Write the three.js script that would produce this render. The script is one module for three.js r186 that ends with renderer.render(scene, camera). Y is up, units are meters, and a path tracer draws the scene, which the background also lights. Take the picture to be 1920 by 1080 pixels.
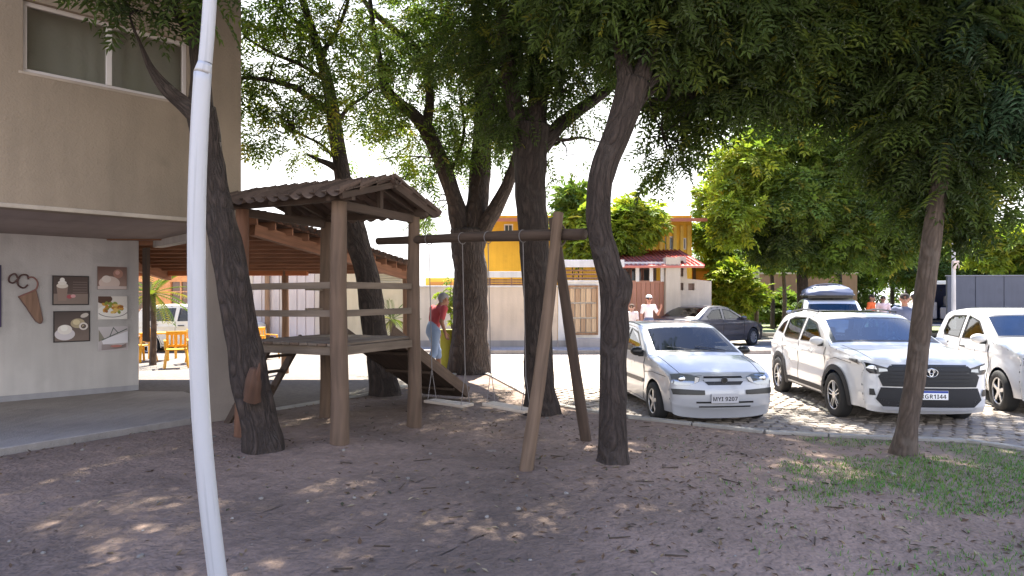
import * as THREE from 'three';
import { mergeGeometries, mergeVertices, toCreasedNormals } from 'three/addons/utils/BufferGeometryUtils.js';
import { RoundedBoxGeometry } from 'three/addons/geometries/RoundedBoxGeometry.js';
import { TessellateModifier } from 'three/addons/modifiers/TessellateModifier.js';
import { MarchingCubes } from 'three/addons/objects/MarchingCubes.js';

// ---------------------------------------------------------------- camera, sky, sun, exposure
const scene = new THREE.Scene();
const FOCAL = 1200, EYE = 1.65, HORIZON = 560;          // 1920 x 1080 frame
const camera = new THREE.PerspectiveCamera(2 * Math.atan(540 / FOCAL) * 180 / Math.PI, 16 / 9, 0.1, 1500);
camera.position.set(0, EYE, 0);
camera.lookAt(0, EYE, -10);
camera.setViewOffset(1920, 1080, 0, 540 - HORIZON, 1920, 1080);

const sunDir = new THREE.Vector3(0.17, 1.75, -1).normalize(), SKY = 0.4;
// hazy tropical sky: white near the horizon and the sun, blue overhead, soft thin clouds
{
  const w = 1024, h = 512, d = new Float32Array(w * h * 4);
  const hash = (x, y) => { let k = Math.imul(x, 374761393) ^ Math.imul(y, 668265263); k = Math.imul(k ^ (k >>> 13), 1103515245); return ((k ^ (k >>> 16)) >>> 0) / 4294967296; };
  const vn = (x, y, p) => { const xi = Math.floor(x), yi = Math.floor(y), u = x - xi, v = y - yi, a = u * u * (3 - 2 * u), b = v * v * (3 - 2 * v), m = (q) => ((q % p) + p) % p; const l = hash(m(xi), yi) * (1 - a) + hash(m(xi + 1), yi) * a, r = hash(m(xi), yi + 1) * (1 - a) + hash(m(xi + 1), yi + 1) * a; return l * (1 - b) + r * b; };
  for (let j = 0; j < h; j++) for (let i = 0; i < w; i++) {
    const el = ((j + 0.5) / h - 0.5) * Math.PI, az = (i + 0.5) / w * 2 * Math.PI - Math.PI, y = Math.sin(el), x = Math.cos(el) * Math.cos(az), z = Math.cos(el) * Math.sin(az);
    const k = (j * w + i) * 4, up = Math.max(0, y), t0 = Math.min(1, Math.max(0, (up - 0.28) / 0.5)), t = 1 - t0 * t0 * (3 - 2 * t0), g = Math.max(0, x * sunDir.x + y * sunDir.y + z * sunDir.z), glow = 0.06 * Math.pow(g, 8) + 0.9 * Math.pow(g, 80);
    const U = i / w, Vv = Math.log(1.15 / (up + 0.15)) * 1.6; let f = 0, am = 0.5; for (let o = 0; o < 5; o++) { f += am * vn(U * 12 * (1 << o), Vv * 2.2 * (1 << o), 12 * (1 << o)); am *= 0.5; }
    const c = Math.min(1, Math.max(0, (f - 0.47) / 0.24)) * 0.6 * (1 - 0.75 * up);
    const base = [0.1 + 1.02 * t, 0.32 + 0.8 * t, 1.0 + 0.14 * t].map((q) => q * SKY);
    const cl = [1.12, 1.1, 1.08].map((q) => q * SKY * 1.05);
    for (let n = 0; n < 3; n++) d[k + n] = y < 0 ? [0.3, 0.27, 0.24][n] * SKY : base[n] * (1 - c) + cl[n] * c + glow * SKY * [1, 0.95, 0.86][n];
    d[k + 3] = 1;
  }
  const sky = new THREE.DataTexture(d, w, h, THREE.RGBAFormat, THREE.FloatType);
  sky.mapping = THREE.EquirectangularReflectionMapping; sky.magFilter = sky.minFilter = THREE.LinearFilter; sky.needsUpdate = true;
  scene.background = sky; scene.environment = sky;
}
const sun = new THREE.DirectionalLight(new THREE.Color(1.0, 0.94, 0.84), 5);
sun.position.copy(sunDir).multiplyScalar(60);
sun.castShadow = true;
sun.shadow.mapSize.set(4096, 4096);
Object.assign(sun.shadow.camera, { left: -30, right: 30, top: 30, bottom: -30, near: 1, far: 160 });
scene.add(sun);
const renderer = new THREE.WebGLRenderer({ antialias: true });
renderer.setSize(1024, 576);
renderer.shadowMap.enabled = true;
renderer.toneMapping = THREE.LinearToneMapping;
renderer.toneMappingExposure = 5.5;

// ---------------------------------------------------------------- helpers
let seed = 12345;
const rnd = () => { seed = (seed * 1664525 + 1013904223) >>> 0; return seed / 4294967296; };
const rr = (a, b) => a + (b - a) * rnd();
const gauss = () => { let s = 0; for (let i = 0; i < 6; i++) s += rnd(); return (s - 3) / 0.7071; };
const V = (x, y, z) => new THREE.Vector3(x, y, z);
const at = (px, py, d) => V((px - 960) / FOCAL * d, EYE + (HORIZON - py) / FOCAL * d, -d);
const clamp = (x, a = 0, b = 1) => Math.min(b, Math.max(a, x));
const mixv = (a, b, t) => a + (b - a) * t;
const smooth = (a, b, x) => { const t = clamp((x - a) / (b - a)); return t * t * (3 - 2 * t); };
function hash3(x, y, z) { let h = Math.imul(x, 374761393) ^ Math.imul(y, 668265263) ^ Math.imul(z, 1274126177); h = Math.imul(h ^ (h >>> 13), 1103515245); h ^= h >>> 16; return (h >>> 0) / 4294967296; }
function noise2(x, y, per = 0, s = 0, pery = per) {
  const xi = Math.floor(x), yi = Math.floor(y), fx = x - xi, fy = y - yi;
  const ux = fx * fx * (3 - 2 * fx), uy = fy * fy * (3 - 2 * fy);
  const w = per ? (v) => ((v % per) + per) % per : (v) => v;
  const wy = pery ? (v) => ((v % pery) + pery) % pery : (v) => v;
  const h = (a, b) => hash3(w(a), wy(b), s);
  return mixv(mixv(h(xi, yi), h(xi + 1, yi), ux), mixv(h(xi, yi + 1), h(xi + 1, yi + 1), ux), uy);
}
function fbm(x, y, oct = 4, per = 0, s = 0, pery = per) { let a = 0.5, t = 0, n = 0; for (let i = 0; i < oct; i++) { t += a * noise2(x, y, per, s + i * 17, pery); n += a; x *= 2; y *= 2; per *= 2; pery *= 2; a *= 0.5; } return t / n; }
function noise3(x, y, z) {
  const xi = Math.floor(x), yi = Math.floor(y), zi = Math.floor(z), fx = x - xi, fy = y - yi, fz = z - zi;
  const u = fx * fx * (3 - 2 * fx), v = fy * fy * (3 - 2 * fy), w = fz * fz * (3 - 2 * fz);
  const L = (k) => mixv(mixv(hash3(xi, yi, k), hash3(xi + 1, yi, k), u), mixv(hash3(xi, yi + 1, k), hash3(xi + 1, yi + 1, k), u), v);
  return mixv(L(zi), L(zi + 1), w);
}
const toSRGB = (c) => c <= 0.0031308 ? 12.92 * c : 1.055 * Math.pow(c, 1 / 2.4) - 0.055;
// colour texture from a function (u, v in 0..1) -> linear rgb
function colorTex(n, fn, m = n) {
  const d = new Uint8Array(n * m * 4);
  for (let j = 0; j < m; j++) for (let i = 0; i < n; i++) {
    const c = fn((i + 0.5) / n, (j + 0.5) / m), k = (j * n + i) * 4;
    for (let q = 0; q < 3; q++) d[k + q] = clamp(toSRGB(clamp(c[q]))) * 255;
    d[k + 3] = 255;
  }
  return finishTex(new THREE.DataTexture(d, n, m), true);
}
function grayTex(n, fn, m = n) {
  const d = new Uint8Array(n * m * 4);
  for (let j = 0; j < m; j++) for (let i = 0; i < n; i++) {
    const c = clamp(fn((i + 0.5) / n, (j + 0.5) / m)) * 255, k = (j * n + i) * 4;
    d[k] = d[k + 1] = d[k + 2] = c; d[k + 3] = 255;
  }
  return finishTex(new THREE.DataTexture(d, n, m), false);
}
function finishTex(t, srgb) {
  t.wrapS = t.wrapT = THREE.RepeatWrapping; t.magFilter = THREE.LinearFilter; t.minFilter = THREE.LinearMipmapLinearFilter;
  t.generateMipmaps = true; if (srgb) t.colorSpace = THREE.SRGBColorSpace; t.needsUpdate = true; return t;
}
function rep(t, s, s2 = s) { const c = t.clone(); c.repeat.set(s, s2); c.needsUpdate = true; return c; }
const lin = (r, g, b) => new THREE.Color().setRGB(r, g, b);
function mat(color, roughness = 0.8, o = {}) { return new THREE.MeshStandardMaterial({ color: Array.isArray(color) ? lin(...color) : color, roughness, ...o }); }
function canvasTex(w, h, draw) {
  const c = document.createElement('canvas'); c.width = w; c.height = h;
  draw(c.getContext('2d'), w, h);
  const t = new THREE.CanvasTexture(c); t.colorSpace = THREE.SRGBColorSpace; return t;
}
const used = {};
function numbered(n) { const k = used[n] = (used[n] ?? -1) + 1; return k ? `${n}_${String(k).padStart(3, '0')}` : n; }
function tag(o, label, category, group, kind) {
  if (label) o.userData.label = label; if (category) o.userData.category = category;
  if (group) o.userData.group = group; if (kind) o.userData.kind = kind; return o;
}
function thing(name, label, category, pos = V(0, 0, 0), turn = 0, group) {
  const o = new THREE.Group(); o.name = numbered(name); o.position.copy(pos); o.rotation.y = turn;
  tag(o, label, category, group); scene.add(o); return o;
}
function mesh(name, geos, m, parent = scene) {
  let g = Array.isArray(geos) ? (geos.length > 1 ? merge(geos) : geos[0]) : geos;
  const o = new THREE.Mesh(g, m); o.name = parent === scene ? numbered(name) : name; o.castShadow = o.receiveShadow = true; parent.add(o); return o;
}
function struct(name, geos, m) { return tag(mesh(name, geos, m), null, null, null, 'structure'); }
function clean(g) {           // same attributes on all so that they merge
  g = g.index ? g.toNonIndexed() : g;
  if (!g.attributes.normal) g.computeVertexNormals();
  if (!g.attributes.uv) g.setAttribute('uv', new THREE.BufferAttribute(new Float32Array(g.attributes.position.count * 2), 2));
  for (const k of Object.keys(g.attributes)) if (!['position', 'normal', 'uv', 'color'].includes(k)) g.deleteAttribute(k);
  return g;
}
function merge(list) { const c = list.map(clean); const col = c.some((g) => g.attributes.color); if (!col) return mergeGeometries(c); for (const g of c) if (!g.attributes.color) g.setAttribute('color', new THREE.BufferAttribute(new Float32Array(g.attributes.position.count * 3).fill(1), 3)); return mergeGeometries(c); }
// uv in metres from the dominant axis of each face
function triUV(g, s = 1) {
  g = g.index ? g.toNonIndexed() : g; if (!g.attributes.normal) g.computeVertexNormals();
  const p = g.attributes.position, n = p.count, uv = new Float32Array(n * 2), a = V(), b = V(), c = V(), m = V();
  for (let i = 0; i < n; i += 3) {
    a.fromBufferAttribute(p, i); b.fromBufferAttribute(p, i + 1); c.fromBufferAttribute(p, i + 2);
    m.subVectors(b, a).cross(c.clone().sub(a)); const x = Math.abs(m.x), y = Math.abs(m.y), z = Math.abs(m.z);
    [a, b, c].forEach((q, k) => { const u = x > y && x > z ? [q.z, q.y] : y > z ? [q.x, q.z] : [q.x, q.y]; uv[(i + k) * 2] = u[0] * s; uv[(i + k) * 2 + 1] = u[1] * s; });
  }
  g.setAttribute('uv', new THREE.BufferAttribute(uv, 2)); return g;
}
function box(w, h, d, x = 0, y = 0, z = 0, ry = 0, r = 0) {
  const g = r > 0 ? new RoundedBoxGeometry(w, h, d, 2, Math.min(r, w / 2.01, h / 2.01, d / 2.01)) : new THREE.BoxGeometry(w, h, d);
  const t = triUV(g); if (ry) t.rotateY(ry); t.translate(x, y, z); return t;
}
// plank or beam between two points; uv runs along it
function beam(a, b, w, h, up = V(0, 1, 0), r = 0.004) {
  const L = a.distanceTo(b), g0 = r > 0 ? new RoundedBoxGeometry(w, h, L, 1, Math.min(r, w / 2.1, h / 2.1)) : new THREE.BoxGeometry(w, h, L);
  let g = triUV(g0); const p = g.attributes.position, u = g.attributes.uv, off = rnd() * 7;
  for (let i = 0; i < p.count; i++) u.setXY(i, p.getX(i) + p.getY(i) + off, p.getZ(i) + off);
  const z = b.clone().sub(a).normalize(), x = up.clone().cross(z).normalize(), y = z.clone().cross(x);
  g.applyMatrix4(new THREE.Matrix4().makeBasis(x, y, z).setPosition(a.clone().add(b).multiplyScalar(0.5))); return g;
}
// swept tube with changing radius, rough cross-section; pts Vector3[], rad number[]
function limb(pts, rad, seg = 10, o = {}) {
  const { sub = 4, rough = 0.12, capStart = false, capEnd = true, flute = 0, sd = 0 } = o;
  const curve = new THREE.CatmullRomCurve3(pts, false, 'centripetal');
  const N = (pts.length - 1) * sub, P = [], R = [];
  for (let i = 0; i <= N; i++) { const t = i / N; P.push(curve.getPoint(t)); const f = t * (pts.length - 1), k = Math.min(pts.length - 2, Math.floor(f)); R.push(mixv(rad[k], rad[k + 1], f - k)); }
  const pos = [], uv = [], idx = []; let nrm = V(1, 0, 0.3).normalize(), len = 0; const q = sd || rnd() * 50;
  for (let i = 0; i <= N; i++) {
    const T = P[Math.min(N, i + 1)].clone().sub(P[Math.max(0, i - 1)]).normalize();
    nrm.sub(T.clone().multiplyScalar(nrm.dot(T))).normalize(); const B = T.clone().cross(nrm);
    if (i) len += P[i].distanceTo(P[i - 1]);
    for (let j = 0; j <= seg; j++) {
      const a = j / seg * Math.PI * 2, ca = Math.cos(a), sa = Math.sin(a);
      const k = 1 + rough * ((noise3(ca * 1.7 + q, sa * 1.7 + q, len * 2.2) - 0.5) * 2 + (noise3(ca * 4 + q, sa * 4, len * 5 + q) - 0.5)) + (flute ? flute * Math.cos(a * 5 + q) * Math.max(0, 1 - i / (N * 0.25)) : 0);
      const v = P[i].clone().addScaledVector(nrm, ca * R[i] * k).addScaledVector(B, sa * R[i] * k);
      pos.push(v.x, v.y, v.z); uv.push(j / seg * Math.max(1, Math.round(R[0] * 6.28 / 0.5)) * 0.5, len);
    }
  }
  const W = seg + 1;
  for (let i = 0; i < N; i++) for (let j = 0; j < seg; j++) { const a = i * W + j; idx.push(a, a + 1, a + W, a + 1, a + W + 1, a + W); }
  const cap = (i, flip) => { const c = pos.length / 3; pos.push(P[i].x, P[i].y, P[i].z); uv.push(0, 0); for (let j = 0; j < seg; j++) flip ? idx.push(c, i * W + j + 1, i * W + j) : idx.push(c, i * W + j, i * W + j + 1); };
  if (capEnd) cap(N, false); if (capStart) cap(0, true);
  const g = new THREE.BufferGeometry();
  g.setAttribute('position', new THREE.Float32BufferAttribute(pos, 3)); g.setAttribute('uv', new THREE.Float32BufferAttribute(uv, 2)); g.setIndex(idx);
  g.computeVertexNormals();
  const nn = g.attributes.normal;                       // close the seam
  for (let i = 0; i <= N; i++) { const a = i * W, b = a + seg, x = nn.getX(a) + nn.getX(b), y = nn.getY(a) + nn.getY(b), z = nn.getZ(a) + nn.getZ(b), l = Math.hypot(x, y, z) || 1; nn.setXYZ(a, x / l, y / l, z / l); nn.setXYZ(b, x / l, y / l, z / l); }
  return g;
}
function tess(g, edge, it = 8) { return new TessellateModifier(edge, it).modify(g.index ? g.toNonIndexed() : g); }
function shapeOf(pts, holes = []) { const s = new THREE.Shape(pts.map((p) => new THREE.Vector2(p[0], p[1]))); for (const h of holes) s.holes.push(new THREE.Path(h.map((p) => new THREE.Vector2(p[0], p[1])))); return s; }
function inside(x, y, poly) { let r = false; for (let i = 0, j = poly.length - 1; i < poly.length; j = i++) { const [a, b] = poly[i], [c, d] = poly[j]; if ((b > y) !== (d > y) && x < (c - a) * (y - b) / (d - b) + a) r = !r; } return r; }
function edgeDist(x, y, poly) { let m = 1e9; for (let i = 0, j = poly.length - 1; i < poly.length; j = i++) { const [a, b] = poly[j], [c, d] = poly[i], dx = c - a, dy = d - b, t = clamp(((x - a) * dx + (y - b) * dy) / (dx * dx + dy * dy)); m = Math.min(m, Math.hypot(x - a - t * dx, y - b - t * dy)); } return m; }
function tint(g, fn) { const p = g.attributes.position, c = new Float32Array(p.count * 3); for (let i = 0; i < p.count; i++) c.set(fn(p.getX(i), p.getY(i), p.getZ(i)), i * 3); g.setAttribute('color', new THREE.BufferAttribute(c, 3)); return g; }

// ---------------------------------------------------------------- materials
const plasterBump = grayTex(512, (u, v) => 0.5 * fbm(u * 24, v * 24, 4, 24, 3) + 0.5 * fbm(u * 90, v * 90, 2, 90, 9));
const stainMap = colorTex(512, (u, v) => { const a = 0.86 + 0.36 * (fbm(u * 4, v * 4, 5, 4, 21) - 0.5) + 0.16 * (fbm(u * 40, v * 4, 3, 40, 33, 4) - 0.5) - 0.1 * smooth(0.62, 0.8, fbm(u * 9, v * 9, 4, 9, 37)); return [a, a * 0.99, a * 0.97]; });
const plaster = (c, o = {}) => mat(c, 0.9, { map: rep(stainMap, 0.23), bumpMap: rep(plasterBump, 0.8), bumpScale: 0.006, ...o });
const barkMap = colorTex(512, (u, v) => {
  const r = Math.abs(fbm(u * 16 + 2 * fbm(u * 6, v * 3, 2, 6, 5, 3), v * 5, 5, 16, 7, 5) - 0.5) * 2, p = fbm(u * 5, v * 5, 4, 5, 11);
  const k = 0.45 + 0.75 * r, l = smooth(0.6, 0.75, p) * 0.35;
  return [mixv(0.21 * k, 0.3, l * 0.5), mixv(0.165 * k, 0.28, l * 0.5), mixv(0.13 * k, 0.24, l * 0.5)];
});
const barkBump = grayTex(512, (u, v) => Math.pow(Math.abs(fbm(u * 16 + 2 * fbm(u * 6, v * 3, 2, 6, 5, 3), v * 5, 5, 16, 7, 5) - 0.5) * 2, 0.7));
const bark = mat([0.36, 0.335, 0.36], 0.95, { map: barkMap, bumpMap: barkBump, bumpScale: 0.05 });
const barkPale = mat([0.72, 0.68, 0.67], 0.95, { map: barkMap, bumpMap: barkBump, bumpScale: 0.012 });
const woodMap = colorTex(512, (u, v) => { const g = fbm(u * 28 + 1.5 * fbm(u * 4, v * 2, 2, 4, 3, 2), v * 2, 5, 28, 41, 2), p = fbm(u * 3, v * 3, 3, 3, 44); const k = 0.55 + 0.65 * g + 0.3 * (p - 0.5); return [0.30 * k, 0.215 * k, 0.15 * k]; });
const woodBump = grayTex(512, (u, v) => fbm(u * 28 + 1.5 * fbm(u * 4, v * 2, 2, 4, 3, 2), v * 2, 5, 28, 41, 2));
const wood = (c = [1, 1, 1], o = {}) => mat(c, 0.85, { map: woodMap, bumpMap: woodBump, bumpScale: 0.006, ...o });
const logWood = wood([0.5, 0.46, 0.45]), greyWood = wood([0.66, 0.7, 0.74]), darkWood = wood([0.28, 0.26, 0.27]), redWood = wood([0.62, 0.42, 0.36]);
const tileMat = mat([0.26, 0.13, 0.085], 0.9, { map: rep(stainMap, 1.3), bumpMap: rep(plasterBump, 2), bumpScale: 0.005 });
const oldTile = mat([0.15, 0.105, 0.085], 0.95, { map: rep(stainMap, 1.3), bumpMap: rep(plasterBump, 2), bumpScale: 0.005 });
const metalWhite = mat([0.46, 0.47, 0.5], 0.42, { map: rep(stainMap, 0.6) });
const poleMap = colorTex(512, (u, v) => { const drip = smooth(0.58, 0.8, fbm(u * 22, v * 3, 4, 22, 51, 3)) * 0.14, spot = smooth(0.7, 0.8, fbm(u * 30, v * 30, 3, 30, 57)) * 0.0, k = 0.96 - drip + 0.1 * (fbm(u * 6, v * 6, 3, 6, 53) - 0.5); return [mixv(k, 0.42, spot), mixv(k * 0.99, 0.26, spot), mixv(k * 0.96, 0.15, spot)]; });
const polePaint = mat([0.47, 0.48, 0.51], 0.45, { map: rep(poleMap, 2, 0.6), bumpMap: rep(plasterBump, 2), bumpScale: 0.0015 });
const black = mat([0.02, 0.02, 0.021], 0.6), rubber = mat([0.025, 0.025, 0.026], 0.85), dullDark = mat([0.035, 0.035, 0.038], 0.9);
// ---------------------------------------------------------------- ground
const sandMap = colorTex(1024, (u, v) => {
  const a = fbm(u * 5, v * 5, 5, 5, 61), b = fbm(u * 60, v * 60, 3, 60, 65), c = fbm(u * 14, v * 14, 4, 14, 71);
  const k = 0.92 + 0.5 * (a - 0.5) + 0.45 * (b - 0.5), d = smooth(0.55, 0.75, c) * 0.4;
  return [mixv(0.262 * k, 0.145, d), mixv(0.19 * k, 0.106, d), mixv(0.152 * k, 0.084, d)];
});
const sandBump = grayTex(512, (u, v) => 0.6 * fbm(u * 12, v * 12, 4, 12, 81) + 0.4 * fbm(u * 70, v * 70, 2, 70, 83));
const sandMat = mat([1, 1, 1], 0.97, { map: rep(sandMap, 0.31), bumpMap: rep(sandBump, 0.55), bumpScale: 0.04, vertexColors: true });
const asphaltMap = colorTex(512, (u, v) => { const k = 0.8 + 0.5 * (fbm(u * 60, v * 60, 2, 60, 91) - 0.5) + 0.4 * (fbm(u * 4, v * 4, 4, 4, 93) - 0.5); return [0.30 * k, 0.275 * k, 0.25 * k]; });
struct('ground', triUV(new THREE.PlaneGeometry(1200, 1200).rotateX(-Math.PI / 2).translate(0, -0.12, 0)), mat([0.8, 0.8, 0.75], 0.97, { map: rep(asphaltMap, 0.2) }));

const dirtEdge = [[-12, 1.6], [-8, -3.0], [-5.36, -6.7], [-4.2, -8.43], [-3.85, -9.2], [-3.53, -9.45], [-2.96, -10.2], [-2.4, -11.1], [-1.76, -12.4], [-1.2, -14.0], [-0.75, -14.35], [-0.46, -13.7], [0.27, -10.9], [0.8, -9.7], [1.61, -8.85], [3.1, -7.86], [4.48, -7.5], [5.23, -7.38], [5.62, -6.95], [8.0, -5.6], [12, -3.4], [16, -1.2], [16, 6], [-12, 6]];
const dip = (x, z, a, b, r) => Math.exp(-((x - a) ** 2 + (z - b) ** 2) / (r * r));
const mound = (x, z) => -0.07 * dip(x, z, -0.9, -8.0, 0.5) - 0.07 * dip(x, z, -0.1, -7.3, 0.5) + 0.05 * dip(x, z, -1.9, -7.1, 0.45) + 0.05 * dip(x, z, 1.0, -6.35, 0.5) + 0.016 * (noise2(x * 5 + 3, z * 5) - 0.5) + 0.055 * (fbm(x * 0.9 + 40, z * 0.9 + 40, 3, 0, 5) - 0.5) + 0.03 * (fbm(x * 3.1 + 10, z * 3.1 + 9, 3, 0, 8) - 0.5);
const dirtY = (x, z) => mound(x, z) * smooth(0.05, 0.8, edgeDist(x, z, dirtEdge));
{
  let g = tess(new THREE.ShapeGeometry(shapeOf(dirtEdge.map(([x, z]) => [x, -z]))), 0.26, 12).rotateX(-Math.PI / 2);
  const p = g.attributes.position;
  for (let i = 0; i < p.count; i++) p.setY(i, dirtY(p.getX(i), p.getZ(i)));
  g.deleteAttribute('uv'); g = mergeVertices(g, 1e-4); g.computeVertexNormals();
  const uv = new Float32Array(g.attributes.position.count * 2);
  for (let i = 0; i < uv.length / 2; i++) { uv[2 * i] = g.attributes.position.getX(i); uv[2 * i + 1] = g.attributes.position.getZ(i); }
  g.setAttribute('uv', new THREE.BufferAttribute(uv, 2));
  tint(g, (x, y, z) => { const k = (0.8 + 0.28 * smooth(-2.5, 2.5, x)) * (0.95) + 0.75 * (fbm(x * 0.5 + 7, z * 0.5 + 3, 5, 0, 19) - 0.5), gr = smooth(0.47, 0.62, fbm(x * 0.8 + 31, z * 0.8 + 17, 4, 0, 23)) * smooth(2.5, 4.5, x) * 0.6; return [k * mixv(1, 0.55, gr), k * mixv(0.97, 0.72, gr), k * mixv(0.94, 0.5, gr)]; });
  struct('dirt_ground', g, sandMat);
}
// skirt under the dirt's edge
{
  const geos = []; for (let i = 0; i < dirtEdge.length; i++) { const [a, b] = dirtEdge[i], [c, d] = dirtEdge[(i + 1) % dirtEdge.length]; const g = new THREE.BufferGeometry(); g.setAttribute('position', new THREE.Float32BufferAttribute([a, 0, b, c, 0, d, c, -0.12, d, a, 0, b, c, -0.12, d, a, -0.12, b], 3)); geos.push(triUV(g)); }
  struct('dirt_bank', geos, mat([0.2, 0.15, 0.12], 0.97));
}
// paved street and car park: sheet with cobble relief, then real cobbles near the kerb
const cobbleMap = colorTex(1024, (u, v) => {
  const R = 16, row = Math.floor(v * R), C = 10, x = u * C + (row % 2) * 0.5 + 0.25 * (hash3(row, 3, 7) - 0.5), col = ((Math.floor(x) % C) + C) % C, fx = x - Math.floor(x), fy = v * R - row;
  const e = Math.min(fx, 1 - fx, (Math.min(fy, 1 - fy)) * 0.63) + 0.05 * (fbm(u * 80, v * 80, 2, 80, 2) - 0.5), m = smooth(0.02, 0.07, e), k = 0.6 + 0.5 * hash3(row, col, 5) + 0.35 * (fbm(u * 70, v * 70, 2, 70, 4) - 0.5);
  return [mixv(0.17, 0.33 * k, m), mixv(0.135, 0.295 * k, m), mixv(0.105, 0.26 * k, m)];
});
const cobbleBump = grayTex(1024, (u, v) => { const R = 16, row = Math.floor(v * R), x = u * 10 + (row % 2) * 0.5 + 0.25 * (hash3(row, 3, 7) - 0.5), fx = x - Math.floor(x), fy = v * R - row; return smooth(0, 0.16, Math.min(fx, 1 - fx, Math.min(fy, 1 - fy) * 0.63)) * (0.8 + 0.2 * fbm(u * 60, v * 60, 2, 60, 4)); });
const road = struct('cobbled_street', triUV(new THREE.PlaneGeometry(90, 30).rotateX(-Math.PI / 2).translate(20, -0.075, -11)), mat([1.35, 1.3, 1.24], 0.93, { map: rep(cobbleMap, 0.5), bumpMap: rep(cobbleBump, 0.5), bumpScale: 0.012 }));
{
  const variants = [0, 1, 2].map((v) => { const g = new RoundedBoxGeometry(0.19, 0.05, 0.125, 1, 0.018), p = g.attributes.position; for (let i = 0; i < p.count; i++) { const x = p.getX(i), y = p.getY(i), z = p.getZ(i), k = (n) => (noise3(x * 9 + v * 7 + n, y * 9, z * 9 + n) - 0.5) * 0.035; p.setXYZ(i, x + k(0), y + (y > 0 ? k(5) * 0.5 : 0), z + k(9)); } g.computeVertexNormals(); return g; });
  const mats = [[0.38, 0.33, 0.29], [0.32, 0.28, 0.25], [0.42, 0.37, 0.32], [0.35, 0.315, 0.29]].map((c) => mat(c, 0.92, { map: rep(stainMap, 3), bumpMap: plasterBump, bumpScale: 0.004 }));
  const spots = [];
  for (let r = 0; r < 44; r++) for (let c = 0; c < 66; c++) {
    const x = 0.6 + c * 0.205 + (r % 2) * 0.1 + rr(-0.012, 0.012), z = -6.2 - r * 0.142 + rr(-0.01, 0.01);
    if (inside(x, z, dirtEdge) || edgeDist(x, z, dirtEdge) < 0.2 || z < -12.4 || Math.abs(x / -z) > 0.85) continue;
    spots.push([x, z]);
  }
  spots.sort((a, b) => Math.hypot(a[0], a[1]) - Math.hypot(b[0], b[1]));
  const M = new THREE.Matrix4(), q = new THREE.Quaternion(), rest = [];
  spots.forEach(([x, z], i) => {
    const s = V(rr(0.88, 1.04), 1, rr(0.88, 1.04)), y = -0.079 + rr(-0.006, 0.008), ry = rr(-0.08, 0.08);
    if (i < 300) { const o = mesh('cobblestone', variants[i % 3], mats[Math.floor(rnd() * 4)], road); o.position.set(x, y, z); o.rotation.set(rr(-0.03, 0.03), ry, rr(-0.03, 0.03)); o.scale.copy(s); }
    else rest.push(M.clone().compose(V(x, y, z), q.clone().setFromEuler(new THREE.Euler(0, ry, 0)), s));
  });
  const im = new THREE.InstancedMesh(variants[1], mats[0].clone(), rest.length); im.material.color.set(0xffffff);
  rest.forEach((m, i) => { im.setMatrixAt(i, m); const k = rr(0.28, 0.42); im.setColorAt(i, lin(k, k * 0.87, k * 0.76)); });
  im.name = 'cobblestone_field'; tag(im, null, null, null, 'stuff'); im.castShadow = im.receiveShadow = true; road.add(im);
}
// kerb stones along the dirt's edge
const kerb = new THREE.Group(); kerb.name = 'kerb'; kerb.userData.kind = 'structure'; scene.add(kerb);
const kerbMat = mat([0.42, 0.4, 0.37], 0.92, { map: rep(stainMap, 0.9), bumpMap: rep(plasterBump, 2), bumpScale: 0.01 });
for (let i = 5; i < 21; i++) {
  const [a, b] = dirtEdge[i], [c, d] = dirtEdge[i + 1], L = Math.hypot(c - a, d - b), n = Math.max(1, Math.round(L / 0.85));
  for (let k = 0; k < n; k++) {
    const p = V(mixv(a, c, (k + 0.012) / n), -0.045 + rr(-0.006, 0.008), mixv(b, d, (k + 0.012) / n)), q = V(mixv(a, c, (k + 0.988) / n), -0.045 + rr(-0.006, 0.008), mixv(b, d, (k + 0.988) / n));
    mesh('kerb_stone', beam(p, q, 0.1, 0.16, V(0, 1, 0), 0.012), kerbMat, kerb);
  }
}
// plaza between the dirt and the pavilion, and the terrace under the shop's overhang
const cement = mat([0.36, 0.33, 0.31], 0.9, { map: rep(stainMap, 0.5), bumpMap: rep(plasterBump, 1), bumpScale: 0.01 });
const flat = (pts, y, th = 0.12) => { const g = new THREE.ExtrudeGeometry(shapeOf(pts.map(([x, z]) => [x, -z])), { depth: th, bevelEnabled: true, bevelSize: 0.008, bevelThickness: 0.008, bevelSegments: 1 }); return triUV(g.rotateX(-Math.PI / 2).translate(0, y - th - 0.008, 0)); };
struct('terrace_floor', flat([[-12.05, 1.55], [-8.06, -3.04], [-5.43, -6.74], [-4.27, -8.47], [-3.92, -9.22], [-4.9, -10.2], [-5.6, -10.9], [-12, -11.2], [-16, -8]], 0.07), cement);
struct('plaza_pavement', flat([[-3.98, -9.3], [-3.6, -9.5], [-3.03, -10.25], [-2.47, -11.15], [-1.83, -12.45], [-1.26, -14.06], [-1.1, -19.2], [-20, -19.2], [-20, -11.3], [-12, -11.28], [-5.58, -10.98], [-4.86, -10.27]], 0.03), mat([0.5, 0.47, 0.44], 0.9, { map: rep(asphaltMap, 0.35), bumpMap: rep(plasterBump, 1), bumpScale: 0.008 }));
struct('sidewalk', flat([[-22, -19.9], [14, -19.9], [14, -21.6], [-22, -21.6]], 0.05), cement);
// verge with grass beyond the street
struct('verge', triUV(new THREE.PlaneGeometry(60, 40).rotateX(-Math.PI / 2).translate(36, -0.05, -50)), mat([0.16, 0.19, 0.07], 0.97, { map: rep(stainMap, 0.3) }));
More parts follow.
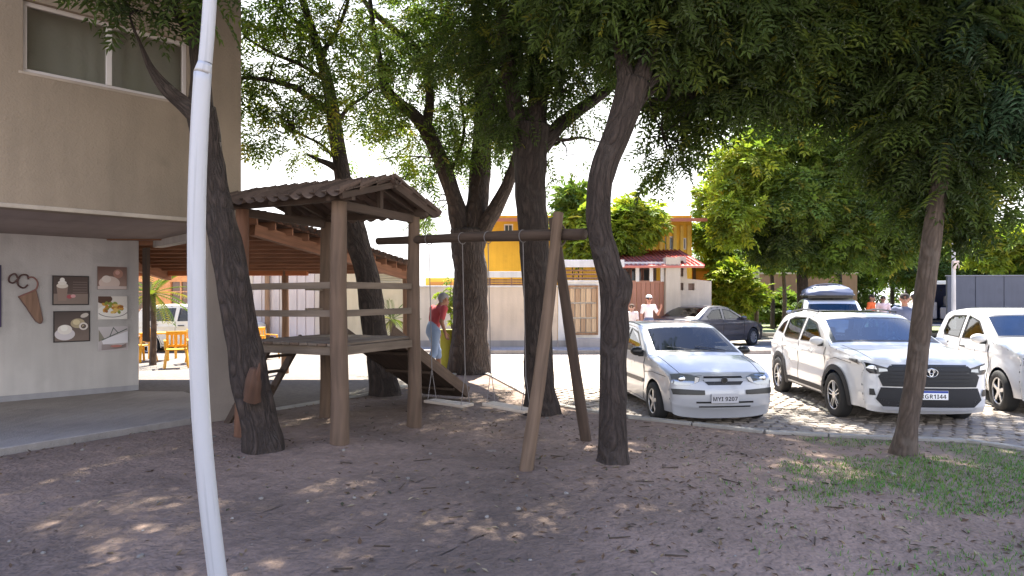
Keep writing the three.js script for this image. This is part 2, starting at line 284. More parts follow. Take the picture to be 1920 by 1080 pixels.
// loose stuff on the ground
function scatter(name, geo, m, list, colors) {
  const im = new THREE.InstancedMesh(geo, m, list.length), M = new THREE.Matrix4(), q = new THREE.Quaternion();
  list.forEach((e, i) => { im.setMatrixAt(i, M.compose(e.p, q.setFromEuler(e.r), e.s)); im.setColorAt(i, colors(i, e)); });
  im.name = numbered(name); im.castShadow = im.receiveShadow = true; scene.add(im); return im;
}
{
  const leaf = new THREE.BufferGeometry();
  leaf.setAttribute('position', new THREE.Float32BufferAttribute([-0.5, 0, 0, 0, 0.1, 0.2, 0, 0.02, 0, 0, 0.02, 0, 0, 0.1, -0.2, -0.5, 0, 0, 0, 0.1, 0.2, 0.5, 0.06, 0, 0, 0.02, 0, 0, 0.02, 0, 0.5, 0.06, 0, 0, 0.1, -0.2], 3)); leaf.computeVertexNormals();
  const L = [];
  for (let i = 0; i < 6500; i++) {
    const z = -1.6 - Math.pow(rnd(), 0.75) * 9.5, x = rr(-0.85, 0.85) * -z;
    let dens = smooth(-2.5, 1.5, x) * 0.8 + 0.1; for (const [a, b] of [[1.0, -6.35], [4.16, -6.8], [-2.7, -6.9], [0.43, -9.2]]) dens += 0.9 * dip(x, z, a, b, 0.75); dens += 0.6 * smooth(0.5, 0.1, edgeDist(x, z, dirtEdge)); if (rnd() > dens || rnd() > 0.35 + fbm(x * 1.1, z * 1.1, 3, 0, 77) || !inside(x, z, dirtEdge)) continue;
    const s = rr(0.035, 0.085); L.push({ p: V(x, dirtY(x, z) + 0.004, z), r: new THREE.Euler(rr(-0.4, 0.4), rr(0, 6.3), rr(-0.4, 0.4)), s: V(s, s, s * rr(0.5, 1)) });
  }
  const pal = [[0.11, 0.065, 0.035], [0.07, 0.045, 0.03], [0.2, 0.14, 0.07], [0.05, 0.05, 0.025], [0.32, 0.26, 0.16]];
  tag(scatter('leaf_litter', leaf, mat([1, 1, 1], 0.9, { side: THREE.DoubleSide }), L, () => { const c = pal[Math.floor(Math.pow(rnd(), 1.6) * 5)], k = rr(0.7, 1.25); return lin(c[0] * k, c[1] * k, c[2] * k); }), 'fallen brown leaves and twigs scattered over the sandy ground', 'leaves', null, 'stuff');
  const peb = new THREE.DodecahedronGeometry(0.5, 0).scale(1, 0.6, 0.8), Q = [];
  for (let i = 0; i < 420; i++) { const z = -1.6 - rnd() * 9, x = rr(-0.8, 0.85) * -z; if (!inside(x, z, dirtEdge)) continue; const s = Math.pow(rnd(), 3) * 0.045 + 0.01; Q.push({ p: V(x, dirtY(x, z) + s * 0.15, z), r: new THREE.Euler(0, rr(0, 6), 0), s: V(s, s, s) }); }
  tag(scatter('gravel', peb, mat([1, 1, 1], 0.95), Q, () => { const k = rr(0.14, 0.34); return lin(k, k * 0.92, k * 0.82); }), 'small pale stones scattered over the sandy ground', 'gravel', null, 'stuff');
  const twig = new THREE.CylinderGeometry(0.004, 0.006, 1, 4).rotateZ(Math.PI / 2), T = [];
  for (let i = 0; i < 60; i++) { const z = -2 - rnd() * 8, x = rr(-0.3, 0.85) * -z; if (!inside(x, z, dirtEdge)) continue; T.push({ p: V(x, dirtY(x, z) + 0.008, z), r: new THREE.Euler(0, rr(0, 6), rr(-0.05, 0.05)), s: V(rr(0.06, 0.2), 1, 1) }); }
  tag(scatter('twig_litter', twig, mat([1, 1, 1], 0.95), T, () => lin(0.07, 0.05, 0.035)), 'thin dry twigs lying on the sandy ground', 'litter', null, 'stuff');
  // grass: blades in tufts, densest in the patch near the kerb
  const bl = new THREE.BufferGeometry();
  bl.setAttribute('position', new THREE.Float32BufferAttribute([-0.05, 0, 0, 0.05, 0, 0, 0.03, 0.6, 0.12, -0.05, 0, 0, 0.03, 0.6, 0.12, -0.03, 0.6, 0.12, -0.03, 0.6, 0.12, 0.03, 0.6, 0.12, 0, 1, 0.4], 3)); bl.computeVertexNormals();
  const G = [];
  for (let i = 0; i < 110000; i++) {
    const z = -2.0 - rnd() * 5.6, x = rr(1.5, 9); if (!inside(x, z, dirtEdge) || edgeDist(x, z, dirtEdge) < 0.12 || x / -z > 0.85) continue;
    const n = fbm(x * 0.8 + 31, z * 0.8 + 17, 4, 0, 23), f = fbm(x * 4, z * 4, 2, 0, 29), d = smooth(0.5, 0.63, n + 0.25 * (f - 0.5)) * 0.35 * smooth(1.5, 3.2, x) + smooth(1.25, 0.45, Math.hypot((x - 4.0) / 1.55, (z + 5.75) / 0.95) + 1.1 * (f - 0.5)) * 0.95 + smooth(1.1, 0.5, Math.hypot((x - 2.9) / 0.9, (z + 3.1) / 0.4) + 0.9 * (f - 0.5)) * 0.3 + 0.012;
    if (rnd() > d) continue; const s = rr(0.03, 0.07);
    G.push({ p: V(x, dirtY(x, z) - 0.003, z), r: new THREE.Euler(rr(-0.3, 0.3), rr(0, 6.3), rr(-0.4, 0.4)), s: V(s * 1.2, s * 0.62, s) });
  }
  tag(scatter('grass', bl, mat([1, 1, 1], 0.85, { side: THREE.DoubleSide }), G, () => { const k = rr(0.6, 1.3), y = rr(0, 1); return lin(mixv(0.07, 0.17, y * y) * k, 0.23 * k, 0.03 * k); }), 'patchy short green grass growing on the dirt by the kerb', 'grass', null, 'stuff');
}
// ---------------------------------------------------------------- shop building with overhanging upper floor
const KX = -3.725, KZ = -8.8, UX = 0.719, UZ = -0.695;          // corner under the overhang, direction of the facade
const bp = (u, y, v) => V(KX + UX * u - 0.695 * v, y, KZ + UZ * u - 0.719 * v);   // u along the facade, v inwards
const bturn = Math.atan2(0.695, 0.719);
const shop = thing('shop_building', 'beige two-storey shop with white ground-floor wall under an overhanging upper floor', 'building');
shop.position.set(KX, 0, KZ); shop.rotation.y = bturn;           // local x = u, local z = -v
const bb = (w, h, d, u, y, v, r = 0) => box(w, h, d, u, y, -v, 0, r);
const beige = plaster([0.31, 0.248, 0.182]), whiteWall = plaster([0.62, 0.6, 0.6]);
// upper block, with a window opening in the front
{
  const H0 = 2.65, H1 = 7.6, wu0 = -2.40, wu1 = -0.68, wy0 = 4.19, wy1 = 5.0, T = 0.2;
  const g = new THREE.ExtrudeGeometry(shapeOf([[-9, H0], [0, H0], [0, H1], [-9, H1]], [[[wu0, wy0], [wu1, wy0], [wu1, wy1], [wu0, wy1]]]), { depth: T, bevelEnabled: false });
  const shell = [triUV(g.translate(0, 0, -T)), bb(T, H1 - H0, 5.8, -T / 2, (H0 + H1) / 2, 3.1), bb(8.8, 0.15, 5.8, -4.6, H1 - 0.076, 3.1)];
  mesh('upper_wall', shell, beige, shop);
  mesh('soffit', [bb(8.8, 0.16, 5.78, -4.6, H0 + 0.085, 3.1)], plaster([0.36, 0.29, 0.27]), shop);
  mesh('drip_edge', [bb(9.0, 0.05, 0.03, -4.5, H0 + 0.026, -0.012, 0.008)], plaster([0.5, 0.43, 0.35]), shop);
  mesh('side_beam', [bb(0.16, 0.11, 2.95, -0.12, H0 - 0.056, 1.93)], plaster([0.5, 0.46, 0.44]), shop);
  const win = new THREE.Group(); win.name = 'window'; shop.add(win);
  const frameM = mat([0.55, 0.5, 0.47], 0.5), um = -1.555;
  mesh('frame', [bb(wu1 - wu0, 0.05, 0.07, (wu0 + wu1) / 2, wy1 - 0.025, 0.1, 0.006), bb(wu1 - wu0, 0.05, 0.07, (wu0 + wu1) / 2, wy0 + 0.025, 0.1, 0.006), bb(0.045, wy1 - wy0 - 0.1, 0.07, wu0 + 0.023, (wy0 + wy1) / 2, 0.1, 0.006), bb(0.045, wy1 - wy0 - 0.1, 0.07, wu1 - 0.023, (wy0 + wy1) / 2, 0.1, 0.006)], frameM, win);
  mesh('mullion', [bb(0.06, wy1 - wy0 - 0.1, 0.08, um, (wy0 + wy1) / 2, 0.098, 0.006)], mat([0.62, 0.58, 0.55], 0.5), win);
  const glass = new THREE.MeshPhysicalMaterial({ color: lin(0.82, 0.82, 0.8), roughness: 0.04, transmission: 1, thickness: 0, ior: 1.7 });
  mesh('pane', [bb(um - wu0 - 0.07, wy1 - wy0 - 0.1, 0.006, (um + wu0) / 2 + 0.007, (wy0 + wy1) / 2, 0.09)], glass, win);
  mesh('pane', [bb(wu1 - um - 0.07, wy1 - wy0 - 0.1, 0.006, (um + wu1) / 2 - 0.007, (wy0 + wy1) / 2, 0.115)], glass, win);
  const cur = new THREE.PlaneGeometry(wu1 - wu0 + 0.3, 1.1, 90, 4).toNonIndexed(), cp = cur.attributes.position;
  for (let i = 0; i < cp.count; i++) cp.setZ(i, 0.005 * Math.sin(cp.getX(i) * 34 + Math.sin(cp.getX(i) * 5) * 2));
  cur.computeVertexNormals(); cur.translate((wu0 + wu1) / 2, 4.6, -0.35); mesh('curtain', triUV(cur), mat([0.5, 0.49, 0.45], 0.95), win);
  mesh('window_sill', [bb(wu1 - wu0 + 0.08, 0.03, 0.05, (wu0 + wu1) / 2, wy0 - 0.017, 0.02, 0.005)], plaster([0.45, 0.38, 0.31]), shop);
}
mesh('pillar', [bb(0.435, 2.65, 0.4, -0.2195, 1.325, 0.203, 0.008)], plaster([0.3, 0.255, 0.22]), shop);
mesh('ground_floor_wall', [bb(6.5, 2.58, 0.18, -0.385 - 3.25, 1.361, 3.63)], whiteWall, shop);
mesh('skirting', [bb(6.48, 0.09, 0.014, -0.385 - 3.25, 0.116, 3.532)], plaster([0.42, 0.42, 0.46]), shop);
mesh('rear_wall', [bb(0.16, 2.58, 2.1, -0.386 - 0.1, 1.361, 4.78)], beige, shop);
// door frame leaf leaning at the opening's edge (folded bar of the side opening)
mesh('folding_door', [bb(0.05, 1.6, 0.28, -0.33, 1.72, 3.3, 0.005)], darkWood, shop);
// pictures on the white wall: position from the wall itself (t metres from its end)
const wallT = (px) => { const r = (px - 960) / FOCAL; return (11.08 * r + 6.46) / (0.695 * r - 0.719); };
function onWall(px0, px1, py0, py1) { const t0 = wallT(px0), t1 = wallT(px1), t = (t0 + t1) / 2, d = 11.08 - 0.695 * t, h = (py) => EYE + (HORIZON - py) / FOCAL * d; return { u: -0.385 - t, w: Math.abs(t0 - t1), y: (h(py0) + h(py1)) / 2, h: h(py0) - h(py1) }; }
function picture(px0, px1, py0, py1, label, draw, border = [0.05, 0.04, 0.04]) {
  const o = onWall(px0, px1, py0, py1), T = thing('food_picture', label, 'picture', bp(o.u, o.y, 3.53), bturn, 'food pictures on the white wall');
  mesh('board', [box(o.w, o.h, 0.012, 0, 0, 0.004, 0, 0.002)], mat(border, 0.6), T);
  const tx = canvasTex(256, Math.round(256 * o.h / o.w), draw), p = new THREE.PlaneGeometry(o.w - 0.012, o.h - 0.012).translate(0, 0, 0.0125);
  mesh('print', p, new THREE.MeshStandardMaterial({ map: tx, roughness: 0.45 }), T);
}
const blob = (c, x, y, rx, ry, col, a = 0) => { c.fillStyle = col; c.beginPath(); c.ellipse(x, y, rx, ry, a, 0, 7); c.fill(); };
const grad = (c, w, h, a, b) => { const g = c.createLinearGradient(0, 0, w * 0.3, h); g.addColorStop(0, a); g.addColorStop(1, b); c.fillStyle = g; c.fillRect(0, 0, w, h); };
const lcg = (s) => () => (s = (s * 16807) % 2147483647) / 2147483647;
picture(98, 167, 517, 572, 'dark print of soft ice cream in a cup, upper one next to the cone sign', (c, w, h) => {
  grad(c, w, h, '#4a3a34', '#6a5850'); c.fillStyle = '#8d7c72'; c.fillRect(0, h * 0.62, w, h * 0.4); c.fillStyle = '#7d6d6a'; for (let i = 0; i < 5; i++) c.fillRect(w * 0.55, h * (0.2 + i * 0.09), w * 0.4, 5);
  c.fillStyle = '#9a8478'; c.beginPath(); c.moveTo(w * 0.1, h * 0.35); c.lineTo(w * 0.42, h * 0.35); c.lineTo(w * 0.37, h * 0.86); c.lineTo(w * 0.15, h * 0.86); c.fill();
  blob(c, w * 0.26, h * 0.34, w * 0.16, h * 0.09, '#e9e0d4'); blob(c, w * 0.26, h * 0.24, w * 0.12, h * 0.08, '#f4eee6'); blob(c, w * 0.26, h * 0.14, w * 0.07, h * 0.08, '#fbf8f2');
  blob(c, w * 0.46, h * 0.72, w * 0.08, h * 0.07, '#b0525a'); blob(c, w * 0.56, h * 0.7, w * 0.07, h * 0.06, '#d9a4a6'); c.lineWidth = 8; c.strokeStyle = '#241c1a'; c.strokeRect(2, 2, w - 4, h - 4);
});
picture(100, 169, 583, 641, 'dark print of a dessert plate with cream, lower one next to the cone sign', (c, w, h) => {
  grad(c, w, h, '#463a36', '#7a6a62'); blob(c, w * 0.3, h * 0.75, w * 0.28, h * 0.2, '#d8d2d6'); blob(c, w * 0.3, h * 0.6, w * 0.2, h * 0.16, '#ece6e0'); blob(c, w * 0.28, h * 0.55, w * 0.1, h * 0.1, '#f8f5ee');
  blob(c, w * 0.66, h * 0.4, w * 0.2, h * 0.16, '#b9a98a'); blob(c, w * 0.62, h * 0.36, w * 0.1, h * 0.09, '#ddcfa8'); c.lineWidth = 14; c.strokeStyle = '#e4dcd6'; c.beginPath(); c.arc(w * 0.82, h * 0.5, w * 0.1, 0, 7); c.stroke();
  c.lineWidth = 7; c.strokeStyle = '#54423c'; c.beginPath(); c.arc(w * 0.82, h * 0.5, w * 0.06, 0, 7); c.stroke(); blob(c, w * 0.85, h * 0.14, w * 0.12, h * 0.07, '#cfc6be', -0.4); c.lineWidth = 8; c.strokeStyle = '#2a2220'; c.strokeRect(2, 2, w - 4, h - 4);
});
picture(182, 238, 500, 543, 'brown and cream dessert print, topmost of three beside the opening', (c, w, h) => {
  grad(c, w, h, '#6a4c42', '#a5887c'); blob(c, w * 0.4, h * 0.72, w * 0.36, h * 0.3, '#e0ccc2'); blob(c, w * 0.3, h * 0.55, w * 0.16, h * 0.16, '#efe2da'); blob(c, w * 0.7, h * 0.3, w * 0.17, h * 0.2, '#b48474'); blob(c, w * 0.68, h * 0.25, w * 0.08, h * 0.1, '#d6a99b');
  c.fillStyle = '#d9c8c2'; c.fillRect(0, h * 0.86, w, h * 0.14);
}, [0.3, 0.24, 0.22]);
picture(183, 239, 555, 599, 'golden fried snacks on a white plate, middle print beside the opening', (c, w, h) => {
  grad(c, w, h, '#e3dcd4', '#efe9e2'); blob(c, w * 0.2, h * 0.12, w * 0.28, h * 0.2, '#5a3a2a'); blob(c, w * 0.5, h * 0.72, w * 0.56, h * 0.36, '#f6f2ec'); const r = lcg(77);
  for (let i = 0; i < 40; i++) blob(c, w * (0.2 + 0.6 * r()), h * (0.3 + 0.4 * r()), w * 0.08, h * 0.06, ['#d9a441', '#c78a2e', '#e8c46a', '#a9692a', '#8a9a3a'][i % 5], r() * 3);
  c.lineWidth = 5; c.strokeStyle = '#4a3430'; c.beginPath(); c.ellipse(w * 0.5, h * 0.55, w * 0.56, h * 0.36, 0, 0.3, 2.6); c.stroke();
}, [0.62, 0.58, 0.56]);
picture(184, 240, 612, 657, 'pale print of a table with a cup, lowest of three beside the opening', (c, w, h) => {
  grad(c, w, h, '#d6d0d2', '#b9b0b2'); c.fillStyle = '#8f8a7c'; c.beginPath(); c.moveTo(0, h * 0.1); c.lineTo(w * 0.2, h * 0.5); c.lineTo(0, h * 0.62); c.fill(); c.fillStyle = '#eceaf0'; c.beginPath(); c.moveTo(w * 0.1, h * 0.55); c.lineTo(w, h * 0.2); c.lineTo(w, h * 0.7); c.lineTo(w * 0.15, h * 0.74); c.fill();
  c.lineWidth = 9; c.strokeStyle = '#4d5a54'; c.beginPath(); c.moveTo(w * 0.1, h * 0.56); c.lineTo(w * 0.98, h * 0.1); c.stroke(); c.lineWidth = 7; c.beginPath(); c.moveTo(w * 0.38, h * 0.4); c.lineTo(w * 0.5, h * 0.04); c.lineTo(w * 0.66, h * 0.26); c.stroke();
  c.lineWidth = 5; c.strokeStyle = '#7a6a66'; for (let i = 0; i < 6; i++) { c.beginPath(); c.moveTo(w * 0.1, h * (0.76 + i * 0.04)); c.bezierCurveTo(w * 0.4, h * (0.7 + i * 0.05), w * 0.6, h * 0.95, w * 0.95, h * (0.74 + i * 0.03)); c.stroke(); } blob(c, w * 0.6, h * 0.83, w * 0.2, h * 0.05, '#b9786c');
}, [0.6, 0.57, 0.57]);
picture(-60, 3, 496, 614, 'dark tall framed poster at the far edge of the white wall', (c, w, h) => { grad(c, w, h, '#2b2a4a', '#40305a'); }, [0.03, 0.03, 0.06]);
{ // ice-cream cone sign: flat cut-out cone with a curl of thick wire on top
  const o = onWall(17, 80, 513, 606), T = thing('cone_sign', 'wooden ice cream cone sign with curled brown scoop outline on the white wall', 'sign', bp(o.u, o.y, 3.53), bturn);
  const sx = o.w / 63, sy = o.h / 93, q = (x, y) => [(x - 48.5) * sx, (559.5 - y) * sy];
  const cone = new THREE.ExtrudeGeometry(shapeOf([q(34, 556), q(67, 543), q(80, 600), q(76, 606), q(68, 603)]), { depth: 0.02, bevelEnabled: true, bevelSize: 0.004, bevelThickness: 0.004, bevelSegments: 1 }).translate(0, 0, -0.004);
  mesh('cone', triUV(cone), wood([1.0, 0.85, 0.85]), T);
  const wr = [0.3, 0.14, 0.12], tube = (pts, r, n = 40) => new THREE.TubeGeometry(new THREE.CatmullRomCurve3(pts.map(([x, y]) => { const a = q(x, y); return V(a[0], a[1], 0.014); })), n, r, 6);
  mesh('curl', [tube([[52, 534], [44, 540], [35, 536], [33, 526], [40, 516], [50, 516], [53, 524]], 0.014), tube([[33, 524], [24, 531], [17, 528], [19, 518], [28, 514], [33, 522]], 0.014)], mat([0.1, 0.05, 0.045], 0.6), T);
  mesh('scoop_outline', [tube([[52, 520], [62, 520], [70, 529], [68, 541], [60, 546], [36, 556]], 0.013)], mat(wr, 0.6), T);
  mesh('cone_edge', [tube([[34, 556], [46, 572], [58, 590], [68, 603], [76, 607], [80, 600]], 0.01), tube([[67, 543], [74, 572], [80, 600]], 0.008)], mat([0.16, 0.09, 0.08], 0.6), T);
  for (let i = 0; i < 4; i++) mesh('wafer_line', [tube([[38 + i * 9, 558 + i * 13], [50 + i * 8, 560 + i * 11], [68 + i * 3, 553 + i * 11]], 0.004, 16)], mat([0.2, 0.13, 0.12], 0.7), T);
}

// ---------------------------------------------------------------- white pole close to the camera
{
  const d = 3.3, ps = [[396, -60], [393.5, 0], [388, 80], [384.5, 118], [380, 138], [374, 240], [369, 380], [368.5, 480], [370, 600], [377, 780], [390, 930], [408, 1080], [419, 1155]], rs = [0.031, 0.032, 0.0335, 0.034, 0.043, 0.0435, 0.044, 0.044, 0.0445, 0.0455, 0.046, 0.046, 0.046];
  const T = thing('steel_pole', 'tall white painted steel pole, slightly bowed, close in front of the shop', 'pole', V(at(419, 1155, d).x, 0, -d));
  const pts = ps.map(([x, y]) => at(x, y, d).sub(T.position)); pts[pts.length - 1].y = -0.03;
  const hi = [at(405, -420, d).sub(T.position)];
  mesh('lower_tube', limb(pts.slice(4), rs.slice(4), 20, { rough: 0.006, sub: 6, capStart: true }), polePaint, T);
  mesh('upper_tube', limb([...hi, ...pts.slice(0, 4)].reverse(), [0.034, 0.0335, 0.033, 0.032, 0.031], 20, { rough: 0.006, sub: 6 }), polePaint, T);
  mesh('reducer', limb([pts[4], pts[3]], [0.0435, 0.034], 20, { rough: 0, sub: 3, capStart: true }), polePaint, T);
}

// ---------------------------------------------------------------- wooden playhouse on posts (local x = towards the swing end, local z = towards the camera side)
const PH = thing('playhouse', 'raised wooden play platform on log posts with a tiled gable roof and slide', 'playhouse', V(-2.262, 0, -8.045));
PH.rotation.y = Math.atan2(0.42, 0.9) * -1; // local +x -> world (0.9, , +0.42)
{
  const h = 0.735, P = { front: [h, h], right: [h, -h], back: [-h, -h], left: [-h, h] };   // local x,z of each post
  const top = 2.72;
  for (const k of Object.keys(P)) { const [x, z] = P[k], r = k === 'front' ? 0.098 : 0.088; const g = limb([V(x, -0.05, z), V(x + 0.01, 0.6, z), V(x - 0.005, 1.5, z + 0.01), V(x, top, z)], [r * 1.12, r, r * 0.96, r * 0.86], 14, { rough: 0.05, sub: 5 }); mesh('post', g, k === 'left' ? redWood : logWood, PH); }
  const dk = 1.12;
  // deck frame and planks
  for (const [a, b] of [['front', 'right'], ['right', 'back'], ['back', 'left'], ['left', 'front']]) { const A = P[a], B = P[b]; mesh('deck_beam', beam(V(A[0], dk - 0.05, A[1]), V(B[0], dk - 0.05, B[1]), 0.06, 0.1), greyWood, PH); }
  for (let i = 0; i < 11; i++) { const x = -h + 0.0 + (i + 0.5) * 2 * h / 11; mesh('plank', beam(V(x, dk + 0.018 + rr(-0.003, 0.003), -h - 0.06), V(x + rr(-0.004, 0.004), dk + 0.018, h + 0.06), 0.12, 0.028), i % 3 ? greyWood : logWood, PH); }
  for (const y of [1.485, 1.80]) {
    mesh('rail', beam(V(h, y, h), V(h, y + 0.01, -h), 0.045, 0.075), greyWood, PH);
    mesh('rail', beam(V(-h, y - 0.01, h), V(h, y, h), 0.045, 0.075), greyWood, PH);
    mesh('rail', beam(V(-h, y, -h), V(-h, y, -h + 0.4), 0.045, 0.075), greyWood, PH);
  }
  // top beams
  for (const [a, b] of [['front', 'right'], ['back', 'left']]) mesh('tie_beam', beam(V(P[a][0], top - 0.03, P[a][1]), V(P[b][0], top - 0.03, P[b][1]), 0.06, 0.1), darkWood, PH);
  for (const z of [h, -h]) mesh('wall_plate', beam(V(-h - 0.35, top + 0.05, z), V(h + 0.2, top + 0.05, z), 0.06, 0.09), darkWood, PH);
  // roof: ridge along local x, slopes facing local +z and -z
  const rise = 0.26, ex0 = -1.28, ex1 = 0.98, ez = 0.93, ey = top + 0.03, ry = ey + rise + 0.03;
  for (const x of [h, -h]) { mesh('king_post', beam(V(x, top + 0.02, 0), V(x, ry - 0.05, 0), 0.06, 0.06, V(1, 0, 0)), darkWood, PH); for (const s of [1, -1]) mesh('rafter', beam(V(x, ey + 0.0, s * ez), V(x, ry - 0.03, 0), 0.055, 0.09), darkWood, PH); }
  for (const x of [-1.2, -0.1, 0.92]) for (const s of [1, -1]) mesh('rafter', beam(V(x, ey + 0.0, s * ez), V(x, ry - 0.03, 0), 0.05, 0.07), darkWood, PH);
  mesh('ridge_beam', beam(V(ex0, ry - 0.02, 0), V(ex1, ry - 0.02, 0), 0.06, 0.09), darkWood, PH);
  const roof = new THREE.Group(); roof.name = 'roof'; PH.add(roof);
  const sl = Math.hypot(ez, rise + 0.03), ang = Math.atan2(rise + 0.03, ez);
  for (const s of [1, -1]) for (let i = 0; i < 7; i++) { const t0 = i / 7 + 0.004, t1 = (i + 1) / 7 - 0.004, t = (t0 + t1) / 2; mesh('roof_board', beam(V(ex0, mixv(ey, ry, t) + 0.055, s * ez * (1 - t)), V(ex1, mixv(ey, ry, t) + 0.055, s * ez * (1 - t)), sl / 7 - 0.008, 0.018, V(0, Math.cos(ang), s * Math.sin(ang))), darkWood, roof); }
  const bt = new THREE.CylinderGeometry(0.092, 0.075, 0.4, 8, 1, true, -Math.PI / 2, Math.PI).rotateX(Math.PI / 2);       // barrel tile along z, hump up
  const tg = triUV(bt), tm = [oldTile, oldTile.clone(), oldTile.clone()]; tm[1].color.multiplyScalar(0.8); tm[2].color.multiplyScalar(1.25); tm.forEach((m) => { m.side = THREE.DoubleSide; });
  for (const s of [1, -1]) for (let r = 0; r < 3; r++) for (let c = 0; c < 13; c++) {
    const o = mesh('roof_tile', tg, tm[Math.floor(rnd() * 3)], roof), t = (r + 0.42) / 3;
    o.rotation.set(0, s > 0 ? 0 : Math.PI, 0); o.rotateX(ang + 0.05 + rr(-0.02, 0.02)); o.rotateY(rr(-0.03, 0.03));
    o.position.set(ex0 + (c + 0.5) * (ex1 - ex0) / 13, mixv(ey, ry, t) + 0.075 + 0.02 + rr(-0.006, 0.006), s * (ez + 0.05) * (1 - t) + rr(-0.01, 0.01));
  }
  const rt = triUV(new THREE.CylinderGeometry(0.1, 0.085, 0.42, 8, 1, true, -Math.PI / 2, Math.PI).rotateX(Math.PI / 2).rotateY(Math.PI / 2));
  for (let c = 0; c < 6; c++) { const o = mesh('ridge_tile', rt, tm[c % 3], roof); o.position.set(ex0 + (c + 0.5) * (ex1 - ex0) / 6, ry + 0.07 + rr(-0.006, 0.006), 0); o.rotation.z = rr(-0.03, 0.03); }
  // slide: chute from the far side (local -z) down to the ground
  const sw = 0.42, s0 = V(-0.07, dk + 0.02, -h - 0.02), s1 = V(-0.06, 0.05, -h - 2.1), up = V(0, 0.5, -0.27).normalize();
  const slide = new THREE.Group(); slide.name = 'slide'; PH.add(slide);
  for (let i = 0; i < 5; i++) { const x = -sw + (i + 0.5) * 2 * sw / 5; mesh('board', beam(s0.clone().add(V(x, 0, 0)), s1.clone().add(V(x, 0, 0)), 2 * sw / 5 - 0.004, 0.025), darkWood, slide); }
  for (const s of [-1, 1]) mesh('side_board', beam(s0.clone().add(V(s * (sw + 0.02), 0.07, 0)), s1.clone().add(V(s * (sw + 0.02), 0.07, 0)), 0.03, 0.17), s < 0 ? darkWood : logWood, slide);
  for (let i = 0; i < 3; i++) { const t = 0.2 + i * 0.3; mesh('batten', beam(s0.clone().lerp(s1, t).add(V(-sw, -0.045, 0)), s0.clone().lerp(s1, t).add(V(sw, -0.045, 0)), 0.06, 0.04), darkWood, slide); }
  // ladder on the left (local -x) side
  const lad = new THREE.Group(); lad.name = 'ladder'; PH.add(lad);
  for (const z of [-0.28, 0.22]) mesh('stringer', beam(V(-h - 0.02, dk + 0.02, z), V(-h - 0.85, -0.02, z), 0.05, 0.09), darkWood, lad);
  for (let i = 0; i < 4; i++) { const t = (i + 1) / 5; mesh('rung', beam(V(-h - 0.02 - 0.85 * t, dk * (1 - t), -0.3), V(-h - 0.02 - 0.85 * t, dk * (1 - t), 0.24), 0.07, 0.035), darkWood, lad); }
}

// ---------------------------------------------------------------- swing frame, two swings
const SA = V(-1.295, 2.42, -8.4), SB = V(0.5, 2.33, -6.83), sdir = SB.clone().sub(SA).normalize();
{
  const T = thing('swing_structure', 'log A-frame with a long crossbeam joined to the wooden playhouse', 'swing frame', V(SB.x, 0, SB.z));
  const L = (p) => p.clone().sub(T.position);
  mesh('crossbeam', limb([L(SB.clone().addScaledVector(sdir, 0.33)), L(SB), L(SA.clone().lerp(SB, 0.5)).add(V(0, 0.01, 0)), L(SA), L(SA.clone().addScaledVector(sdir, -0.75))], [0.062, 0.064, 0.06, 0.055, 0.05], 12, { rough: 0.06, sub: 6, capStart: true }), darkWood, T);
  const foot1 = V(0.13, -0.06, -6.19), foot2 = V(0.87, -0.06, -7.47), n = V(0.9, 0, 0.42).normalize();
  const t1 = at(1047, 400, 6.76), t2 = at(1037, 408, 6.9);
  mesh('leg', limb([L(foot1), L(foot1.clone().lerp(t1, 0.5)).add(V(0.02, 0, 0)), L(t1)], [0.072, 0.066, 0.056], 12, { rough: 0.06, sub: 8 }), wood([0.56, 0.52, 0.49]), T);
  mesh('leg', limb([L(foot2), L(foot2.clone().lerp(t2, 0.5)), L(t2)], [0.066, 0.062, 0.055], 12, { rough: 0.06, sub: 8 }), darkWood, T);
  mesh('tie_rope', new THREE.TorusGeometry(0.105, 0.012, 6, 20).scale(1, 1.15, 1).rotateY(0.7).translate(L(SB).x, SB.y, L(SB).z), mat([0.14, 0.11, 0.08], 0.95), T);
}
function swing(t0, t1, seatY, label, tilt) {
  const a = SA.clone().lerp(SB, t0), b = SA.clone().lerp(SB, t1), c = a.clone().lerp(b, 0.5), T = thing('swing', label, 'swing', V(c.x, seatY, c.z), 0, 'two plank swings on ropes');
  const L = (p) => p.clone().sub(T.position), off = V(sdir.z, 0, -sdir.x).multiplyScalar(0.05);
  const A = V(a.x, seatY, a.z).add(off), B = V(b.x, seatY + tilt, b.z).add(off), e = sdir.clone().setY(0).normalize().multiplyScalar(0.05);
  mesh('seat', beam(L(A.clone().sub(e)), L(B.clone().add(e)), 0.2, 0.035, V(0, 1, 0), 0.006), wood([1.7, 2.0, 2.3], { roughness: 0.6 }), T);
  const side = off.clone().normalize().multiplyScalar(0.08), ropeM = mat([0.2, 0.18, 0.17], 0.95);
  for (const [s, p] of [[A, a], [B, b]]) { const g = [], h = p.clone().setY(p.y - 0.06), k = s.clone().add(V(0, 0.32, 0)).lerp(h, 0.05); g.push(new THREE.TubeGeometry(new THREE.LineCurve3(L(h), L(k)), 1, 0.0055, 6)); for (const q of [1, -1]) g.push(new THREE.TubeGeometry(new THREE.LineCurve3(L(k), L(s.clone().addScaledVector(side, q).add(V(0, -0.02, 0)))), 1, 0.0045, 6)); g.push(new THREE.TorusGeometry(0.07, 0.006, 5, 16).rotateY(Math.atan2(sdir.x, sdir.z)).translate(L(p).x, p.y - T.position.y, L(p).z)); mesh('rope', g, ropeM, T); }
}
swing(0.13, 0.385, 0.335, 'pale plank swing hanging nearest the wooden playhouse', 0.012);
swing(0.565, 0.79, 0.41, 'pale plank swing hanging nearest the log A-frame', -0.02);

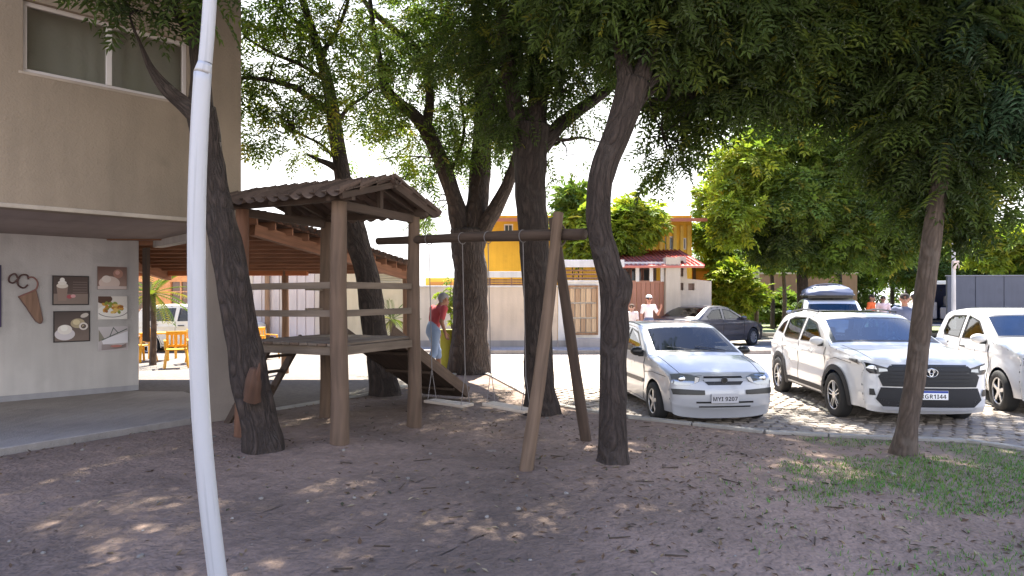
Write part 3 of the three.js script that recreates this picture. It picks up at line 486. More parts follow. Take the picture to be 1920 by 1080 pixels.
// ---------------------------------------------------------------- open pavilion with wooden roof behind the playhouse
{
  const T = thing('restaurant_pavilion', 'open timber pavilion with red-brown rafters and tiled roof behind the playhouse', 'pavilion');
  const zn = -9.7, zf = -14, hn = 2.92, hf = 2.34, H = (z) => mixv(hn, hf, (z - zn) / (zf - zn)), XR = (z) => mixv(-3.86, -2.1, (z - zn) / (zf - zn)), XL = -15;
  const nr = 13, bm = [wood([1.05, 0.68, 0.54]), wood([0.85, 0.56, 0.44])], dm = [wood([0.42, 0.26, 0.21]), wood([0.34, 0.22, 0.18])];
  for (let i = 0; i < nr; i++) { const z = mixv(zn + 0.0, zf, i / (nr - 1)); mesh('rafter', beam(V(XL, H(z) - 0.07, z), V(XR(z), H(z) - 0.07, z), 0.06, 0.15), bm[i % 2], T); }
  for (const [x0, x1, z0] of [[-3.98, -2.25, zn - 0.1], [-7.6, -7.5, -11.3]]) mesh('roof_beam', beam(V(x0, H(z0) - 0.2, z0), V(x1, hf - 0.2, zf), 0.12, 0.18), bm[0], T);
  mesh('fascia', beam(V(XR(zn) + 0.02, hn + 0.02, zn + 0.06), V(XR(zf) + 0.02, hf + 0.02, zf), 0.03, 0.11), dm[0], T);
  const roof = new THREE.Group(); roof.name = 'roof'; T.add(roof);
  const ns = 16; for (let i = 0; i < ns; i++) { const za = mixv(zn, zf, i / ns) - 0.001, zb = mixv(zn, zf, (i + 1) / ns) + 0.001, z = (za + zb) / 2; mesh('roof_board', beam(V(XL, H(z) + 0.022, z), V(XR(z), H(z) + 0.022, z), za - zb, 0.02, V(0, 1, 0), 0), dm[i % 2], roof); }
  mesh('roof_cover', beam(V((XL - 3.8) / 2, hn + 0.05, zn), V((XL - 3.8) / 2, hf + 0.05, zf), 11, 0.025, V(0, 1, 0), 0), tileMat, roof);
  // tiles: visible only at the eave, so joined
  const tl = []; for (let i = 0; i < 22; i++) { const z = mixv(zn, zf, (i + 0.5) / 22); for (let c = 0; c < 5; c++) { const g = new THREE.CylinderGeometry(0.11, 0.095, 0.45, 6, 1, true, -Math.PI / 2, Math.PI).rotateX(Math.PI / 2).rotateY(Math.PI / 2); g.rotateZ(0.04); g.translate(XR(z) - 0.12 - c * 0.36, H(z) + 0.06 + 0.01 * rnd(), z); tl.push(triUV(g)); } }
  const tm = oldTile.clone(); tm.side = THREE.DoubleSide; tag(mesh('roof_tiles', tl, tm, roof), null, null, null, 'stuff');
  const postM = wood([0.85, 0.68, 0.58]);
  for (const [x, z] of [[-4.93, -13.9], [-2.3, -13.85], [-8.2, -13.9], [-10.9, -13.9]]) mesh('post', limb([V(x, 0.02, z), V(x + 0.01, 1.2, z), V(x, H(z) - 0.1, z)], [0.082, 0.074, 0.07], 10, { rough: 0.05 }), postM, T);
  mesh('back_beam', beam(V(-15, 2.2, -13.9), V(-4.44, 2.22, -13.9), 0.12, 0.14), mat([1.6, 0.75, 0.42], 0.8, { map: woodMap }), T);
}
// ---------------------------------------------------------------- vehicles (local x forward, y up, z the car's right-hand side)
const paintWhite = new THREE.MeshPhysicalMaterial({ color: lin(0.66, 0.67, 0.69), roughness: 0.3, clearcoat: 1, clearcoatRoughness: 0.04 });
const paintSilver = new THREE.MeshPhysicalMaterial({ color: lin(0.48, 0.495, 0.53), roughness: 0.34, metalness: 0.2, clearcoat: 1, clearcoatRoughness: 0.06 });
const paintGrey = new THREE.MeshPhysicalMaterial({ color: lin(0.075, 0.07, 0.08), roughness: 0.35, metalness: 0.4, clearcoat: 1, clearcoatRoughness: 0.05 });
const paintCream = new THREE.MeshPhysicalMaterial({ color: lin(0.72, 0.66, 0.5), roughness: 0.4, clearcoat: 0.8, clearcoatRoughness: 0.1 });
const carGlass = new THREE.MeshPhysicalMaterial({ color: lin(0.34, 0.38, 0.38), roughness: 0.02, transmission: 1, thickness: 0, ior: 1.55, side: THREE.DoubleSide });
const darkGlass = carGlass.clone(); darkGlass.color = lin(0.12, 0.125, 0.135); darkGlass.ior = 1.3; const blueGlass = carGlass.clone(); blueGlass.color = lin(0.1, 0.18, 0.36); blueGlass.ior = 1.75;
const cladding = mat([0.022, 0.022, 0.025], 0.75), trimBlack = mat([0.015, 0.015, 0.016], 0.35), chrome = mat([0.7, 0.71, 0.72], 0.15, { metalness: 1 }), alloy = mat([0.5, 0.51, 0.53], 0.3, { metalness: 0.8 });
const lampGlass = new THREE.MeshPhysicalMaterial({ color: lin(0.32, 0.34, 0.36), roughness: 0.08, metalness: 0.6, clearcoat: 1 });
const redLamp = new THREE.MeshPhysicalMaterial({ color: lin(0.4, 0.02, 0.02), roughness: 0.12, clearcoat: 1 });
const seatMat = mat([0.06, 0.06, 0.065], 0.9);
const plate = (w, h, text, blue) => { const g = new THREE.Group(); mesh('plate_board', box(w, h, 0.012, 0, 0, 0, 0, 0.004), mat([0.5, 0.5, 0.52], 0.5), g); const t = canvasTex(256, 84, (c, W, H) => { c.fillStyle = blue ? '#f1f2f4' : '#b9b9bf'; c.fillRect(0, 0, W, H); if (blue) { c.fillStyle = '#1a3f9c'; c.fillRect(0, 0, W, 20); } c.fillStyle = '#16161a'; c.font = 'bold 56px sans-serif'; c.textAlign = 'center'; c.textBaseline = 'middle'; c.fillText(text, W / 2, blue ? 54 : 46); }); mesh('plate_print', new THREE.PlaneGeometry(w - 0.01, h - 0.01).translate(0, 0, 0.0075), new THREE.MeshStandardMaterial({ map: t, roughness: 0.5 }), g); return g; };

function buildCar(root, S) {
  const { W, belt, sillY, axF, axR, rW, paint } = S, arch = S.arch ?? rW + 0.05, L2 = S.len / 2;
  const ctrl = S.profile, pts = [];
  const curve = (k) => { const f = clamp(k, 0, ctrl.length - 1), i = Math.min(ctrl.length - 2, Math.floor(f)), t = f - i, P = (q) => ctrl[clamp(q, 0, ctrl.length - 1)], a = P(i - 1), b = P(i), c = P(i + 1), d = P(i + 2); const cr = (n) => { const m1 = (c[n] - a[n]) * 0.5 * S.tens, m2 = (d[n] - b[n]) * 0.5 * S.tens, t2 = t * t, t3 = t2 * t; return (2 * t3 - 3 * t2 + 1) * b[n] + (t3 - 2 * t2 + t) * m1 + (-2 * t3 + 3 * t2) * c[n] + (t3 - t2) * m2; }; return [cr(0), cr(1), mixv(b[2], c[2], t), mixv(b[3], c[3], t)]; };
  S.tens = 0.7;
  const kOf = [];                                  // control-point index of each sample
  for (let i = 0; i < ctrl.length - 1; i++) { const a = ctrl[i], b = ctrl[i + 1], n = Math.max(2, Math.round(Math.hypot(b[0] - a[0], b[1] - a[1]) / 0.045)); for (let j = 0; j < n; j++) { pts.push(curve(i + j / n)); kOf.push(i + j / n); } }
  pts.push(curve(ctrl.length - 1)); kOf.push(ctrl.length - 1);
  const N = pts.length, nx = [], ny = [];
  for (let i = 0; i < N; i++) { const a = pts[Math.max(0, i - 2)], b = pts[Math.min(N - 1, i + 2)], dx = b[0] - a[0], dy = b[1] - a[1], l = Math.hypot(dx, dy); nx.push(dy / l); ny.push(-dx / l); }   // outward when running front->rear over the top is (-dy.. ) flipped below
  const sgn = ny[Math.floor(N / 2)] > 0 ? 1 : -1; for (let i = 0; i < N; i++) { nx[i] *= sgn; ny[i] *= sgn; }
  const plan = (x) => { const a = Math.max(0, x - S.pf) / (L2 - S.pf), b = Math.max(0, -x - S.pr) / (L2 - S.pr); return 1 - S.kf * a * a - S.kr * b * b; };
  const sec = (y) => y < 0.55 ? 1 - 0.05 * Math.pow((0.55 - y) / 0.35, 2) : y < belt ? 1 - 0.025 * Math.pow((y - 0.55) / (belt - 0.55), 2) : 0.975 - (y - belt) * S.tumble - (y - belt) * (y - belt) * 0.12;
  const crease = (x, y) => (S.crease ?? 0.012) * Math.exp(-Math.pow((y - (belt - 0.13)) / 0.035, 2)) - 0.018 * Math.exp(-Math.pow((y - (belt - 0.36)) / 0.11, 2)) * smooth(-L2 * 0.8, -L2 * 0.3, x) * smooth(L2 * 0.7, L2 * 0.2, x);
  const flare = (x, y) => { let f = 0; for (const ax of [axF, axR]) { const d = Math.hypot(x - ax, y - rW); f = Math.max(f, smooth(arch + 0.22, arch + 0.02, d)); } return (S.flare ?? 0.025) * f; };
  const side = (x, y) => W * plan(x) * sec(y) + crease(x, y) + flare(x, y);
  const B = pts.map((p, i) => [p[0] - nx[i] * p[2], p[1] - ny[i] * p[2]]);
  B[0][1] = Math.min(B[0][1], sillY); B[N - 1][1] = Math.min(B[N - 1][1], sillY); B[0][1] = B[N - 1][1] = sillY;
  // ribbon over the top
  const M = 15, vs = []; for (let j = -M; j <= M; j++) vs.push(Math.sin(j / M * Math.PI / 2));
  const rib = (i, v) => { const p = pts[i], q = Math.pow(Math.max(0, 1 - Math.pow(Math.abs(v), p[3])), 1 / p[3]), zb = side(B[i][0], B[i][1]); return V(B[i][0] + nx[i] * p[2] * q, B[i][1] + ny[i] * p[2] * q, zb * v); };
  const G = []; for (let i = 0; i < N; i++) G.push(vs.map((v) => rib(i, v)));
  const kinds = {}; const put = (k, a, b, c, d) => { (kinds[k] ??= []).push(a, b, c, a, c, d); };
  const inR = (i, r) => kOf[i] >= r[0] - 1e-6 && kOf[i + 1] <= r[1] + 1e-6;
  for (let i = 0; i < N - 1; i++) for (let j = 0; j < 2 * M; j++) {
    const vm = Math.max(Math.abs(vs[j]), Math.abs(vs[j + 1])); let k = 'body';
    for (const g of S.glass) if (inR(i, g.k) && vm <= g.v + 1e-6) k = g.name;
    if (k === 'body') for (const g of S.glass) if (inR(i, [g.k[0] - 0.09, g.k[1] + 0.09]) && vm <= g.v + 0.09) k = 'trim';
    for (const g of S.panels ?? []) if (inR(i, g.k) && vm <= g.v) k = g.name;
    put(k, G[i][j], G[i][j + 1], G[i + 1][j + 1], G[i + 1][j]);
  }
  const tri = (list) => { const g = new THREE.BufferGeometry(); g.setAttribute('position', new THREE.Float32BufferAttribute(list.flatMap((v) => [v.x, v.y, v.z]), 3)); return g; };
  const weld = (g, ang) => { g = g.clone(); for (const k of Object.keys(g.attributes)) if (k !== 'position') g.deleteAttribute(k); if (g.index) g = g.toNonIndexed(); g = mergeVertices(g, 1e-4); if (ang) return toCreasedNormals(g, ang); g.computeVertexNormals(); return g; };
  // sides
  const bottom = []; const arcPts = (ax, from, to) => { const r = []; for (let i = 0; i <= 16; i++) { const a = mixv(from, to, i / 16); r.push([ax + Math.cos(a) * arch, rW + Math.sin(a) * arch]); } return r; };
  const a0 = Math.asin((sillY - rW) / arch);
  bottom.push(...arcPts(axR, Math.PI - a0, a0), ...arcPts(axF, Math.PI - a0, a0));     // running rear -> front
  const outline = [...B, ...bottom];
  const sideGeo = (poly, holes, off, edge = S.edge ?? 0.065) => { const mk = (s) => { const g = tess(new THREE.ShapeGeometry(shapeOf(poly, holes)), edge, 9), p = g.attributes.position; for (let i = 0; i < p.count; i++) p.setZ(i, s * (side(p.getX(i), p.getY(i)) + off)); return g; }; return [mk(1), mk(-1)]; };
  const glassPolys = S.windows, inset = (poly, d) => { let cx = 0, cy = 0; poly.forEach((p) => { cx += p[0] / poly.length; cy += p[1] / poly.length; }); return poly.map(([x, y]) => { const l = Math.hypot(x - cx, y - cy); return [x + (cx - x) / l * d * 1.2, y + (cy - y) / l * d]; }); };
  const sides = sideGeo(outline, glassPolys.map((p) => inset(p, 0.004)), 0);
  mesh('body', weld(mergeGeometries([...sides.map((g) => { const q = new THREE.BufferGeometry(); q.setAttribute('position', g.attributes.position); return q; }), tri(kinds.body)])), paint, root);
  if (kinds.trim) mesh('window_seal', weld(tri(kinds.trim)), trimBlack, root);
  for (const g of S.glass) if (kinds[g.name]) mesh(g.part, weld(tri(kinds[g.name])), S.glassMat ?? (g.name === 'wind' ? blueGlass : carGlass), root);
  for (const g of S.panels ?? []) if (kinds[g.name]) mesh(g.part, weld(tri(kinds[g.name])), g.mat, root);
  for (const poly of glassPolys) { const r = sideGeo(poly, [inset(poly, 0.035)], 0.004), w = sideGeo(inset(poly, 0.002), [], -0.006); for (const k of [0, 1]) { mesh('side_window', weld(w[k]), carGlass, root); mesh('window_frame', weld(r[k]), trimBlack, root); } }
  // underbody, wheel wells, cabin
  const c0 = S.cab ?? [-L2 + 0.55, L2 - 1.15];
  mesh('underbody', [box(S.len - 0.5, 0.1, W * 1.5, 0, sillY + 0.02, 0), ...[axF, axR].map((x) => triUV(new THREE.CylinderGeometry(arch + 0.005, arch + 0.005, W * 1.86, 24, 1, true, -Math.PI / 2, Math.PI).rotateX(-Math.PI / 2).rotateY(0).translate(x, rW, 0)))], mat([0.012, 0.012, 0.012], 0.95, { side: THREE.DoubleSide }), root);
  mesh('cabin_floor', [box(c0[1] - c0[0], 0.06, W * 1.55, (c0[0] + c0[1]) / 2, 0.42, 0)], dullDark, root);
  mesh('dashboard', [box(0.35, 0.24, W * 1.5, c0[1] - 0.05, belt - 0.14, 0, 0, 0.08)], seatMat, root);
  for (const [sx, sz] of [[c0[1] - 0.95, 0.36], [c0[1] - 0.95, -0.36]]) mesh('seat', [box(0.5, 0.16, 0.48, sx, 0.55, sz, 0, 0.06), box(0.16, 0.62, 0.47, sx - 0.28, 0.86, sz, 0, 0.07), box(0.09, 0.17, 0.26, sx - 0.33, 1.24, sz, 0, 0.04)].map((g) => g), seatMat, root);
  mesh('rear_seat', [box(0.5, 0.16, W * 1.4, c0[0] + 0.75, 0.56, 0, 0, 0.06), box(0.16, 0.58, W * 1.38, c0[0] + 0.45, 0.84, 0, 0, 0.07), box(0.08, 0.14, 0.24, c0[0] + 0.42, 1.18, 0.36, 0, 0.04), box(0.08, 0.14, 0.24, c0[0] + 0.42, 1.18, -0.36, 0, 0.04)], seatMat, root);
  mesh('steering_wheel', new THREE.TorusGeometry(0.18, 0.016, 8, 24).rotateY(Math.PI / 2).rotateZ(0.4).translate(c0[1] - 0.36, belt - 0.02, -0.36), trimBlack, root);
  // front and side details
  const fr = (z, y) => { const back = y < 0 ; let i0 = 0, i1 = Math.round(N * 0.3); const f = (i) => { const zb = side(B[i][0], B[i][1]); return rib(i, clamp(z / zb, -0.985, 0.985)); }; let best = null; for (let i = i0; i < i1; i++) { const a = f(i), b = f(i + 1); if ((a.y - y) * (b.y - y) <= 0) { const t = (y - a.y) / ((b.y - a.y) || 1e-6); best = a.lerp(b, clamp(t)); break; } } return best ?? f(0); };
  const re = (z, y) => { const f = (i) => { const zb = side(B[i][0], B[i][1]); return rib(i, clamp(z / zb, -0.985, 0.985)); }; for (let i = N - 1; i > N * 0.6; i--) { const a = f(i), b = f(i - 1); if ((a.y - y) * (b.y - y) <= 0) return a.lerp(b, clamp((y - a.y) / ((b.y - a.y) || 1e-6))); } return f(N - 1); };
  const frontPatch = (poly, off, fn = fr, edge = 0.06) => { const g = tess(new THREE.ShapeGeometry(shapeOf(poly)), edge, 6), p = g.attributes.position, dir = fn === fr ? 1 : -1; for (let i = 0; i < p.count; i++) { const z = p.getX(i), y = p.getY(i), q = fn(z, y), e = 0.01, q1 = fn(z + e, y), q2 = fn(z, y + e); const n = q1.sub(q).cross(q2.sub(q)); n.normalize(); if (n.x * dir < 0) n.negate(); if (!isFinite(n.x)) n.set(dir, 0, 0); q.addScaledVector(n, off); p.setXYZ(i, q.x, q.y, q.z); } return weld(g); };
  const mirrorZ = (poly) => poly.map(([z, y]) => [-z, y]).reverse();
  const sidePatch = (poly, off, edge = 0.08) => sideGeo(poly, [], off, edge).map((g) => weld(g));
  const A = { fr, re, side, frontPatch, sidePatch, mirrorZ, belt, rib, pts, N, kOf, G, line: (list, r = 0.005) => new THREE.TubeGeometry(new THREE.CatmullRomCurve3(list, false, 'centripetal'), Math.max(8, list.length * 4), r, 5) };
  A.sideLine = (xy, r = 0.004) => [1, -1].map((s) => A.line(xy.flatMap(([x, y], i) => { if (!i) return [[x, y]]; const [a, b] = xy[i - 1]; return [1, 2, 3, 4].map((t) => [mixv(a, x, t / 4), mixv(b, y, t / 4)]); }).map(([x, y]) => V(x, y, s * (side(x, y) + 0.0005))), r * 1.4));
  for (const line of S.lines ?? []) for (const g of A.sideLine(line)) mesh('door_gap', g, trimBlack, root);
  for (const [x, y] of S.handles ?? []) for (const s of [1, -1]) mesh('door_handle', box(0.18, 0.028, 0.03, x, y, s * (side(x, y) + 0.016), 0, 0.012), S.handleMat ?? paint, root);
  for (const s of [1, -1]) { // mirrors
    const m = new THREE.Group(); m.name = 'mirror'; m.position.set(S.mirror[0], S.mirror[1], s * (side(S.mirror[0], S.mirror[1]) + 0.11)); root.add(m);
    mesh('mirror_shell', new THREE.SphereGeometry(0.1, 16, 12).scale(0.75, 0.72, 1.1), S.mirrorMat ?? paint, m); mesh('mirror_arm', box(0.06, 0.05, 0.12, 0.01, -0.06, -s * 0.07, 0, 0.015), trimBlack, m);
  }
  for (const ax of [axF, axR]) for (const s of [1, -1]) makeWheel(root, ax, rW, s * (W - 0.085 + (S.flare ?? 0.025)), s, S.spokes, rW, S.twoTone);
  return A;
}
function makeWheel(root, x, y, z, s, spokes, R, twoTone) {
  const w = new THREE.Group(); w.name = 'wheel'; w.position.set(x, y, z); w.rotation.y = s > 0 ? 0 : Math.PI; w.rotation.z = x * 1.3; root.add(w);
  const rr0 = R * 0.66, hw = 0.1, prof = [[rr0 - 0.01, -hw], [R - 0.035, -hw], [R - 0.008, -hw + 0.025], [R, -hw + 0.05], [R, hw - 0.05], [R - 0.008, hw - 0.022], [R - 0.035, hw - 0.004], [rr0 + 0.025, hw - 0.004], [rr0, hw - 0.012], [rr0 - 0.01, hw - 0.03]];
  mesh('tyre', new THREE.LatheGeometry(prof.map(([a, b]) => new THREE.Vector2(a, b)), 40).rotateX(Math.PI / 2), rubber, w);
  const bk = [new THREE.LatheGeometry([[0.02, -0.02], [rr0 - 0.05, -0.03], [rr0, -0.02]].map(([a, b]) => new THREE.Vector2(a, b)), 32).rotateX(Math.PI / 2), new THREE.CylinderGeometry(rr0, rr0, 0.12, 32, 1, true).rotateX(Math.PI / 2).translate(0, 0, 0.02)];
  mesh('rim_back', bk, mat([0.03, 0.03, 0.032], 0.5, { side: THREE.DoubleSide }), w);
  const sp = []; for (let i = 0; i < spokes; i++) { const a = i / spokes * Math.PI * 2; for (const d of twoTone ? [-0.16, 0.16] : [0]) { const len = rr0 - 0.05, g = new RoundedBoxGeometry(len, twoTone ? 0.022 : 0.055, 0.03, 2, 0.008).translate(len / 2 + 0.045, 0, 0); g.rotateZ(d * 0.55).translate(0, d * 0.1, 0); g.rotateZ(a); g.translate(0, 0, 0.058); sp.push(triUV(g)); } }
  sp.push(new THREE.TorusGeometry(rr0 - 0.008, 0.012, 8, 40).translate(0, 0, 0.072), new THREE.CylinderGeometry(0.055, 0.062, 0.03, 20).rotateX(Math.PI / 2).translate(0, 0, 0.06));
  mesh('rim', sp, alloy, w);
}
function putPlate(root, A, z, y, text, blue, w = 0.4, h = 0.13) { const p = plate(w, h, text, blue), q = A.fr(z, y); p.name = 'number_plate'; p.position.set(q.x + 0.02, y, z); p.rotation.y = Math.PI / 2; root.add(p); }

// ---- older silver hatchback nearest the swing
{
  const T = thing('parked_hatchback', 'small older silver hatchback with black bumper strips parked next to the kerb', 'car', V(2.66, -0.075, -10.33), -1.465); T.scale.setScalar(0.945);
  const pf = [[1.80, 0.2, .1, 2.2], [1.88, 0.26, .16, 2.2], [1.91, 0.38, .2, 2.3], [1.91, 0.5, .2, 2.3], [1.87, 0.6, .18, 2.4], [1.83, 0.68, .12, 2.6], [1.72, 0.765, .07, 3], [1.35, 0.87, .055, 4], [0.98, 0.945, .05, 4], [0.86, 0.975, .06, 3.5], [0.08, 1.36, .09, 3], [-0.15, 1.41, .08, 3.5], [-0.7, 1.43, .075, 4], [-1.25, 1.38, .08, 3.5], [-1.42, 1.31, .09, 3], [-1.74, 0.92, .1, 3], [-1.82, 0.8, .12, 2.6], [-1.86, 0.55, .14, 2.5], [-1.85, 0.36, .14, 2.5], [-1.78, 0.22, .1, 2.4]];
  const A = buildCar(T, { len: 3.79, W: 0.815, belt: 0.93, sillY: 0.2, axF: 1.2, axR: -1.24, rW: 0.285, arch: 0.335, paint: paintSilver, glassMat: darkGlass, tumble: 0.34, pf: 0.7, kf: 0.1, pr: 0.8, kr: 0.07, flare: 0.02, spokes: 5, profile: pf,
    glass: [{ name: 'wind', part: 'windshield', k: [9.12, 9.9], v: 0.86 }, { name: 'rear', part: 'rear_window', k: [14.15, 14.85], v: 0.8 }],
    windows: [[[0.62, 0.95], [0.08, 1.27], [-0.38, 1.325], [-0.42, 0.945]], [[-0.5, 0.945], [-0.46, 1.325], [-1.05, 1.295], [-1.32, 0.985]]],
    lines: [[[0.74, 0.9], [0.72, 0.45], [0.62, 0.24], [-0.35, 0.24], [-0.5, 0.5], [-0.47, 0.93]], [[0.74, 0.68], [1.15, 0.72], [1.6, 0.7]]], handles: [[-0.33, 0.8]], handleMat: trimBlack, mirror: [0.62, 0.99], mirrorMat: trimBlack, cab: [-1.2, 0.75] });
  for (const g of A.sidePatch([[0.68, 0.5], [-0.44, 0.49], [-0.44, 0.55], [0.66, 0.56]], 0.012)) mesh('side_moulding', g, trimBlack, T);
  const hl = [[0.34, 0.7], [0.37, 0.64], [0.5, 0.6], [0.68, 0.6], [0.74, 0.63], [0.73, 0.74], [0.6, 0.75], [0.45, 0.735]];
  for (const p of [hl, A.mirrorZ(hl)]) { const h = mesh('headlight', A.frontPatch(p, 0.008), lampGlass, T); const cz = (p === hl ? 1 : -1) * 0.6, q = A.fr(cz, 0.68); mesh('lamp_reflector', new THREE.SphereGeometry(0.05, 14, 10).scale(0.5, 1, 1.1).translate(q.x + 0.0, q.y, q.z), chrome, h); mesh('indicator', A.frontPatch((p === hl ? [[0.35, 0.69], [0.38, 0.645], [0.44, 0.62], [0.41, 0.7]] : [[-0.41, 0.7], [-0.44, 0.62], [-0.38, 0.645], [-0.35, 0.69]]), 0.014), mat([0.75, 0.72, 0.68], 0.15), h); }
  mesh('grille', A.frontPatch([[-0.3, 0.66], [-0.24, 0.6], [0.24, 0.6], [0.3, 0.66], [0.28, 0.715], [-0.28, 0.715]], 0.006), trimBlack, T);
  mesh('grille_bar', A.frontPatch([[-0.29, 0.645], [0.29, 0.645], [0.3, 0.685], [-0.3, 0.685]], 0.013), paintSilver, T);
  { const q = A.fr(0, 0.665); mesh('badge', new THREE.CylinderGeometry(0.042, 0.042, 0.02, 20).rotateZ(Math.PI / 2).translate(q.x + 0.02, 0.665, 0), trimBlack, T); mesh('badge_ring', new THREE.TorusGeometry(0.042, 0.007, 6, 24).rotateY(Math.PI / 2).translate(q.x + 0.028, 0.665, 0), mat([0.1, 0.1, 0.11], 0.3, { metalness: 1 }), T); }
  for (const p of [[[0.3, 0.47], [0.72, 0.47], [0.74, 0.55], [0.3, 0.53]], [[-0.3, 0.53], [-0.74, 0.55], [-0.72, 0.47], [-0.3, 0.47]]]) mesh('bumper_strip', A.frontPatch(p, 0.014), trimBlack, T);
  for (const [y0, y1, z1] of [[0.35, 0.375, 0.42], [0.29, 0.31, 0.38]]) mesh('air_slot', A.frontPatch([[-z1, y0], [z1, y0], [z1, y1], [-z1, y1]], 0.005), trimBlack, T);
  mesh('bonnet_gap', A.line([0.3, 0.5, 0.62, 0.66, 0.67].map((z, i) => { const k = [78, 0, 0, 0, 0]; return A.fr(z, 0.72).add(V(0, 0.004, 0)); }), 0.004), trimBlack, T);
  for (const s of [1, -1]) { const l = []; for (let i = 0; i < A.N; i += 2) if (A.kOf[i] > 5.4 && A.kOf[i] < 8.9) l.push(A.rib(i, s * mixv(0.78, 0.86, (A.kOf[i] - 5.4) / 3.5)).add(V(0, 0.0005, 0))); mesh('bonnet_gap', A.line(l, 0.004), trimBlack, T); }
  putPlate(T, A, 0.02, 0.42, 'MYI 9207', false);
  mesh('wiper', [A.line([0, 1, 2, 3].map((i) => { const k = A.kOf.findIndex((v) => v > 9.1); return A.rib(k + i, mixv(-0.1, 0.55, i / 3)).add(V(0.015, 0.012, 0)); }), 0.006), A.line([0, 1, 2, 3].map((i) => { const k = A.kOf.findIndex((v) => v > 9.1); return A.rib(k + i, mixv(-0.62, -0.05, i / 3)).add(V(0.015, 0.012, 0)); }), 0.006)], trimBlack, T);
  for (const s of [1, -1]) mesh('roof_gutter', A.line([[-0.05, 0], [-0.6, 0], [-1.15, 0]].map(([x]) => { let b = 0; A.pts.forEach((p, i) => { if (A.kOf[i] > 10 && A.kOf[i] < 14 && Math.abs(p[0] - x) < Math.abs(A.pts[b][0] - x)) b = i; }); return A.rib(b, s * 0.93).add(V(0, 0.006, 0)); }), 0.012), trimBlack, T);
}
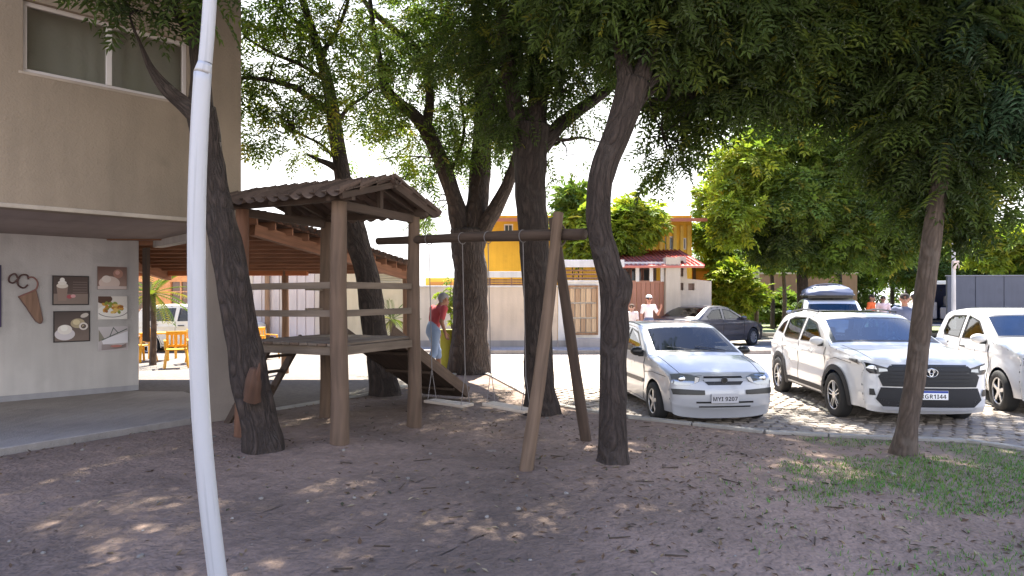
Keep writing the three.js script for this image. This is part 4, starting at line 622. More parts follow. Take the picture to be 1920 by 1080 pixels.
// ---- white crossover
function crossover(name, label, pos, turn, scale, full) {
  const T = thing(name, label, 'car', pos, turn); T.scale.setScalar(scale);
  const pf = [[2.12, 0.22, .08, 2.4], [2.2, 0.27, .14, 2.4], [2.25, 0.42, .2, 2.5], [2.25, 0.62, .22, 2.5], [2.23, 0.8, .2, 2.6], [2.18, 0.92, .14, 2.8], [2.05, 0.99, .08, 3.2], [1.6, 1.065, .06, 4], [1.12, 1.115, .055, 4], [1.02, 1.14, .06, 3.5], [0.22, 1.52, .09, 3], [-0.05, 1.59, .08, 3.6], [-0.75, 1.62, .075, 4], [-1.45, 1.56, .08, 3.6], [-1.68, 1.47, .09, 3], [-2.0, 1.1, .1, 3], [-2.12, 0.96, .12, 2.6], [-2.2, 0.65, .14, 2.5], [-2.17, 0.4, .14, 2.5], [-2.08, 0.25, .1, 2.4]];
  const A = buildCar(T, { len: 4.46, W: 0.9, belt: 1.06, sillY: 0.27, axF: 1.32, axR: -1.32, rW: 0.345, arch: 0.4, paint: paintWhite, tumble: 0.33, pf: 0.9, kf: 0.11, pr: 1.0, kr: 0.08, flare: 0.045, crease: 0.02, spokes: 5, twoTone: true, profile: pf,
    glass: [{ name: 'wind', part: 'windshield', k: [9.12, 9.92], v: 0.87 }, { name: 'rear', part: 'rear_window', k: [14.15, 14.85], v: 0.8 }], panels: [{ name: 'sun', part: 'sunroof', k: [11.15, 11.85], v: 0.75, mat: new THREE.MeshPhysicalMaterial({ color: lin(0.01, 0.01, 0.012), roughness: 0.08 }) }],
    windows: [[[0.72, 1.1], [0.2, 1.42], [-0.28, 1.5], [-0.32, 1.09]], [[-0.4, 1.09], [-0.37, 1.5], [-0.95, 1.5], [-1.2, 1.44], [-1.24, 1.14], [-1.12, 1.1]], [[-1.32, 1.16], [-1.28, 1.43], [-1.5, 1.37], [-1.72, 1.2]]],
    lines: [[[0.86, 1.05], [0.86, 0.6], [0.78, 0.4], [-0.34, 0.4], [-0.38, 0.7], [-0.36, 1.08]], [[-0.36, 0.4], [-0.9, 0.4], [-0.98, 0.62], [-1.16, 0.86], [-1.28, 1.1]], [[0.95, 0.86], [1.3, 0.92], [1.75, 0.88]]], handles: [[-0.2, 0.93], [-1.08, 0.96]], mirror: [0.7, 1.14], cab: [-1.55, 0.9] });
  if (!full) return [T, A];
  // cladding round the arches and along the sill
  for (const ax of [1.32, -1.32]) { const o = [], r0 = 0.392, r1 = 0.475; for (let i = 0; i <= 22; i++) { const a = mixv(-0.22, Math.PI + 0.22, i / 22); o.push([ax + Math.cos(a) * r1 * 1.02, 0.345 + Math.sin(a) * r1]); } for (let i = 22; i >= 0; i--) { const a = mixv(-0.22, Math.PI + 0.22, i / 22); o.push([ax + Math.cos(a) * r0, 0.345 + Math.sin(a) * r0]); } for (const g of A.sidePatch(o, 0.014, 0.1)) mesh('arch_cladding', g, cladding, T); }
  for (const g of A.sidePatch([[0.9, 0.272], [-0.9, 0.272], [-0.88, 0.4], [0.88, 0.4]], 0.012)) mesh('sill_cladding', g, cladding, T);
  for (const g of A.sidePatch([[0.8, 0.3], [-0.8, 0.3], [-0.8, 0.33], [0.8, 0.33]], 0.018)) mesh('sill_strip', g, mat([0.4, 0.41, 0.43], 0.4, { metalness: 0.5 }), T);
  const hl = [[0.46, 0.8], [0.6, 0.765], [0.76, 0.775], [0.84, 0.86], [0.83, 0.925], [0.7, 0.9], [0.56, 0.86], [0.44, 0.83]];
  for (const p of [hl, A.mirrorZ(hl)]) { const s = p === hl ? 1 : -1, h = mesh('headlight', A.frontPatch(p, 0.01), mat([0.03, 0.03, 0.035], 0.08), T); mesh('lamp_reflector', A.frontPatch((s > 0 ? [[0.68, 0.83], [0.8, 0.85], [0.81, 0.9], [0.7, 0.88]] : [[-0.7, 0.88], [-0.81, 0.9], [-0.8, 0.85], [-0.68, 0.83]]), 0.016), chrome, h); mesh('lamp_lens', A.frontPatch((s > 0 ? [[0.55, 0.81], [0.66, 0.8], [0.66, 0.85], [0.56, 0.84]] : [[-0.56, 0.84], [-0.66, 0.85], [-0.66, 0.8], [-0.55, 0.81]]), 0.016), lampGlass, h); }
  for (const p of [[[0.83, 0.86], [0.84, 0.925]], []]) void p;
  for (const g of A.sidePatch([[1.98, 0.88], [1.72, 0.93], [1.72, 0.955], [1.95, 0.955]], 0.012, 0.06)) mesh('headlight_end', g, mat([0.05, 0.05, 0.055], 0.1), T);
  mesh('grille', A.frontPatch([[-0.62, 0.6], [0.62, 0.6], [0.67, 0.74], [0.52, 0.885], [-0.52, 0.885], [-0.67, 0.74]], 0.012), mat([0.012, 0.013, 0.016], 0.6, { bumpMap: rep(grayTex(64, (u, v) => Math.hypot(u - 0.5, v - 0.5) < 0.33 ? 0 : 1), 1), bumpScale: 0.01 }), T);
  for (let i = 0; i < 5; i++) mesh('grille_bar', A.frontPatch([[-0.54, 0.61 + i * 0.05], [0.54, 0.61 + i * 0.05], [0.54, 0.622 + i * 0.05], [-0.54, 0.622 + i * 0.05]], 0.02), cladding, T);
  mesh('grille_trim', A.frontPatch([[-0.48, 0.87], [0.48, 0.87], [0.5, 0.9], [-0.5, 0.9]], 0.018), trimBlack, T);
  mesh('lower_bumper', A.frontPatch([[-0.6, 0.31], [0.6, 0.31], [0.7, 0.42], [0.64, 0.585], [-0.64, 0.585], [-0.7, 0.42]], 0.012), cladding, T);
  mesh('skid_strip', A.frontPatch([[-0.6, 0.275], [0.6, 0.275], [0.64, 0.325], [-0.64, 0.325]], 0.03), mat([0.55, 0.56, 0.6], 0.35, { metalness: 0.4 }), T);
  { const q = A.fr(0, 0.8), e = (a, b, r = 0.008) => new THREE.TorusGeometry(1, r / a, 6, 30).scale(a, b, a).rotateY(Math.PI / 2); mesh('emblem', [e(0.085, 0.058), e(0.045, 0.03).translate(0, 0.022, 0), e(0.026, 0.052)].map((g) => g.translate(q.x + 0.035, 0.8, 0)), chrome, T); }
  putPlate(T, A, -0.02, 0.49, 'RGR1I44', true);
  for (const s of [1, -1]) { const l = []; A.pts.forEach((p, i) => { if (A.kOf[i] > 10.6 && A.kOf[i] < 13.2 && i % 3 === 0) l.push(A.rib(i, s * 0.9).add(V(0, 0.035, 0))); }); mesh('roof_rail', A.line(l, 0.017), trimBlack, T); const q = A.fr(s * 0.74, 0.5); mesh('fog_lamp', A.frontPatch(s > 0 ? [[0.7, 0.47], [0.77, 0.47], [0.77, 0.56], [0.72, 0.56]] : [[-0.72, 0.56], [-0.77, 0.56], [-0.77, 0.47], [-0.7, 0.47]], 0.014), trimBlack, T); }
  for (const s of [1, -1]) { const l = []; for (let i = 0; i < A.N; i += 2) if (A.kOf[i] > 5.6 && A.kOf[i] < 8.9) l.push(A.rib(i, s * 0.84)); mesh('bonnet_gap', A.line(l, 0.004), trimBlack, T); }
  return [T, A];
}
crossover('parked_crossover', 'white crossover with black wheel arches, dark grille and roof rails behind the leaning thin tree', V(5.68, -0.075, -10.5), -1.66, 0.94, true);

// ---- white compact hatch, reused in other colours
function compact(name, label, paint, pos, turn, scale, detail, group) {
  const T = thing(name, label, 'car', pos, turn, group); T.scale.setScalar(scale);
  const pf = [[1.70, 0.24, .1, 2.3], [1.78, 0.3, .16, 2.3], [1.82, 0.48, .2, 2.4], [1.81, 0.66, .2, 2.5], [1.76, 0.82, .14, 2.7], [1.64, 0.91, .08, 3.2], [1.2, 0.99, .06, 4], [0.92, 1.03, .055, 4], [0.82, 1.05, .06, 3.5], [0.16, 1.4, .09, 3], [-0.1, 1.46, .08, 3.6], [-0.7, 1.49, .075, 4], [-1.3, 1.44, .08, 3.6], [-1.48, 1.36, .09, 3], [-1.68, 1.02, .1, 3], [-1.76, 0.88, .12, 2.6], [-1.8, 0.6, .14, 2.5], [-1.78, 0.38, .14, 2.5], [-1.7, 0.25, .1, 2.4]];
  const A = buildCar(T, { len: 3.62, W: 0.8, belt: 0.96, sillY: 0.25, axF: 1.15, axR: -1.17, rW: 0.3, arch: 0.345, paint, tumble: 0.3, pf: 0.75, kf: 0.1, pr: 0.9, kr: 0.06, flare: 0.03, spokes: 5, profile: pf,
    glass: [{ name: 'wind', part: 'windshield', k: [8.12, 8.92], v: 0.87 }, { name: 'rear', part: 'rear_window', k: [13.15, 13.85], v: 0.8 }],
    windows: [[[0.62, 1.0], [0.16, 1.29], [-0.32, 1.37], [-0.36, 0.985]], [[-0.46, 0.985], [-0.43, 1.37], [-1.0, 1.355], [-1.2, 1.28], [-1.28, 1.06], [-1.2, 1.0]]],
    lines: [[[0.74, 0.95], [0.74, 0.5], [0.66, 0.32], [-0.38, 0.32], [-0.42, 0.6], [-0.4, 0.98]], [[-0.4, 0.32], [-0.78, 0.32], [-0.88, 0.56], [-1.05, 0.76], [-1.22, 1.0]]], handles: [[-0.24, 0.86], [-1.0, 0.89]], handleMat: trimBlack, mirror: [0.6, 1.03], cab: [-1.3, 0.75], ...(detail ?? {}) });
  const hl = [[0.44, 0.74], [0.6, 0.7], [0.72, 0.72], [0.74, 0.82], [0.6, 0.82]];
  for (const p of [hl, A.mirrorZ(hl)]) mesh('headlight', A.frontPatch(p, 0.01), lampGlass, T);
  const tl = [[0.56, 0.66], [0.72, 0.66], [0.72, 0.9], [0.6, 0.9]];
  for (const p of [tl, A.mirrorZ(tl)]) mesh('tail_light', A.frontPatch(p, 0.01, A.re), redLamp, T);
  mesh('grille', A.frontPatch([[-0.4, 0.68], [0.4, 0.68], [0.42, 0.74], [-0.42, 0.74]], 0.008), trimBlack, T);
  mesh('lower_grille', A.frontPatch([[-0.5, 0.36], [0.5, 0.36], [0.46, 0.5], [-0.46, 0.5]], 0.008), trimBlack, T);
  return [T, A];
}
compact('parked_compact', 'white compact hatchback with five-spoke wheels parked beyond the white crossover', paintWhite, V(8.62, -0.075, -10.72), -1.86, 1.05);
compact('cream_car', 'cream car parked behind the restaurant, seen through the opening by the pillar', paintCream, V(-9.9, -0.075, -20.4), 0.05, 1.05);
compact('distant_white_car', 'small white car far down the street beyond the crossover roof', paintWhite, V(21.2, -0.1, -36), -2.0, 1);
// ---- dark grey sedan
{
  const T = thing('parked_sedan', 'dark grey sedan seen from behind parked across the sunlit street', 'car', V(7.2, -0.075, -23.4), 0.66); T.scale.setScalar(1.04);
  const pf = [[2.12, 0.22, .1, 2.4], [2.2, 0.3, .16, 2.4], [2.24, 0.48, .2, 2.5], [2.22, 0.64, .18, 2.5], [2.12, 0.74, .1, 2.8], [1.7, 0.86, .06, 4], [1.15, 0.93, .055, 4], [1.02, 0.96, .06, 3.5], [0.2, 1.36, .09, 3], [-0.05, 1.42, .08, 3.6], [-0.6, 1.43, .075, 4], [-1.05, 1.37, .08, 3.4], [-1.72, 1.05, .09, 3], [-1.85, 1.02, .07, 3.4], [-2.12, 0.99, .08, 3], [-2.2, 0.9, .12, 2.6], [-2.24, 0.62, .16, 2.5], [-2.2, 0.36, .16, 2.5], [-2.1, 0.24, .1, 2.4]];
  const A = buildCar(T, { len: 4.48, W: 0.87, belt: 0.94, sillY: 0.22, axF: 1.36, axR: -1.3, rW: 0.31, arch: 0.36, paint: paintGrey, tumble: 0.4, pf: 0.9, kf: 0.1, pr: 1.0, kr: 0.09, flare: 0.025, spokes: 10, profile: pf,
    glass: [{ name: 'wind', part: 'windshield', k: [7.12, 7.92], v: 0.86 }, { name: 'rear', part: 'rear_window', k: [11.1, 11.92], v: 0.86 }],
    windows: [[[0.72, 0.98], [0.16, 1.27], [-0.28, 1.32], [-0.32, 0.965]], [[-0.42, 0.965], [-0.39, 1.32], [-0.85, 1.28], [-1.28, 1.06], [-1.2, 0.98]]],
    lines: [[[0.84, 0.92], [0.84, 0.5], [0.76, 0.28], [-0.36, 0.28], [-0.4, 0.6], [-0.38, 0.96]], [[-0.38, 0.28], [-0.84, 0.28], [-0.94, 0.52], [-1.12, 0.76], [-1.24, 0.98]]], handles: [[-0.22, 0.82], [-1.0, 0.84]], handleMat: paintGrey, mirror: [0.68, 1.0], cab: [-1.3, 0.85] });
  const tl = [[0.5, 0.78], [0.78, 0.76], [0.8, 0.9], [0.52, 0.9]];
  for (const p of [tl, A.mirrorZ(tl)]) mesh('tail_light', A.frontPatch(p, 0.01, A.re), redLamp, T);
  const hl = [[0.5, 0.56], [0.78, 0.56], [0.8, 0.68], [0.56, 0.68]];
  for (const p of [hl, A.mirrorZ(hl)]) mesh('headlight', A.frontPatch(p, 0.01), lampGlass, T);
  const p = plate(0.4, 0.13, 'PNV 8B20', true); p.name = 'number_plate'; const q = A.re(0, 0.6); p.position.set(q.x - 0.02, 0.6, 0); p.rotation.y = -Math.PI / 2; T.add(p);
}
// ---- white utility vehicle with a dark load on the roof, seen from behind
{
  const [T, A] = crossover('utility_vehicle', 'white utility vehicle with a dark covered load on its roof beyond the crossover', V(11.0, -0.075, -22.6), 1.25, 1.08, false);
  mesh('rear_panel', A.frontPatch([[-0.62, 0.55], [0.62, 0.55], [0.66, 0.98], [-0.66, 0.98]], 0.012, A.re), paintWhite, T);
  mesh('roof_rack', [box(1.9, 0.03, 1.3, -0.7, 1.69, 0, 0, 0.01), ...[-1.4, -0.7, 0].flatMap((x) => [box(0.04, 0.09, 1.25, x, 1.65, 0, 0, 0.01)])], trimBlack, T);
  const load = new THREE.SphereGeometry(1, 24, 16, 0, Math.PI * 2, 0, Math.PI / 2).toNonIndexed(), p = load.attributes.position;
  for (let i = 0; i < p.count; i++) { const x = p.getX(i), y = p.getY(i), z = p.getZ(i), k = 1 + 0.12 * (noise3(x * 3, y * 3, z * 3) - 0.5), q = Math.max(Math.abs(x), Math.abs(z)) || 1, r = Math.hypot(x, z) || 1, sq = mixv(1, r / q, 0.6); p.setXYZ(i, x * sq * k * 0.98 - 0.7, 1.7 + Math.pow(y, 0.75) * 0.34 * k, z * sq * k * 0.72); }
  mesh('covered_load', weldSmooth(load), mat([0.07, 0.085, 0.14], 0.55, { bumpMap: plasterBump, bumpScale: 0.01 }), T);
  mesh('load_cord', [-0.35, 0.3].map((x) => new THREE.TubeGeometry(new THREE.CatmullRomCurve3([V(-0.7 + x, 1.7, -0.74), V(-0.7 + x, 1.98, -0.45), V(-0.7 + x, 2.06, 0), V(-0.7 + x, 1.98, 0.45), V(-0.7 + x, 1.7, 0.74)]), 20, 0.015, 5)), mat([0.3, 0.3, 0.32], 0.8), T);
}
function weldSmooth(g) { for (const k of Object.keys(g.attributes)) if (k !== 'position') g.deleteAttribute(k); g = mergeVertices(g, 1e-3); g.computeVertexNormals(); return g; }
// ---- blue delivery truck down the street
{
  const T = thing('blue_truck', 'blue box truck with its pale rear frame open, beside the dark slate wall', 'truck', V(19.7, -0.1, -29.5), -0.6);
  const w = 1.75, h0 = 0.75, h1 = 2.55;
  mesh('cargo_box', [box(0.06, h1 - h0, 4, -w / 2 + 0.03, (h0 + h1) / 2, -2), box(0.06, h1 - h0, 4, w / 2 - 0.03, (h0 + h1) / 2, -2), box(w - 0.12, 0.06, 4, 0, h1 - 0.03, -2), box(w - 0.12, h1 - h0 - 0.06, 0.06, 0, (h0 + h1) / 2 - 0.03, -3.96)], mat([0.06, 0.12, 0.42], 0.4), T);
  mesh('rear_frame', [box(w + 0.04, 0.16, 0.06, 0, h1 - 0.06, 0.032, 0, 0.01), box(0.1, h1 - h0 - 0.18, 0.06, -w / 2 + 0.04, (h0 + h1) / 2 - 0.05, 0.032, 0, 0.01), box(0.1, h1 - h0 - 0.18, 0.06, w / 2 - 0.04, (h0 + h1) / 2 - 0.05, 0.032, 0, 0.01)], mat([0.7, 0.72, 0.75], 0.5), T);
  mesh('cargo', [box(0.7, 0.8, 0.7, -0.5, h0 + 0.45, -0.5, 0.2, 0.05), box(0.6, 0.55, 0.6, 0.35, h0 + 0.33, -0.45, -0.1, 0.05), box(0.5, 0.5, 0.5, 0.45, h0 + 0.88, -0.6, 0.3, 0.05)], mat([0.28, 0.27, 0.3], 0.9), T);
  mesh('load_floor', [box(w - 0.1, 0.1, 4.1, 0, h0 - 0.051, -1.98)], dullDark, T); mesh('rear_bumper', [box(w, 0.12, 0.1, 0, 0.52, 0.02, 0, 0.02)], mat([0.5, 0.5, 0.52], 0.6), T);
  for (const s of [1, -1]) mesh('tail_light', [box(0.14, 0.1, 0.03, s * 0.85, 0.64, 0.085, 0, 0.01)], redLamp, T);
  mesh('cab', [box(2.0, 1.7, 1.6, 0, 1.25, -4.9, 0, 0.15)], mat([0.06, 0.12, 0.42], 0.4), T);
  for (const z of [-0.8, -4.8]) for (const s of [1, -1]) { const g = new THREE.Group(); g.name = 'wheel'; g.position.set(s * 0.88, 0.42, z); T.add(g); mesh('tyre', new THREE.TorusGeometry(0.31, 0.11, 10, 24).rotateY(Math.PI / 2), rubber, g); mesh('rim', new THREE.CylinderGeometry(0.23, 0.23, 0.14, 16).rotateZ(Math.PI / 2), alloy, g); }
}
// ---------------------------------------------------------------- street wall, house, far walls, lamp post
const cream = plaster([0.68, 0.6, 0.5]), pinkish = plaster([0.72, 0.64, 0.6]), yellow = plaster([0.7, 0.4, 0.035]), whiteP = plaster([0.76, 0.75, 0.74]);
const WZ = -21.4, sx = (px, d = 21.3) => (px - 960) / FOCAL * d, sy = (py, d = 21.3) => EYE + (HORIZON - py) / FOCAL * d;
function wallRun(name, label, px0, px1, pyTop, m, extra) {
  const x0 = sx(px0), x1 = sx(px1), h = sy(pyTop), T = thing(name, label, 'wall', V((x0 + x1) / 2, 0.04, WZ)), w = x1 - x0 - 0.02;
  mesh('wall', [box(w, h, 0.16, 0, h / 2, 0)], m, T);
  mesh('coping', [box(w, 0.06, 0.22, 0, h + 0.031, 0, 0, 0.01)], whiteP, T);
  mesh('plinth', [box(w, 0.22, 0.03, 0, 0.11, 0.096)], plaster([0.4, 0.37, 0.35]), T);
  extra?.(T, w, h); return T;
}
wallRun('perimeter_wall', 'pale pink boundary wall in narrow panels behind the playhouse', 425, 640, 512, pinkish, (T, w, h) => {
  for (let i = 0; i < 13; i++) mesh('panel', [box(w / 13 - 0.03, h - 0.3, 0.03, -w / 2 + (i + 0.5) * w / 13, h / 2 + 0.1, 0.096, 0, 0.006)], i % 4 === 2 ? cream : pinkish, T);
  for (const t of [0.36, 0.885]) mesh('gate_post', [box(0.14, h - 0.02, 0.1, -w / 2 + w * t, h / 2, 0.165, 0, 0.01)], wood([0.9, 0.75, 0.6]), T);
});
wallRun('perimeter_wall', 'yellowish boundary wall with a louvred shutter behind the leaning dark trunk', 640, 762, 500, plaster([0.72, 0.62, 0.42]), (T, w, h) => {
  const s = new THREE.Group(); s.name = 'shutter'; s.position.set(sx(728) - T.position.x, sy(513) - 0.04, 0.12); T.add(s);
  mesh('shutter_frame', [box(0.92, 0.06, 0.06, 0, 0.28, 0, 0, 0.01), box(0.92, 0.06, 0.06, 0, -0.28, 0, 0, 0.01), box(0.06, 0.5, 0.06, -0.43, 0, 0, 0, 0.01), box(0.06, 0.5, 0.06, 0.43, 0, 0, 0, 0.01)], mat([0.4, 0.35, 0.24], 0.7), s);
  for (let i = 0; i < 6; i++) { const g = box(0.8, 0.07, 0.015); g.rotateX(0.5); g.translate(0, -0.21 + i * 0.085, 0); mesh('slat', g, mat([0.42, 0.38, 0.27], 0.7), s); }
});
wallRun('perimeter_wall', 'cream boundary wall with a yellow sign band behind the walking man', 762, 872, 541, cream);
{ const T = thing('sign_band', 'yellow and orange shop sign band above the cream wall behind the walking man', 'sign', V(sx(824), sy(530), WZ - 0.2)); mesh('board', [box(1.02, 0.34, 0.05, 0, 0, 0, 0, 0.01)], mat([0.75, 0.5, 0.06], 0.6), T); mesh('strip', [box(0.8, 0.1, 0.012, 0.04, -0.02, 0.032)], mat([0.6, 0.25, 0.05], 0.6), T); for (const s of [-0.45, 0.45]) mesh('post', [box(0.05, sy(530) - 0.05, 0.05, s, -(sy(530) - 0.05) / 2 - 0.02, -0.06)], dullDark, T); }
wallRun('perimeter_wall', 'beige boundary wall with slatted top between the two dark trunks and the swings', 872, 1046, 541, plaster([0.7, 0.58, 0.46]), (T, w, h) => {
  for (let i = 0; i < 3; i++) mesh('slat', [box(w, 0.05, 0.03, 0, h + 0.1 + i * 0.075, 0.02, 0, 0.005)], wood([0.9, 0.65, 0.55]), T);
  for (let i = 0; i < 5; i++) mesh('stile', [box(0.05, 0.26, 0.05, -w / 2 + 0.1 + i * (w - 0.2) / 4, h + 0.19, -0.03)], wood([1, 0.8, 0.7]), T);
  mesh('top_beam', [box(w, 0.2, 0.2, 0, h + 0.43, 0, 0, 0.01)], whiteP, T);
});
wallRun('perimeter_wall', 'white boundary wall with a carved wooden gate behind the log A-frame', 1046, 1172, 531, whiteP, (T, w, h) => {
  const g = new THREE.Group(); g.name = 'gate'; g.position.set(sx(1093) - T.position.x, 0, 0.1); T.add(g);
  const gw = sx(1119) - sx(1068), gm = [wood([1.5, 1.5, 1.35]), wood([1.2, 1.1, 0.95]), wood([1.7, 1.7, 1.55])];
  for (let i = 0; i < 5; i++) for (let k = 0; k < 3; k++) mesh('panel', [box(gw / 5 - 0.02, 0.46, 0.04, -gw / 2 + (i + 0.5) * gw / 5, 0.72 + k * 0.5, 0.02, 0, 0.012)], gm[(i * 2 + k) % 3], g);
  mesh('gate_frame', [box(gw + 0.1, 0.07, 0.07, 0, 0.44, 0.02, 0, 0.01), box(gw + 0.1, 0.07, 0.07, 0, 2.02, 0.02, 0, 0.01), box(0.06, 1.5, 0.07, -gw / 2 - 0.02, 1.23, 0.02, 0, 0.01), box(0.06, 1.5, 0.07, gw / 2 + 0.02, 1.23, 0.02, 0, 0.01)], wood([1.0, 0.8, 0.6]), g);
  mesh('step', [box(gw + 0.2, 0.3, 0.3, 0, 0.15, 0.06, 0, 0.01)], plaster([0.5, 0.46, 0.45]), g);
  for (let i = 0; i < 3; i++) mesh('slat', [box(w * 0.9, 0.06, 0.04, 0, h + 0.13 + i * 0.13, -0.06, 0, 0.005)], wood([0.8, 0.6, 0.5]), T);
  mesh('top_beam', [box(w, 0.24, 0.2, 0, h + 0.62, -0.05, 0, 0.01)], plaster([0.72, 0.72, 0.76]), T);
});
// yellow house with balcony porch, red tile roof and brown garage door
{
  const d = 27, T = thing('yellow_house', 'two-storey yellow house with white windows, red tiled porch roof and brown garage door', 'house', V(sx(1110, d), -0.05, -d));
  const X = (px, dd = d) => (px - 960) / FOCAL * dd - T.position.x, Y = (py, dd = d) => sy(py, dd) + 0.05, hx0 = X(905), hx1 = X(1297), top = Y(404);
  const wins = [[1201, 1212, 437, 459], [1247, 1263, 443, 468], [1278, 1287, 446, 468], [945, 962, 420, 446]];
  const wall = new THREE.ExtrudeGeometry(shapeOf([[hx0, 0], [hx1, 0], [hx1, top], [hx0, top]], wins.map(([a, b, c, e]) => [[X(a), Y(e)], [X(b), Y(e)], [X(b), Y(c)], [X(a), Y(c)]])), { depth: 0.2, bevelEnabled: false }).translate(0, 0, -0.2);
  mesh('wall', [triUV(wall), box(0.2, top, 7.6, hx0 + 0.1, top / 2, -4), box(0.2, top, 7.6, hx1 - 0.1, top / 2, -4)], yellow, T);
  for (let i = 0; i < 6; i++) mesh('pilaster', [box(0.14, 1.3, 0.06, X(1226 + i * 13), Y(452), 0.031, 0, 0.01)], plaster([0.72, 0.48, 0.1]), T);
  for (const [a, b, c, e] of wins) { const w = new THREE.Group(); w.name = 'window'; w.position.set((X(a) + X(b)) / 2, (Y(c) + Y(e)) / 2, 0); T.add(w); const ww = X(b) - X(a), hh = Y(c) - Y(e); mesh('frame', [box(ww, 0.05, 0.06, 0, hh / 2 - 0.025, -0.05), box(ww, 0.05, 0.06, 0, -hh / 2 + 0.025, -0.05), box(0.05, hh - 0.1, 0.06, -ww / 2 + 0.025, 0, -0.05), box(0.05, hh - 0.1, 0.06, ww / 2 - 0.025, 0, -0.05), box(0.03, hh - 0.1, 0.05, 0, 0, -0.05)], whiteP, w); mesh('pane', [box(ww - 0.02, hh - 0.02, 0.01, 0, 0, -0.1)], mat([0.08, 0.1, 0.11], 0.08), w); }
  const rf = new THREE.Group(); rf.name = 'roof'; T.add(rf);
  mesh('roof_slab', [(() => { const g = box(hx1 - hx0 + 0.8, 0.14, 9, 0, 0, 0); g.rotateX(0.12); g.translate((hx0 + hx1) / 2, top + 0.25, -3.6); return g; })()], mat([0.34, 0.13, 0.08], 0.9), rf);
  // porch: pent roof in rows of tiles
  const pr = new THREE.Group(); pr.name = 'porch_roof'; T.add(pr); const z0 = 3.9, px0 = X(1150, 23.2), px1 = X(1304, 24.2), y0 = Y(497, 23.1), y1 = Y(466, 26);
  mesh('porch_slab', [beam(V((px0 + px1) / 2, y0 - 0.06, z0), V((px0 + px1) / 2, y1 - 0.06, 0.3), px1 - px0, 0.08)], mat([0.45, 0.16, 0.13], 0.9), pr);
  const tg = triUV(new THREE.CylinderGeometry(0.11, 0.1, 0.62, 7, 1, true, -Math.PI / 2, Math.PI).rotateX(Math.PI / 2)), tm = [[0.5, 0.15, 0.12], [0.42, 0.13, 0.1], [0.56, 0.19, 0.15]].map((c) => mat(c, 0.9, { side: THREE.DoubleSide }));
  const sl = Math.atan2(y1 - y0, z0 - 0.3); for (let r = 0; r < 6; r++) for (let c = 0; c < 20; c++) { const o = mesh('roof_tile', tg, tm[(r * 7 + c * 3) % 3], pr), t = (r + 0.5) / 6; o.rotation.x = sl + 0.03; o.position.set(mixv(px0, px1, (c + 0.5) / 20), mixv(y0, y1, t) + 0.03, mixv(z0, 0.3, t)); }
  // porch front (z = 3.7): beams, posts, dark windows behind, brown door below
  const P = (px) => X(px, 23.3), Q = (py) => Y(py, 23.3), zf = 3.6;
  mesh('porch_beam', [box(P(1252) - P(1150), Q(491) - Q(501), 0.2, (P(1252) + P(1150)) / 2, (Q(491) + Q(501)) / 2, zf, 0, 0.01)], whiteP, T);
  for (const px of [1196, 1222, 1243]) mesh('porch_post', [box(0.12, Q(501.5) - Q(528), 0.14, P(px), (Q(501.5) + Q(528)) / 2, zf, 0, 0.01)], whiteP, T);
  mesh('porch_back', [box(P(1250) - P(1140), 1.1, 0.1, (P(1250) + P(1140)) / 2, Q(512), zf - 1.6)], plaster([0.26, 0.2, 0.17]), T);
  for (const px of [1180, 1209, 1233]) { const w = new THREE.Group(); w.name = 'window'; w.position.set(P(px), Q(514), zf - 1.5); T.add(w); mesh('pane', [box(0.36, 0.5, 0.02)], mat([0.03, 0.035, 0.04], 0.1), w); mesh('frame', [box(0.42, 0.05, 0.05, 0, 0.28), box(0.42, 0.05, 0.05, 0, -0.28), box(0.04, 0.5, 0.05, -0.2), box(0.04, 0.5, 0.05, 0.2)], mat([0.2, 0.1, 0.07], 0.7), w); }
  const gd = new THREE.Group(); gd.name = 'garage_door'; gd.position.set((P(1246) + P(1160)) / 2, 0, zf); T.add(gd); const gw = P(1246) - P(1160), gh = Q(528);
  for (let i = 0; i < 10; i++) mesh('plank', [box(gw / 10 - 0.012, gh - 0.05, 0.05, -gw / 2 + (i + 0.5) * gw / 10, gh / 2, 0, 0, 0.006)], mat(i % 2 ? [0.36, 0.17, 0.115] : [0.33, 0.15, 0.1], 0.75, { map: rep(stainMap, 0.5) }), gd);
  mesh('gate_rail', [box(gw, 0.08, 0.05, 0, gh + 0.0, 0, 0, 0.01)], mat([0.3, 0.15, 0.1], 0.7), gd);
  mesh('side_wall', [box(P(1274) - P(1247), Q(483), 0.5, (P(1274) + P(1247)) / 2, Q(483) / 2, zf)], plaster([0.52, 0.46, 0.38]), T);
  const wg = new THREE.ExtrudeGeometry(shapeOf([[P(1274.2), 0], [P(1338), 0], [P(1338), Q(527)], [P(1292), Q(522)], [P(1290), Q(480)], [P(1274.2), Q(480)]], [[[P(1277), Q(518)], [P(1285), Q(518)], [P(1285), Q(488)], [P(1277), Q(488)]], [[P(1277), Q(544)], [P(1285), Q(544)], [P(1285), Q(530)], [P(1277), Q(530)]], [[P(1294), Q(544)], [P(1306), Q(544)], [P(1306), Q(531)], [P(1294), Q(531)]]]), { depth: 0.2, bevelEnabled: false }).translate(0, 0, zf - 0.35);
  mesh('yard_wall', [triUV(wg)], plaster([0.56, 0.5, 0.43]), T);
  for (const [a, b, c, e] of [[1277, 1285, 488, 518], [1277, 1285, 530, 544], [1294, 1306, 531, 544]]) mesh('small_window', [box(P(b) - P(a) - 0.01, Q(c) - Q(e) - 0.01, 0.03, (P(a) + P(b)) / 2, (Q(c) + Q(e)) / 2, zf - 0.28)], mat([0.16, 0.1, 0.08], 0.6), T);
}
